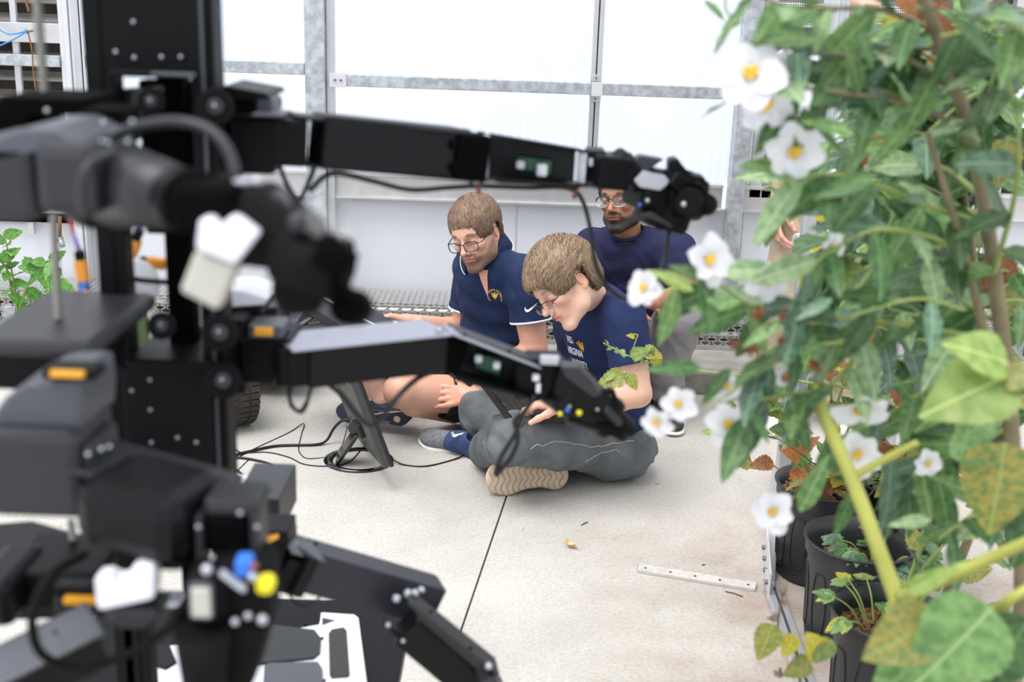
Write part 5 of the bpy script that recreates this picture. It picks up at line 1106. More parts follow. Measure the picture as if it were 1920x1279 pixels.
# rover wheel and hull that show behind the mast, and legs down to the floor
def wheel(par, px, py, Y, r, w, ax, n=20):
    c = G(px, py); c = np.array([c[0], c[1], r+.001]) if Y is None else np.array([W(px, py, Y)[0], Y, r+.001]); ax = nrm(ax)
    mb = MB(); mb.lathe(c-ax*w/2, [(r*.55, 0), (r*.80, -.004), (r*.93, .004), (r*.985, .02), (r, w*.5), (r*.985, w-.02), (r*.93, w-.004), (r*.80, w+.004), (r*.55, w)], 48, ax); t = mb.build('rover_wheel', mat('tyre_rubber', '3a3633', .85, var=.15, vscale=30), par)
    mb = MB(); x = nrm(np.cross(ax, (0, 0, 1))); y = np.cross(ax, x)
    for i in range(36):
        a = 2*math.pi*i/36
        for j in (-1.15, -.4, .4, 1.15):
            d = x*math.cos(a+.04*(j > 0)) + y*math.sin(a+.04*(j > 0)); tg = np.cross(ax, d); mb.box(c+d*(r*.985)+ax*w*.33*j, (.02, .013, w*.2), [tg, d, ax], bev=.002, seg=1)
    mb.build('tread_block', bpy.data.materials['tyre_rubber'], t)['kind'] = 'stuff'
    mb = MB(); mb.cyl(c-ax*(w/2+.001), c+ax*(w/2+.001), r*.56, 32, bev=.004); h_ = mb.build('wheel_hub', M_grey, t)
    return t
R2 = thing('rover_base', (W(440, 700, 4.2)[0], 4.2, 0), 'small wheeled rover standing behind the robot mast, its black tyre showing', 'rover')
wheel(R2, 424, 800, 4.16, .145, .17, (-.82, -.57, 0)); wheel(R2, 596, 700, 4.80, .13, .15, (-.82, -.57, 0)); wheel(R2, 250, 800, 4.4, .135, .12, (.85, -.52, 0))
part('rover_body', M_link, R2, ('b', 250, 640, 560, 700, 4.45, .35, .01)); part('rover_deck', M_grey, R2, ('b', 300, 615, 545, 640, 4.42, .42, .004)); part('electronics_box', M_plast, R2, ('b', 400, 575, 520, 630, 4.4, .25, .006)); part('solar_lid', M_wbr, R2, ('h', [(400, 560), (480, 550), (500, 572), (405, 580)], W(440, 575, 4.4)[2]+.01, .01))
part('arm_plate', M_wbr, ROB, ('q', [(400, 572), (415, 545), (455, 545), (502, 560), (495, 572), (410, 578)], 1.47, .08)); part('arm_plate', M_blk, ROB, ('b', 408, 578, 490, 592, 1.47, .08), ('b', 425, 590, 475, 600, 1.47, .06)); part('carriage', M_plast, ROB, ('b', 430, 575, 520, 640, 1.55, .05))
part('support_leg', M_blk, ROB, ('b', 225, 1250, 260, 1270, 1.38, .03)); mb = MB()
for sx in (-.75, -.22): mb.box((sx, 1.75, .2), (.04, .04, .39), bev=.003)
mb.box((-.48, 1.75, .41), (.6, .7, .03), bev=.003); mb.build('chassis', M_blk, ROB)
for x, y in ((-.80, 1.45), (-.80, 2.05), (-.17, 1.45)):
    c = np.array([x, y, .13]); mb = MB(); mb.cyl(c-[.05, 0, 0], c+[.05, 0, 0], .13, 36, bev=.015); w_ = mb.build('drive_wheel', M_rub, ROB); mb = MB(); mb.cyl(c-[.053, 0, 0], c+[.053, 0, 0], .06, 24, bev=.004); mb.build('wheel_hub', M_grey, w_)
# ================================================================== THINGS ON THE FLOOR
# monitor on an oval ring stand
MT = thing('computer_monitor', G(668, 865), 'black computer monitor standing tilted on an oval ring stand, seen from behind', 'monitor')
M_gloss = mat('gloss_black', '0c0c0e', .12, coat=.5); M_back = mat('monitor_back', '3a3b39', .42, var=.08, vscale=14, bump=.04, bscale=260)
c_ = G(674, 864); ax_ = G(732, 868)-G(616, 862); rx = np.linalg.norm(ax_)/2; ex = nrm(ax_); ey = np.cross((0, 0, 1), ex)
mb = MB(); prv = None; N_ = 56; rings = []
for i in range(N_):
    a = 2*math.pi*i/N_; d = ex*math.cos(a)*rx + ey*math.sin(a)*rx*.92; w_ = .022+.010*max(0, -math.cos(a)); q = nrm(d)
    rings.append([mb.bm.verts.new([float(v) for v in c_+d+q*s*w_*.5+[0, 0, h_]]) for s, h_ in ((1, .001), (1, .006), (0, .0105), (-1, .006), (-1, .001))])
for A_, B_ in zip(rings, rings[1:]+rings[:1]):
    for j in range(5): f_ = mb.bm.faces.new((A_[j], A_[(j+1) % 5], B_[(j+1) % 5], B_[j])); f_.smooth = True
st = mb.build('ring_stand', M_gloss, MT)
p0_, p1_ = G(632, 862, .012), W(672, 805, 3.80); mb = MB(); mb.beam(p0_, p1_, .075, .014, up=(1, 0, .4), bev=.004); mb.build('stand_neck', M_gloss, MT)
mb = MB(); mb.cyl(W(661, 803, 3.77), W(685, 803, 3.82), .02, 20); mb.build('hinge', M_black, MT)
# panel: quad corners (back face) as seen in the photograph, real thickness
q0, q1 = W(722, 876, 3.70), W(712, 868, 3.735)
zt = .36; PB = G(728, 874, .012); TP = W(645, 662, 3.72)
upv = nrm(W(667, 700, 3.80)-W(733, 874, 3.80)); side = nrm(W(630, 690, 3.95)-W(662, 690, 3.52)); side = nrm(side-upv*np.dot(side, upv)); nn_ = nrm(np.cross(upv, side)); nn_ = nn_ if nn_[0] < 0 else -nn_
org = W(735, 873, 3.58); Hh, Ww, Tt = .36, .46, .030
mb = MB(); mb.prism([org, org+upv*Hh, org+upv*Hh+side*Ww, org+side*Ww], nn_*Tt, bev=.004); mb.build('screen_housing', M_back, MT)
mb = MB(); mb.prism([org-side*.004-upv*.004-nn_*.006, org+upv*(Hh+.004)-side*.004-nn_*.006, org+upv*(Hh+.004)+side*(Ww+.004)-nn_*.006, org+side*(Ww+.004)-upv*.004-nn_*.006], nn_*.012, bev=.002); mb.build('bezel', M_black, MT)
V_, F__ = None, None
mb = MB()
for i in range(4): a_ = org+upv*(.285+.004*i)+side*(.10+.02*i)+nn_*(Tt+.0005); mb.prism([a_, a_+upv*.006, a_+upv*.006+side*.014, a_+side*.014], nn_*.0006, bev=0)
mb.build('badge_marks', M_wbr, MT)
mb = MB(); mb.box(org+upv*.10+side*.2+nn_*(Tt+.008), (.05, .09, .016), [upv, side, nn_], bev=.003); mb.build('port_block', M_black, MT)
# cables
def cable(name, pts, r, label, m=None, grp=None, par=None):
    P_ = [(G(p[0], p[1], r*1.05+(p[2] if len(p) > 2 else 0))) for p in pts]; mb = MB(); mb.tube(spline(P_, 8), r, 8); o = mb.build(name, m or M_cab, par if par is not None else None, origin=None if par is not None else P_[0])
    if par is None: tag(o, label, 'cable', grp)
    return o
cable('power_cable', [(658, 786, .10), (640, 790, .09), (625, 805, .05), (612, 826, .01), (590, 834), (520, 836), (470, 846), (430, 856), (395, 868)], .0052, 'thick black cable running from the back of the monitor across the floor')
cable('video_cable', [(400, 862), (440, 858), (475, 862), (510, 872), (529, 890), (515, 906), (498, 911), (470, 905), (440, 880), (405, 872)], .0046, 'looped black cable lying in front of the thick monitor cable')
cable('thin_cable', [(424, 800), (432, 826), (450, 848), (500, 848), (540, 857), (572, 871), (620, 874), (655, 866), (680, 840), (690, 835, .01)], .0022, 'thin black cable passing under the monitor stand')
cable('thin_cable', [(424, 872), (470, 845), (540, 812), (569, 794, .004), (566, 812), (560, 838), (564, 852), (580, 860), (625, 854), (640, 838, .02), (652, 800, .08)], .0018, 'thin black cable with a sharp kink left of the monitor')
cable('charger_cable', [(736, 862, .01), (760, 872), (800, 874), (850, 862), (880, 848, .01), (900, 835, .03), (906, 820, .06), (908, 812, .10), (925, 800, .13), (945, 793, .15)], .0028, 'thin black lead from the monitor to the laptop over the jeans')
cable('thin_cable', [(426, 905), (448, 880), (462, 866), (470, 860)], .0016, 'short thin wire beside the looped cable')
# laptop
LP = thing('laptop', W(950, 760, 3.62), 'black laptop open on the lap of the blond man', 'laptop')
lp2, lp1 = W(962, 790, 3.48), W(926, 738, 3.76); bsx = nrm(lp1-lp2); sd_ = np.array([1., .1, .02]); sd_ = nrm(sd_-bsx*np.dot(sd_, bsx)); up_ = np.cross(sd_, bsx); up_ = up_ if up_[2] > 0 else -up_
oc = (lp1+lp2)/2 + sd_*.115
mb = MB(); mb.box(oc, (.31, .23, .020), [bsx, sd_, up_], bev=.004); lb = mb.build('base', M_black, LP)
mb = MB()
for i in range(14):
    for j in range(5): mb.box(oc+up_*.0115+bsx*(-.13+.020*i)+sd_*(-.085+.019*j), (.016, .015, .003), [bsx, sd_, up_], bev=.0008, seg=1)
mb.build('keys', M_plast, lb)['kind'] = 'stuff'
mb = MB(); mb.cyl(lp2-sd_*.002, lp1-sd_*.002, .011, 14); mb.build('hinge', M_gloss, LP)
ld = np.array([-.75, 0, 1.]); ld = nrm(ld-bsx*np.dot(ld, bsx)); mb = MB(); mb.box((lp1+lp2)/2-sd_*.006+ld*.10, (.31, .185, .022), [bsx, ld, np.cross(bsx, ld)], bev=.003); mb.build('lid', M_gloss, LP)
L2 = thing('open_laptop', W(640, 590, 4.25), 'dark open laptop beyond the middle arm, in front of the bearded man', 'laptop')
part('laptop_lid', M_plast, L2, ('l', 600, 560, 4.3, 700, 622, 4.15, 20, .22)); part('lid_edge', M_sil, L2, ('l', 588, 548, 4.28, 706, 612, 4.13, 5, .01)); part('laptop_base', M_black, L2, ('l', 540, 628, 4.2, 700, 636, 4.1, 6, .25)); part('stand_bar', M_grey, L2, ('l', 535, 628, 4.1, 590, 592, 4.2, 5, .02))
# metal strip with five holes
S_ = thing('metal_strip', G(1307, 1085), 'flat pale metal strip with five holes lying on the floor near the pots', 'metal bar')
a_, b_ = G(1196, 1068), G(1417, 1104); dx_ = nrm(b_-a_); Ls = np.linalg.norm(b_-a_); sy = np.cross((0, 0, 1), dx_)
mb = MB(); W2 = .032; T2 = .008; bm_ = mb.bm
def hole_plate(mb, o, dx, dy, L, w, t, hs, r):
    n = 12; nx = len(hs)+1; cuts = [0]+[(hs[i]+hs[i+1])/2 for i in range(len(hs)-1)]+[L]
    for i, hx in enumerate(hs):
        x0, x1 = cuts[i], cuts[i+1]; outer = []
        for k_ in range(n):
            a = 2*math.pi*(k_+.5)/n; c, s = math.cos(a), math.sin(a); tt = min(((x1-hx) if c > 0 else (hx-x0))/max(abs(c), 1e-6), (w/2)/max(abs(s), 1e-6)); outer.append((hx+c*tt, s*tt))
        for z in (0, t):
            I = [mb.bm.verts.new([float(v) for v in o+dx*(hx+r*math.cos(2*math.pi*(k_+.5)/n))+dy*(r*math.sin(2*math.pi*(k_+.5)/n))+np.array([0, 0, z])]) for k_ in range(n)]
            O = [mb.bm.verts.new([float(v) for v in o+dx*p[0]+dy*p[1]+np.array([0, 0, z])]) for p in outer]
            for k_ in range(n): mb.bm.faces.new((I[k_], O[k_], O[(k_+1) % n], I[(k_+1) % n]))
            for cx_, cy_ in ((x0, -w/2), (x0, w/2), (x1, -w/2), (x1, w/2)):
                k2 = min(range(n), key=lambda q: (outer[q][0]-cx_)**2+(outer[q][1]-cy_)**2); cand = [q for q in ((k2-1) % n, (k2+1) % n)]
                q2 = min(cand, key=lambda q: (outer[q][0]-cx_)**2+(outer[q][1]-cy_)**2); mb.bm.faces.new((O[k2], O[q2], mb.bm.verts.new([float(v) for v in o+dx*cx_+dy*cy_+np.array([0, 0, z])])))
    mb.box(o+dx*L/2+dy*(w/2+.0003)+[0, 0, t/2], (L, .0006, t), [dx, dy, (0, 0, 1)]); mb.box(o+dx*L/2-dy*(w/2+.0003)+[0, 0, t/2], (L, .0006, t), [dx, dy, (0, 0, 1)])
    mb.box(o+dx*.0003+[0, 0, t/2], (.0006, w, t), [dx, dy, (0, 0, 1)]); mb.box(o+dx*(L-.0003)+[0, 0, t/2], (.0006, w, t), [dx, dy, (0, 0, 1)])
hole_plate(mb, a_+[0, 0, .001], dx_, sy, Ls, W2*1.3, T2, [Ls*q for q in (.065, .28, .49, .70, .935)], .0042); mb.build('strip', mat('cast_aluminium', 'c9c5c0', .55, .2, var=.1, vscale=60), S_, norm=True)
# dry leaf, twigs
t = thing('dry_leaf', G(1070, 1028), 'curled dry tan leaf lying on the concrete', 'leaf'); mb = MB(); M_dry = mat('dry_leaf', 'b98a52', .8, col2='e0c598', vscale=60)
c_ = G(1070, 1027); ld = nrm(G(1086, 1035)-G(1056, 1020))
for sgn in (-1, 1):
    pr0 = [c_+ld*(-.022+.011*i)+[0, 0, .003+.004*abs(i-2)] for i in range(5)]
    sdv = np.cross(ld, (0, 0, 1)); pr1 = [p+sdv*sgn*(.012*math.sin(math.pi*(i+.3)/4.6))+[0, 0, .009] for i, p in enumerate(pr0)]
    for i in range(4): mb.quad([pr0[i], pr0[i+1], pr1[i+1], pr1[i]])
mb.tube([c_-ld*.022+[0, 0, .008], c_-ld*.035+[0, 0, .004]], .001, 5); mb.build('blade', M_dry, t)
tw = mat('twig', '4a3a30', .9)
for i, (a0, a1, lb_) in enumerate((((1090, 985), (1102, 979), 'tiny dark twig on the floor beyond the dry leaf'), ((1360, 1109), (1393, 1119), 'thin dark twig beside the end of the metal strip'), ((1316, 1060), (1322, 1059), 'small dark crumb on the floor beyond the metal strip'))):
    mb = MB(); p_, q_ = G(*a0, .002), G(*a1, .002); mb.tube([p_, (p_+q_)/2+[.001, .002, .001], q_], .0015, 6); tag(mb.build('twig', tw, origin=p_), lb_, 'twig')
# ================================================================== TROLLEY, POTS, PLANTS (right)
def leafmat(name, c, c2, vein, tr=.28, sc=9, rough=.42):
    m = bpy.data.materials.new(name); m.use_nodes = True; n = m.node_tree.nodes; l = m.node_tree.links; b = n['Principled BSDF']
    tc = n.new('ShaderNodeTexCoord'); t = n.new('ShaderNodeTexNoise'); t.inputs['Scale'].default_value = sc; t.inputs['Detail'].default_value = 4
    oi = n.new('ShaderNodeObjectInfo'); ad = n.new('ShaderNodeVectorMath'); ad.operation = 'ADD'; l.new(tc.outputs['Object'], ad.inputs[0]); l.new(oi.outputs['Location'], ad.inputs[1]); l.new(ad.outputs[0], t.inputs[0])
    r = n.new('ShaderNodeValToRGB'); r.color_ramp.elements[0].position = .38; r.color_ramp.elements[1].position = .62; r.color_ramp.elements[0].color = srgb(c); r.color_ramp.elements[1].color = srgb(c2); l.new(t.outputs[0], r.inputs[0])
    sp = n.new('ShaderNodeSeparateXYZ'); l.new(tc.outputs['Object'], sp.inputs[0]); ab = n.new('ShaderNodeMath'); ab.operation = 'ABSOLUTE'; l.new(sp.outputs[1], ab.inputs[0])
    r2 = n.new('ShaderNodeValToRGB'); r2.color_ramp.elements[0].position = .006; r2.color_ramp.elements[1].position = .016; r2.color_ramp.elements[0].color = (1, 1, 1, 1); r2.color_ramp.elements[1].color = (0, 0, 0, 1); l.new(ab.outputs[0], r2.inputs[0])
    mx = n.new('ShaderNodeMix'); mx.data_type = 'RGBA'; mx.inputs[7].default_value = srgb(vein); l.new(r2.outputs[0], mx.inputs[0]); l.new(r.outputs[0], mx.inputs[6])
    hs = n.new('ShaderNodeHueSaturation'); l.new(mx.outputs[2], hs.inputs['Color']); mr = n.new('ShaderNodeMapRange'); mr.inputs[3].default_value = .60; mr.inputs[4].default_value = 1.12; l.new(oi.outputs['Random'], mr.inputs[0]); l.new(mr.outputs[0], hs.inputs['Value'])
    l.new(hs.outputs[0], b.inputs['Base Color']); b.inputs['Roughness'].default_value = rough
    q = n.new('ShaderNodeBsdfTranslucent'); ms = n.new('ShaderNodeMixShader'); ms.inputs[0].default_value = tr; l.new(hs.outputs[0], q.inputs[0]); l.new(b.outputs[0], ms.inputs[1]); l.new(q.outputs[0], ms.inputs[2]); l.new(ms.outputs[0], n['Material Output'].inputs[0])
    return m
ML = dict(dark=leafmat('leaf_deep_green', '38592f', '547a44', '6c8f58'), mid=leafmat('leaf_green', '587f46', '7ca060', '98b47a'), pale=leafmat('leaf_pale_green', '7d9f70', 'a9c491', 'c6d8ae', .35),
          lime=leafmat('leaf_lime', '86a052', 'a5bc6e', 'cfe08a', .4, 6), mott=leafmat('leaf_mottled', '6f8a48', 'b3a350', 'a8b868', .3, 14), yel=leafmat('leaf_yellow', 'b8b02e', 'd9cf52', 'd9cf70', .4), brn=leafmat('leaf_brown', '7a4526', 'b0753c', '8a5a30', .25, 20), blue=leafmat('leaf_blue_green', '4c6e58', '6f8f74', '93ad8e', .2), tom=leafmat('leaf_tomato', '5c9a3a', '86c060', 'a8d480', .4))
M_stem = mat('green_stem', '8a9a55', .6, var=.1, vscale=20); M_wood = mat('woody_stem', '7d7358', .8, var=.2, vscale=30, bump=.2, bscale=60); M_cane = mat('yellow_green_stem', 'a3a650', .5, var=.1, vscale=15); M_bstem = mat('brown_stem', '6a5236', .8, var=.2)
M_petal = mat('white_petal', 'f2f2f6', .55, trans=.35); M_stam = mat('yellow_stamen', 'e8bf3c', .6, var=.15, vscale=80); M_sepal = mat('green_sepal', '7f9a4a', .6)
def lm_(name, prof, nseg, m, fold=.16, droop=.22, teeth=0, tdep=.0, wavy=.02):
    """unit leaf along +x: prof(t) = half width"""
    V = []; Fc = []
    for i in range(nseg+1):
        t = i/nseg; w = prof(t)*(1 + (tdep*(1 if (i % 2) else -1) if teeth else 0)); z0 = -droop*t*t; wz_ = wavy*math.sin(t*19)
        V += [(t, w, z0+fold*w+wz_), (t, w*.5, z0+fold*.35*w), (t, 0, z0-.0), (t, -w*.5, z0+fold*.35*w), (t, -w, z0+fold*w-wz_)]
    for i in range(nseg):
        for j in range(4): a = i*5+j; Fc.append((a, a+5, a+6, a+1))
    me = bpy.data.meshes.new(name); me.from_pydata(V, [], Fc); me.materials.append(m); me.polygons.foreach_set('use_smooth', [True]*len(Fc)); me.update(); return me
lance = lambda t: .155*math.sin(math.pi*min(1, t**.8))**.85*(1 if t < .98 else .3)+.004
ovate = lambda t: .34*math.sin(math.pi*t**.62)**.8*(1-.15*t)+.004
LM = {k_: lm_('leaf', lance, 8, v) for k_, v in ML.items()}
LO = {k_: lm_('leaf', ovate, 14, v, fold=.10, teeth=1, tdep=.07) for k_, v in ML.items()}
LB = {k_: lm_('leaf', ovate, 24, v, fold=.10, droop=.15, teeth=1, tdep=.03, wavy=.012) for k_, v in ML.items()}
def put(par, me, pos, d, nrm_, size, wid=1., name='leaf'):
    x = nrm(d); z = np.array(nrm_, float); z = z-x*np.dot(z, x); z = nrm(z) if np.linalg.norm(z) > 1e-4 else nrm(np.cross(x, (.3, .5, .2))); y = np.cross(z, x)
    o = bpy.data.objects.new(name, me); scn.collection.objects.link(o); o.parent = par
    M = Matrix([[x[i]*size, y[i]*size*wid, z[i]*size, float(pos[i])] for i in range(3)] + [[0, 0, 0, 1]]); o.matrix_world = M; return o
rg = np.random.default_rng(21)
def rdir(): v = rg.normal(size=3); return v/np.linalg.norm(v)
def sparse(p):
    # the crown is thin towards its left tips
    d = np.array(p)-CAM; k_ = d @ FW; x, y = 960+F*(d @ RT)/k_, 639.5-F*(d @ UP)/k_
    return p[1] < 2 and ((x < 1400 and y > 330 and rg.uniform() < .75) or (x < 1550 and 340 < y < 480 and rg.uniform() < .55) or (x < 1470 and y > 600 and rg.uniform() < .45))
def leaves_along(par, pts, meshes, n, size, out=.9, droop=.25, face=None, jit=.5, wid=1., side0=0):
    """alternate leaves along a stem"""
    P = spline(pts, 6); L = len(P)
    for i in range(n):
        f_ = (i+.6)/n*(L-2); k0 = int(f_); p = P[k0]+(P[k0+1]-P[k0])*(f_-k0); t = nrm(P[k0+1]-P[k0]); ang = 2.4*(i+side0)+rg.uniform(-.5, .5)
        u = nrm(np.cross(t, (0, .3, 1) if abs(t[2]) < .85 else (1, 0, .2))); v = np.cross(t, u); rad = u*math.cos(ang)+v*math.sin(ang)*.75
        d = nrm(t*rg.uniform(.35, .8) + rad*out + np.array([0, 0, -droop]) + rdir()*jit*.4); nn = nrm(np.array([0, -.55, .8]) + rdir()*jit)
        if not sparse(p): put(par, meshes[int(rg.integers(len(meshes)))], p, d, nn, size*rg.uniform(.7, 1.15), wid)
def wl(pts): return [W(*p) for p in pts]
def petal_mesh():
    V = []; Fc = []; n = 7
    for i in range(n+1):
        t = i/n; w = .44*math.sin(math.pi*min(.93, .12+.8*t))**.7*(1 if i < n else .75)
        for j, s_ in enumerate((-1, -.5, 0, .5, 1)): V.append((t, w*s_, .25*math.sin(t*2.2)*.6 + .12*s_*s_ - .10*t*t + .02*math.sin(9*t+4*s_)))
    for i in range(n):
        for j in range(4): a = i*5+j; Fc.append((a, a+5, a+6, a+1))
    me = bpy.data.meshes.new('petal'); me.from_pydata(V, [], Fc); me.materials.append(M_petal); me.polygons.foreach_set('use_smooth', [True]*len(Fc)); me.update(); return me
PET = petal_mesh()
def flower(par, pos, face, r, npet=6, yaw=0.):
    pos = np.array(pos); z = nrm(face); x = nrm(np.cross(z, (0.2, .3, 1))); y = np.cross(z, x)
    mb = MB()
    for i in range(9): a = 2.4*i; rr = r*.035*math.sqrt(i); b_ = pos+x*math.cos(a)*rr+y*math.sin(a)*rr; mb.tube([b_, b_+z*r*.22+(b_-pos)*.8], r*.035, 5); mb.ball(b_+z*r*.24+(b_-pos)*.8, r*.075, 1)
    o = mb.build('blossom', M_stam, par)
    for i in range(npet):
        a = 2*math.pi*i/npet+yaw; d = x*math.cos(a)+y*math.sin(a)
        put(o, PET, pos-z*r*.02, d+z*.12+rdir()*.16, z+rdir()*.12, r*rg.uniform(.85, 1.1), name='petal')
    return o
# ---- trolley of aluminium extrusions
M_ext = mat('extrusion', 'c9cbd0', .35, .55, var=.04)
TR = thing('plant_trolley', (W(1500, 900, 3.5)[0], 3.4, 0), 'aluminium extrusion frame standing behind the black pots', 'trolley')
def vpost(px, py, Y, w, z0, z1):
    x = W(px, py, Y)[0]; mb = MB(); mb.box((x, Y, (z0+z1)/2), (w, w, z1-z0), bev=.003)
    for e in (-1, 1): mb.box((x+e*w*.22, Y-w/2-.0006, (z0+z1)/2), (w*.10, .002, z1-z0))
    return mb.build('frame_post', M_ext, TR)
vpost(1518, 400, 3.6, .040, .02, 1.75); vpost(1537, 400, 3.66, .036, .02, 1.75); vpost(1712, 500, 3.75, .036, .02, 1.3); vpost(1806, 150, 4.1, .03, .02, 1.8)
r0_ = G(1452, 905, .03); r1_ = G(1440, 1105, .03); r2_ = G(1520, 1300, .03)
mb = MB(); mb.beam(G(1456, 880, .03), G(1442, 1100, .03), .030, .03, bev=.003); mb.build('base_rail', M_ext, TR)
mb = MB(); a_, b_ = G(1446, 1095, .015), G(1516, 1300, .015); mb.beam(a_, b_, .045, .024, bev=.002); rl = mb.build('base_rail', M_ext, TR)
mb = MB(); d_ = nrm(b_-a_); s_ = np.cross(d_, (0, 0, 1)); mb.beam(a_+[0, 0, .0125], b_+[0, 0, .0125], .007, .002); mb.build('rail_slot', M_bolt, rl)
pa, pb = G(1436, 1008, .05), G(1443, 1102, .05); mb = MB(); mb.beam(pa, pb, .005, .085, bev=.001); gp = mb.build('gusset_plate', M_aluw, TR)
for k_ in range(4): p = pa+(pb-pa)*(.15+.23*k_); mb = MB(); mb.cyl(p+[-.012, 0, -.01], p+[0, 0, -.01], .007, 10); mb.build('bolt', M_bolt, gp)
mb = MB(); xa, xb = W(1536, 400, 3.62)[0], W(1660, 400, 3.62)[0]; mb.box(((xa+xb)/2, 3.63, (W(1590, 388, 3.62)[2]+W(1590, 426, 3.62)[2])/2), (xb-xa, .02, W(1590, 388, 3.62)[2]-W(1590, 426, 3.62)[2]), bev=.002); mb.build('cross_panel', mat('grey_panel', '77746f', .6, var=.08), TR)
mb = MB(); mb.tube(spline(wl([(1576, 470, 3.55), (1576, 430, 3.55), (1590, 396, 3.55), (1625, 384, 3.55), (1650, 390, 3.55), (1690, 415, 3.55)]), 7), .005, 8); o = mb.build('blue_hose', M_blue, origin=W(1600, 400, 3.55)); tag(o, 'thin bright blue hose looping over the grey panel behind the leaves', 'hose')
# ---- nursery pots
M_pot = mat('black_nursery_pot', '2b2c2f', .45, var=.08, vscale=20, bump=.03, bscale=60); M_soil = mat('potting_bark', '4a3524', .95, col2='8a6a48', vscale=90, bump=.6, bscale=120)
def pot(c, lab, R=.142, H=.285, sd=0, soil=.83):
    c = np.array([c[0], c[1], .004]); t = thing('nursery_pot', c, lab, 'pot', 'black nursery pots at right'); mb = MB()
    prof = [(.02, .0), (R*.80, .0), (R*.82, .012), (R*.90, H*.80), (R*.905, H*.82), (R*.965, H*.86), (R*.97, H*.975), (R*1.02, H*.985), (R*1.02, H), (R*.975, H), (R*.93, H*.86), (R*.89, H*.80), (R*.85, H*.5)]
    mb.lathe(c, prof, 48); o = mb.build('body', M_pot, t)
    mb = MB()
    for i in range(10):
        a = 2*math.pi*i/10+sd; ca, sa = np.array([math.cos(a), math.sin(a), 0]), np.array([-math.sin(a), math.cos(a), 0]); w = .024; P = []
        for k_ in range(21):
            q = 2*math.pi*k_/20; zz = H*.42+H*.30*max(-1, min(1, math.sin(q)*1.25)); yy = w*math.cos(q); rr = R*(.82+.10*zz/H)+.0012; P.append(c+ca*rr*math.cos(yy/rr)+sa*rr*math.sin(yy/rr)+[0, 0, zz])
        mb.tube(P, .0016, 5, cap=False)
    mb.build('wall_ribs', M_pot, o)
    mb = MB(); mb.cyl(c+[0, 0, H*soil-.02], c+[0, 0, H*soil-.008], R*.88, 40); so = mb.build('soil', M_soil, t)
    mb = MB(); r_ = np.random.default_rng(int(sd*10)+3)
    for i in range(260): a = r_.uniform(0, 6.28); q = R*.86*math.sqrt(r_.uniform()); mb.box(c+[q*math.cos(a), q*math.sin(a), H*soil-.006+r_.uniform(0, .006)], r_.uniform(.003, .011, 3), np.linalg.qr(r_.normal(size=(3, 3)))[0])
    mb.build('bark_chips', M_soil, so)['kind'] = 'stuff'
    return c
cA = G(1545, 905, .285); cB = G(1612, 1012, .285); cC = G(1672, 1150, .285); cD = G(1700, 905, .285); cE = G(1850, 1010, .285)
print('pots', cA, cB, cC, cD)
pot(cA, 'black nursery pot farthest left, against the frame post, full of bark chips', sd=.2, R=.136, soil=.88)
pot(cB, 'black nursery pot in the middle, open rim with sunken gritty soil', sd=.5, R=.138, soil=.72)
pot(cC, 'black nursery pot nearest the camera at the lower right, mostly under leaves', sd=.9, R=.135)
pot(cD, 'black nursery pot behind the middle pot, its rim just showing between stems', sd=1.1, R=.135)
# ---- foreground shrub with white flowers
sx = np.array([W(1885, 800, 1.6)[0], 1.6, 0]); SH = thing('flowering_shrub', sx, 'large shrub with lance-shaped green leaves and white yellow-centred flowers filling the right foreground', 'shrub')
D_, Mi, Pa, Bl = LM['dark'], LM['mid'], LM['pale'], LM['blue']
def stem(par, pts, r0, r1, m, name='stem'):
    P = spline(pts, 8); n = len(P); mb = MB(); mb.tube(P, [r0+(r1-r0)*i/(n-1) for i in range(n)], 10); return mb.build(name, m, par)
base_ = np.array([sx[0]+.02, 1.62, .01])
stem(SH, [base_, W(1905, 1250, 1.6), W(1895, 800, 1.6), W(1875, 600, 1.6), W(1848, 400, 1.6), W(1815, 240, 1.58), W(1755, 60, 1.55), W(1710, -60, 1.5)], .014, .007, M_wood, 'trunk')
stem(SH, [W(1885, 760, 1.62), W(1850, 640, 1.6), W(1815, 500, 1.58), W(1780, 380, 1.55), W(1740, 250, 1.55)], .008, .004, M_wood)
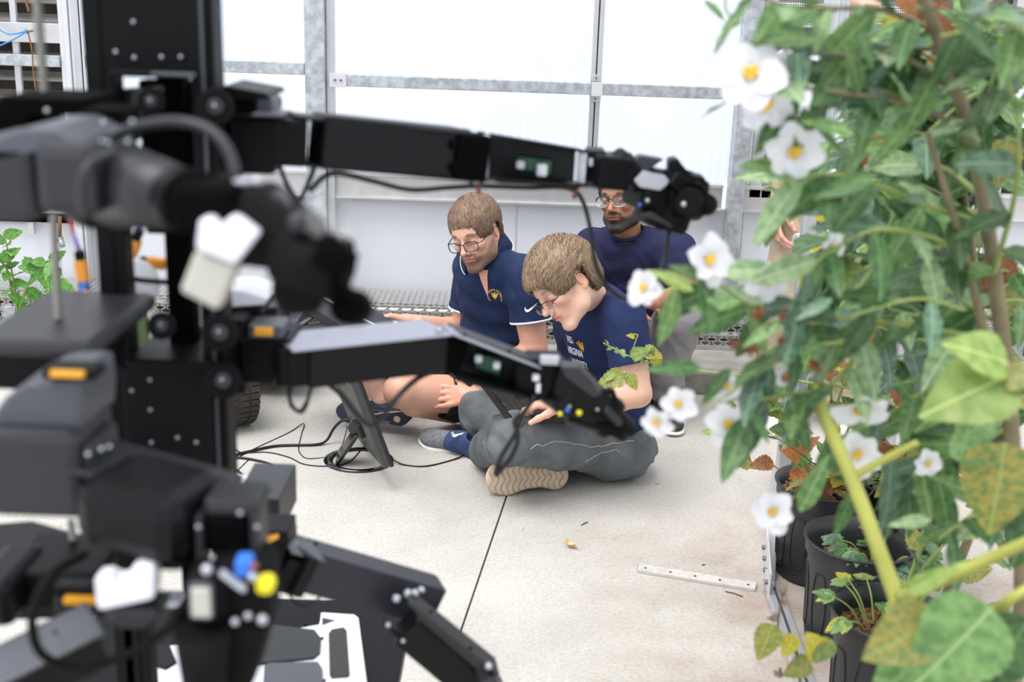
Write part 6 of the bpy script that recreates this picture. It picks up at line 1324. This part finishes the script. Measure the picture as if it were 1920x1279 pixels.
BR = [([(1870, 640, 1.6), (1720, 612, 1.58), (1600, 600, 1.55), (1470, 585, 1.5), (1410, 575, 1.48), (1330, 530, 1.45), (1240, 548, 1.42)], 20, 15, .085),
      ([(1815, 500, 1.6), (1760, 450, 1.55), (1650, 430, 1.5), (1560, 470, 1.45), (1500, 520, 1.42)], 12, 0, .085),
      ([(1850, 420, 1.6), (1720, 380, 1.55), (1600, 330, 1.5), (1500, 335, 1.45), (1440, 350, 1.42)], 15, 0, .085),
      ([(1820, 250, 1.6), (1720, 200, 1.55), (1620, 180, 1.5), (1510, 165, 1.45), (1430, 160, 1.42)], 14, 0, .085),
      ([(1800, 180, 1.6), (1700, 110, 1.55), (1600, 105, 1.5), (1500, 95, 1.48), (1400, 80, 1.45)], 12, 0, .09),
      ([(1760, 60, 1.6), (1660, 20, 1.55), (1560, 15, 1.5), (1470, 10, 1.46), (1400, -20, 1.46)], 12, 0, .085),
      ([(1860, 520, 1.6), (1900, 380, 1.5), (1910, 250, 1.45), (1880, 100, 1.45)], 12, 0, .09),
      ([(1860, 600, 1.62), (1800, 560, 1.7), (1700, 500, 1.8), (1620, 520, 1.8)], 10, 0, .09),
      ([(1640, 605, 1.56), (1580, 640, 1.5), (1500, 650, 1.48), (1430, 690, 1.46), (1360, 745, 1.45)], 12, 0, .075),
      ([(1640, 620, 1.56), (1560, 720, 1.5), (1480, 740, 1.48), (1410, 760, 1.46), (1400, 840, 1.45)], 10, 0, .08),
      ([(1870, 700, 1.6), (1760, 720, 1.62), (1660, 780, 1.6), (1560, 830, 1.55)], 9, 0, .085),
      ([(1890, 800, 1.6), (1800, 850, 1.62), (1720, 880, 1.6), (1690, 980, 1.58)], 10, 0, .085),
      ([(1850, 380, 1.6), (1780, 320, 1.75), (1700, 290, 1.85), (1600, 260, 1.9)], 10, 0, .09),
      ([(1900, 900, 1.6), (1830, 960, 1.5), (1760, 1010, 1.45)], 7, 0, .08),
      ([(1750, 100, 1.6), (1820, 40, 1.5), (1900, -10, 1.45)], 7, 0, .09)]
for pts, n_, _, sz in BR:
    stem(SH, wl(pts), .0042, .0016, M_stem if pts[0][1] > 300 else M_wood, 'branch')
    leaves_along(SH, wl(pts), [D_, D_, Mi, Mi, Bl, Pa], n_, sz*1.12, droop=.35, wid=1.15)
# side twigs that fill the crown
cnt = 0
for i in range(26):
    x = rg.uniform(1500, 1915); y = rg.uniform(20, 640) if i < 20 else rg.uniform(640, 820); Y = rg.uniform(1.42, 1.95); dx, dy = rg.uniform(-130, -20), rg.uniform(-60, 110)
    pts = [(x+90, y+20, Y+.05), (x, y, Y), (x+dx, y+dy, Y-.03)]; stem(SH, wl(pts), .003, .0014, M_stem, 'branch'); leaves_along(SH, wl(pts), [D_, D_, Mi, Mi, Bl, Pa], 4, .10, droop=.3, wid=1.15)
# single leaves that reach out at the left
for (x0, y0_, x1, y1_, Y, k_) in ((1315, 690, 1225, 686, 1.40, 'dark'), (1390, 565, 1305, 570, 1.42, 'mid'), (1330, 528, 1270, 495, 1.44, 'mid'), (1300, 545, 1235, 505, 1.40, 'lime'), (1460, 510, 1340, 500, 1.45, 'pale'), (1400, 580, 1445, 660, 1.46, 'mid'),
    (1370, 690, 1320, 752, 1.42, 'dark'), (1395, 770, 1412, 838, 1.42, 'dark'), (1405, 770, 1445, 825, 1.42, 'dark'), (1480, 745, 1520, 850, 1.45, 'dark'), (1600, 920, 1570, 1005, 1.5, 'dark'), (1500, 960, 1545, 870, 1.48, 'mid'), (1670, 860, 1672, 1000, 1.52, 'blue'), (1760, 900, 1790, 1030, 1.5, 'dark'), (1530, 75, 1420, 62, 1.42, 'mid'), (1500, 60, 1385, 90, 1.44, 'dark'), (1520, 20, 1430, 25, 1.45, 'pale'),
    (1510, 200, 1500, 290, 1.44, 'dark'), (1600, 250, 1520, 220, 1.42, 'mid'), (1640, 330, 1540, 360, 1.42, 'dark'), (1610, 60, 1640, 120, 1.4, 'dark'), (1860, 110, 1800, 20, 1.38, 'dark'), (1470, 600, 1400, 640, 1.44, 'mid'), (1560, 560, 1500, 590, 1.40, 'blue'), (1745, 975, 1680, 980, 1.42, 'pale'), (1320, 1, 1360, 30, 1.6, 'mid')):
    a, b_ = W(x0, y0_, Y), W(x1, y1_, Y-.02); put(SH, LM[k_], a, b_-a, (rg.uniform(-.3, .3), -.8, .6), np.linalg.norm(b_-a)*1.06)
for (x, y, Y, r, fx, fz) in ((1408, 138, 1.42, .046, -.2, .2), (1432, 192, 1.43, .040, .3, -.3), (1490, 282, 1.44, .040, -.1, -.2), (1478, 132, 1.5, .024, 0, .2), (1325, 486, 1.44, .036, .6, .1), (1440, 522, 1.46, .032, .1, -.5), (1273, 757, 1.42, .026, -.3, .2), (1233, 790, 1.42, .024, -.5, -.1),
    (1360, 722, 1.46, .024, .4, -.2), (1363, 795, 1.46, .032, .1, .4), (1612, 762, 1.5, .042, 0, -.7), (1606, 850, 1.5, .034, -.1, .1), (1452, 958, 1.46, .032, -.6, .2), (1210, 540, 1.42, .026, -.9, .3), (1556, 462, 1.5, .022, .7, 0), (1738, 868, 1.55, .022, .2, .1), (1475, 700, 1.5, .02, 0, 0)):
    flower(SH, W(x, y, Y), (fx, -1, fz), r)
for pts in ([(1485, 905, 1.47), (1560, 890, 1.5), (1620, 870, 1.52)], [(1454, 950, 1.47), (1500, 925, 1.5), (1560, 880, 1.52)], [(1280, 768, 1.43), (1310, 760, 1.44), (1360, 745, 1.45)], [(1215, 548, 1.43), (1240, 548, 1.42)], [(1455, 60, 1.5), (1395, 110, 1.45), (1390, 150, 1.42)], [(1360, -10, 1.5), (1362, 20, 1.5), (1380, 40, 1.5)], [(1390, 40, 1.48), (1348, 70, 1.47), (1345, 95, 1.47)]):
    stem(SH, wl(pts), .0016, .0012, M_stem, 'flower_stalk')
M_sd = mat('dry_flower_head', '8c5a34', .9, col2='5a3422', vscale=70)
for (x, y, r) in ((1422, 588, 15), (1468, 590, 15), (1435, 613, 13), (1378, 645, 13), (1408, 653, 15), (1470, 712, 9), (1530, 685, 15), (1466, 640, 10)):
    mb = MB()
    for j in range(9): v = rdir(); mb.tube([W(x, y, 1.44), W(x, y, 1.44)+v*pm(r, 1.44)*1.1], [pm(r, 1.44)*.35, pm(r, 1.44)*.15], 5)
    mb.ball(W(x, y, 1.44), pm(r*.6, 1.44), 1); mb.build('dry_head', M_sd, SH)
# ---- second leafy shrub further back
s2 = np.array([W(1830, 700, 2.3)[0], 2.3, 0]); S2 = thing('leafy_shrub', s2, 'flowerless leafy shrub behind the white-flowered one at the right edge', 'shrub')
stem(S2, [s2+[.06, .25, .02], W(1850, 900, 2.3), W(1840, 600, 2.3), W(1800, 300, 2.3), W(1780, -40, 2.3)], .011, .005, M_wood, 'trunk')
for i in range(30):
    x, y = (rg.uniform(1600, 1900), rg.uniform(-20, 700)); Y = rg.uniform(2.0, 2.5); dx, dy = rg.uniform(-150, 120), rg.uniform(-80, 100); pts = [(1830, y+60, 2.3), (x, y, Y), (x+dx, y+dy, Y-.05)]
    stem(S2, wl(pts), .0035, .0015, M_stem, 'branch'); leaves_along(S2, wl(pts), [D_, D_, Bl, Mi, LO['dark'], LO['lime'] if i % 5 == 0 else LO['mid']], 9, .12, droop=.3, wid=1.25)
# ---- near big-leaved plant with a thick yellow-green stem
bx = np.array([W(1760, 1400, 1.35)[0], 1.35, 0]); BG = thing('broad_leaved_plant', bx, 'plant with a thick yellow-green stem and very large mottled leaves at the lower right corner', 'plant')
stem(BG, [bx, W(1720, 1260, 1.35), W(1690, 1150, 1.36), W(1640, 1010, 1.4), W(1590, 880, 1.44), W(1545, 780, 1.48), W(1525, 720, 1.5)], .012, .0085, M_cane, 'main_stem')
for pts, r in (([(1690, 1120, 1.36), (1760, 1090, 1.3), (1850, 1050, 1.28), (1940, 1010, 1.25)], .010), ([(1860, 1150, 1.25), (1900, 1120, 1.2), (1950, 1090, 1.2)], .007), ([(1590, 900, 1.44), (1660, 860, 1.42), (1720, 830, 1.4)], .006)): stem(BG, wl(pts), r, r*.7, M_cane, 'side_stem')
for (x0, y0_, x1, y1_, Y, k_, wd) in ((1900, 700, 1740, 770, 1.35, 'lime', 1.15), (1890, 680, 1790, 640, 1.36, 'lime', 1.0), (1870, 710, 1960, 700, 1.35, 'mott', 1.0), (1885, 830, 1860, 1000, 1.40, 'mott', 1.25), (1760, 1160, 1630, 1230, 1.22, 'mott', 1.15), (1860, 1140, 1720, 1290, 1.2, 'mid', 1.25), (1930, 1160, 1850, 1290, 1.22, 'dark', 1.2), (1780, 830, 1890, 860, 1.42, 'mid', 1.0), (1700, 1110, 1800, 1060, 1.28, 'lime', .45), (1850, 780, 1790, 850, 1.45, 'mid', 1.), (1720, 1240, 1640, 1310, 1.25, 'mid', 1.2), (1950, 940, 1900, 1060, 1.4, 'dark', 1.1)):
    a, b_ = W(x0, y0_, Y), W(x1, y1_, Y-.03); put(BG, LB[k_], a, b_-a, (rg.uniform(-.2, .2), -.75, .65), np.linalg.norm(b_-a)*1.05, wd)
# ---- canes and brambles that grow in the pots (in focus further back)
def cane_plant(name, c, canes, meshes, nl, sz, lab, rr=.0045, m=M_stem, jit=.7, wid=1.):
    t = thing(name, (c[0], c[1], .25), lab, 'plant')
    for pts in canes:
        P = [np.array([c[0]+rg.uniform(-.05, .05), c[1]+rg.uniform(-.05, .05), .235])] + wl(pts); stem(t, P, rr, rr*.45, m, 'cane'); leaves_along(t, P[0:], meshes, nl, sz, out=1., droop=.1, jit=jit, wid=wid)
    return t
o_ = LO
CA = cane_plant('bramble', cA, [[(1560, 800, 3.0), (1553, 600, 2.95), (1548, 420, 2.9), (1560, 330, 2.9)], [(1600, 780, 3.05), (1650, 560, 3.1), (1660, 400, 3.1), (1600, 200, 3.1)], [(1590, 700, 2.9), (1700, 500, 2.8), (1760, 300, 2.8), (1700, 100, 2.8)], [(1500, 850, 2.95), (1470, 780, 2.9), (1430, 730, 2.9)], [(1640, 800, 3.1), (1560, 640, 3.2), (1500, 520, 3.2)], [(1630, 850, 3.0), (1700, 760, 2.9), (1760, 640, 2.8)]], [o_['mid'], o_['lime'], o_['mid'], o_['yel'], o_['brn'], o_['mott']], 24, .080, 'thin-caned bramble with small toothed green, yellow and brown leaves growing from the left pots')
CB = cane_plant('bramble', cD, [[(1760, 800, 3.0), (1800, 600, 2.9), (1850, 400, 2.8), (1870, 150, 2.7)], [(1720, 780, 3.05), (1740, 600, 3.0), (1790, 250, 3.0), (1760, 20, 3.0)], [(1820, 800, 2.9), (1880, 650, 2.8), (1910, 500, 2.7)], [(1700, 860, 2.9), (1800, 880, 2.8), (1880, 900, 2.7)], [(1760, 850, 2.9), (1850, 760, 2.7), (1900, 740, 2.6)]], [o_['mid'], o_['lime'], o_['yel'], o_['brn'], o_['dark'], o_['mott']], 26, .085, 'taller bramble with yellow and rusty leaves against the back at far right')
for (x0, y0_, x1, y1_, k_) in ((1700, 20, 1740, 90, 'brn'), (1740, 10, 1790, 60, 'brn'), (1760, 30, 1750, 110, 'brn'), (1690, -10, 1720, 30, 'brn'), (1660, 30, 1690, 60, 'yel'), (1720, 60, 1690, 100, 'yel'), (1750, 50, 1720, 80, 'yel'), (1650, 10, 1630, 45, 'lime'), (1880, 20, 1860, 80, 'yel'), (1900, 130, 1870, 190, 'lime'), (1650, 250, 1620, 300, 'brn'), (1890, 260, 1880, 340, 'mott'), (1890, 480, 1850, 540, 'brn'), (1910, 540, 1880, 600, 'mott')):
    a, b_ = W(x0, y0_, 1.95), W(x1, y1_, 1.93); put(CB, LO[k_], a, b_-a, (rg.uniform(-.3, .3), -.8, .5), np.linalg.norm(b_-a)*1.1, 1.2)
# cane reaching left across the t-shirt sleeve
CC = thing('bramble_shoot', G(1640, 900, .25), 'slender light green shoot reaching left in front of the navy t-shirt sleeve', 'plant')
pts = wl([(1640, 760, 2.9), (1500, 715, 2.95), (1350, 700, 3.0), (1240, 685, 3.0), (1180, 668, 3.0), (1131, 643, 3.0)]); stem(CC, [G(1600, 940, .24)]+pts, .0040, .0016, M_stem, 'cane')
leaves_along(CC, pts[3:], [o_['lime']], 16, .018, out=1., droop=-.2, jit=.8)
for a, b_ in (((1182, 668), (1196, 628)), ((1196, 628), (1182, 626))): stem(CC, wl([(*a, 3.0), (*b_, 3.0)]), .0016, .0014, M_cane, 'side_shoot')
stem(CC, wl([(1206, 674, 3.0), (1192, 695, 2.99), (1178, 708, 2.98)]), .0018, .0014, M_cane, 'side_shoot'); mb = MB(); mb.ball(W(1172, 700, 2.97), .0062, 2); mb.build('bud', M_sepal, CC)
for (x0, y0_, x1, y1_, k_, wd) in ((1172, 704, 1122, 718, 'mott', 1.1), (1178, 702, 1194, 730, 'mott', 1.1), (1150, 700, 1135, 712, 'lime', 1.), (1205, 655, 1240, 668, 'mott', 1.1), (1225, 660, 1238, 690, 'yel', 1.1), (1190, 632, 1178, 628, 'yel', .7), (1182, 668, 1215, 655, 'lime', 1.), (1165, 655, 1170, 668, 'lime', 1.), (1210, 672, 1225, 655, 'lime', 1.)):
    a, b_ = W(x0, y0_, 2.98), W(x1, y1_, 2.96); put(CC, LO[k_], a, b_-a, (rg.uniform(-.3, .3), -.8, .5), np.linalg.norm(b_-a)*1.05, wd)
# curled two-part leaf and sprigs left of the pots
CD = thing('bramble_shoot', G(1560, 905, .25), 'thin shoot with a curled yellow-brown leaf hanging left of the pots', 'plant')
stem(CD, [G(1560, 905, .24)] + wl([(1480, 888, 2.85), (1450, 872, 2.83), (1445, 860, 2.83)]), .0022, .0012, M_bstem, 'cane'); stem(CD, [G(1570, 905, .24)] + wl([(1500, 850, 2.8), (1440, 810, 2.8), (1400, 770, 2.8)]), .0022, .0012, M_bstem, 'cane')
for (x0, y0_, x1, y1_, k_, wd) in ((1410, 868, 1364, 852, 'mott', 1.0), (1450, 866, 1408, 872, 'brn', 1.0), (1345, 812, 1318, 808, 'lime', .8), (1500, 862, 1470, 840, 'brn', .9), (1480, 885, 1530, 900, 'brn', .9), (1380, 780, 1350, 740, 'lime', .8), (1500, 850, 1530, 820, 'brn', .8)):
    a, b_ = W(x0, y0_, 2.83), W(x1, y1_, 2.81); put(CD, LO[k_], a, b_-a, (rg.uniform(-.3, .3), -.6, .7), np.linalg.norm(b_-a)*1.05, wd)
leaves_along(CD, wl([(1500, 850, 2.8), (1440, 810, 2.8), (1400, 770, 2.8)]), [o_['brn'], o_['lime']], 7, .02)
# low herbs in the middle and front pots
def herb(c, n_, meshes, sz, lab, name='leafy_herb', up=.10, ox=0):
    t = thing(name, (c[0], c[1], .22), lab, 'plant')
    for i in range(n_):
        a = rg.uniform(0, 6.28); L = rg.uniform(.5, 1.0)*up; p0 = np.array([c[0]+.03*math.cos(a), c[1]+.03*math.sin(a), .215]); tip = p0 + np.array([math.cos(a)*L*.9, math.sin(a)*L*.9-.02, L*.9]); stem(t, [p0, (p0+tip)/2+[0, 0, .02], tip], .0022, .0014, M_stem, 'stalk')
        for j in range(5): b2 = a+(j-2)*.55; put(t, meshes[int(rg.integers(len(meshes)))], tip, (math.cos(b2), math.sin(b2), rg.uniform(-.3, .15)), (0, -.35, .9), sz*rg.uniform(.7, 1.1)*(1.1-.18*abs(j-2)))
    return t
herb(np.array([cB[0]+.05, cB[1]-.01]), 11, [o_['blue'], o_['blue'], o_['mid'], o_['dark']], .058, 'low herb with grey-green toothed leaves spilling over the middle pot', up=.09)
herb(np.array([cC[0]-.02, cC[1]]), 16, [o_['lime'], o_['mid'], o_['lime'], o_['yel']], .045, 'bright lime-green herb in the nearest pot at the bottom', up=.12)
herb(np.array([cD[0], cD[1]]), 12, [o_['mid'], o_['dark']], .055, 'dark green leafy herb in the rear pot among the canes', up=.14)
cane_plant('bramble', cC, [[(1720, 1050, 2.3), (1760, 900, 2.2), (1850, 800, 2.2)], [(1750, 1100, 2.2), (1850, 1050, 2.1), (1900, 1000, 2.1)], [(1730, 1000, 2.4), (1710, 900, 2.4), (1680, 840, 2.4)], [(1800, 1150, 2.1), (1880, 1180, 2.0)], [(1720, 1080, 2.3), (1790, 1000, 2.3), (1900, 880, 2.3)]], [o_['mid'], o_['dark'], o_['lime'], o_['mott']], 9, .065, 'bramble with green toothed leaves rising from the nearest pot at lower right')
# withered sprig at the lower left of the pots, close to the camera
wp = thing('withered_sprig', (W(1480, 1400, 1.7)[0], 1.7, 0), 'blurred sprig with round yellow-green leaves and brown seed heads at the bottom right', 'plant')
stem(wp, [np.array([W(1480, 1400, 1.7)[0], 1.7, .01]), W(1500, 1290, 1.7), W(1460, 1190, 1.7), W(1470, 1100, 1.7)], .003, .0016, M_bstem, 'stalk')
for (x0, y0_, x1, y1_, k_) in ((1450, 1170, 1425, 1235, 'mott'), (1490, 1190, 1470, 1230, 'yel'), (1540, 1230, 1520, 1195, 'yel'), (1520, 1240, 1475, 1265, 'mott'), (1560, 1200, 1530, 1240, 'lime')): a, b_ = W(x0, y0_, 1.7), W(x1, y1_, 1.68); put(wp, LB[k_], a, b_-a, (0, -.9, .4), np.linalg.norm(b_-a)*1.1, 1.1)
for x, y, r in ((1468, 1105, 15), (1475, 1130, 10), (1450, 1160, 14), (1462, 1265, 14)):
    mb = MB(); mb.ball(W(x, y, 1.7), pm(r*.6, 1.7), 1)
    for j in range(8): v = rdir(); mb.tube([W(x, y, 1.7), W(x, y, 1.7)+v*pm(r, 1.7)], [pm(r, 1.7)*.3, pm(r, 1.7)*.1], 5)
    mb.build('seed_head', mat('seed_head', '6a5040', .9, col2='a09080', vscale=90), wp)
# ---- tomato plant at far left
TP = thing('tomato_plant', (W(30, 640, 4.5)[0], 4.5, 0), 'bright green tomato plant at the far left edge in front of the white wall', 'plant')
b0 = np.array([W(30, 640, 4.5)[0], 4.5, .01])
for pts in ([(35, 640, 4.5), (30, 560, 4.48), (15, 470, 4.46), (5, 435, 4.45)], [(30, 600, 4.5), (50, 540, 4.46), (75, 500, 4.44), (100, 490, 4.42), (118, 540, 4.42)], [(25, 560, 4.5), (10, 500, 4.45), (-30, 470, 4.4)], [(35, 600, 4.5), (60, 575, 4.46), (90, 580, 4.44)]):
    P = ([b0] if pts[0][1] == 640 else []) + wl(pts); stem(TP, P, .006, .002, M_stem); leaves_along(TP, wl(pts), [LO['tom']], 11, .085, out=1.1, droop=.45, jit=.9, wid=.9)
for (x0, y0_, x1, y1_) in ((85, 495, 60, 520), (85, 492, 62, 490), (45, 500, 48, 488), (90, 500, 88, 540), (112, 530, 128, 570), (70, 505, 42, 500)): a, b_ = W(x0, y0_, 4.42), W(x1, y1_, 4.40); put(TP, LO['tom'], a, b_-a, (0, -.8, .5), np.linalg.norm(b_-a)*1.3, 1.1)
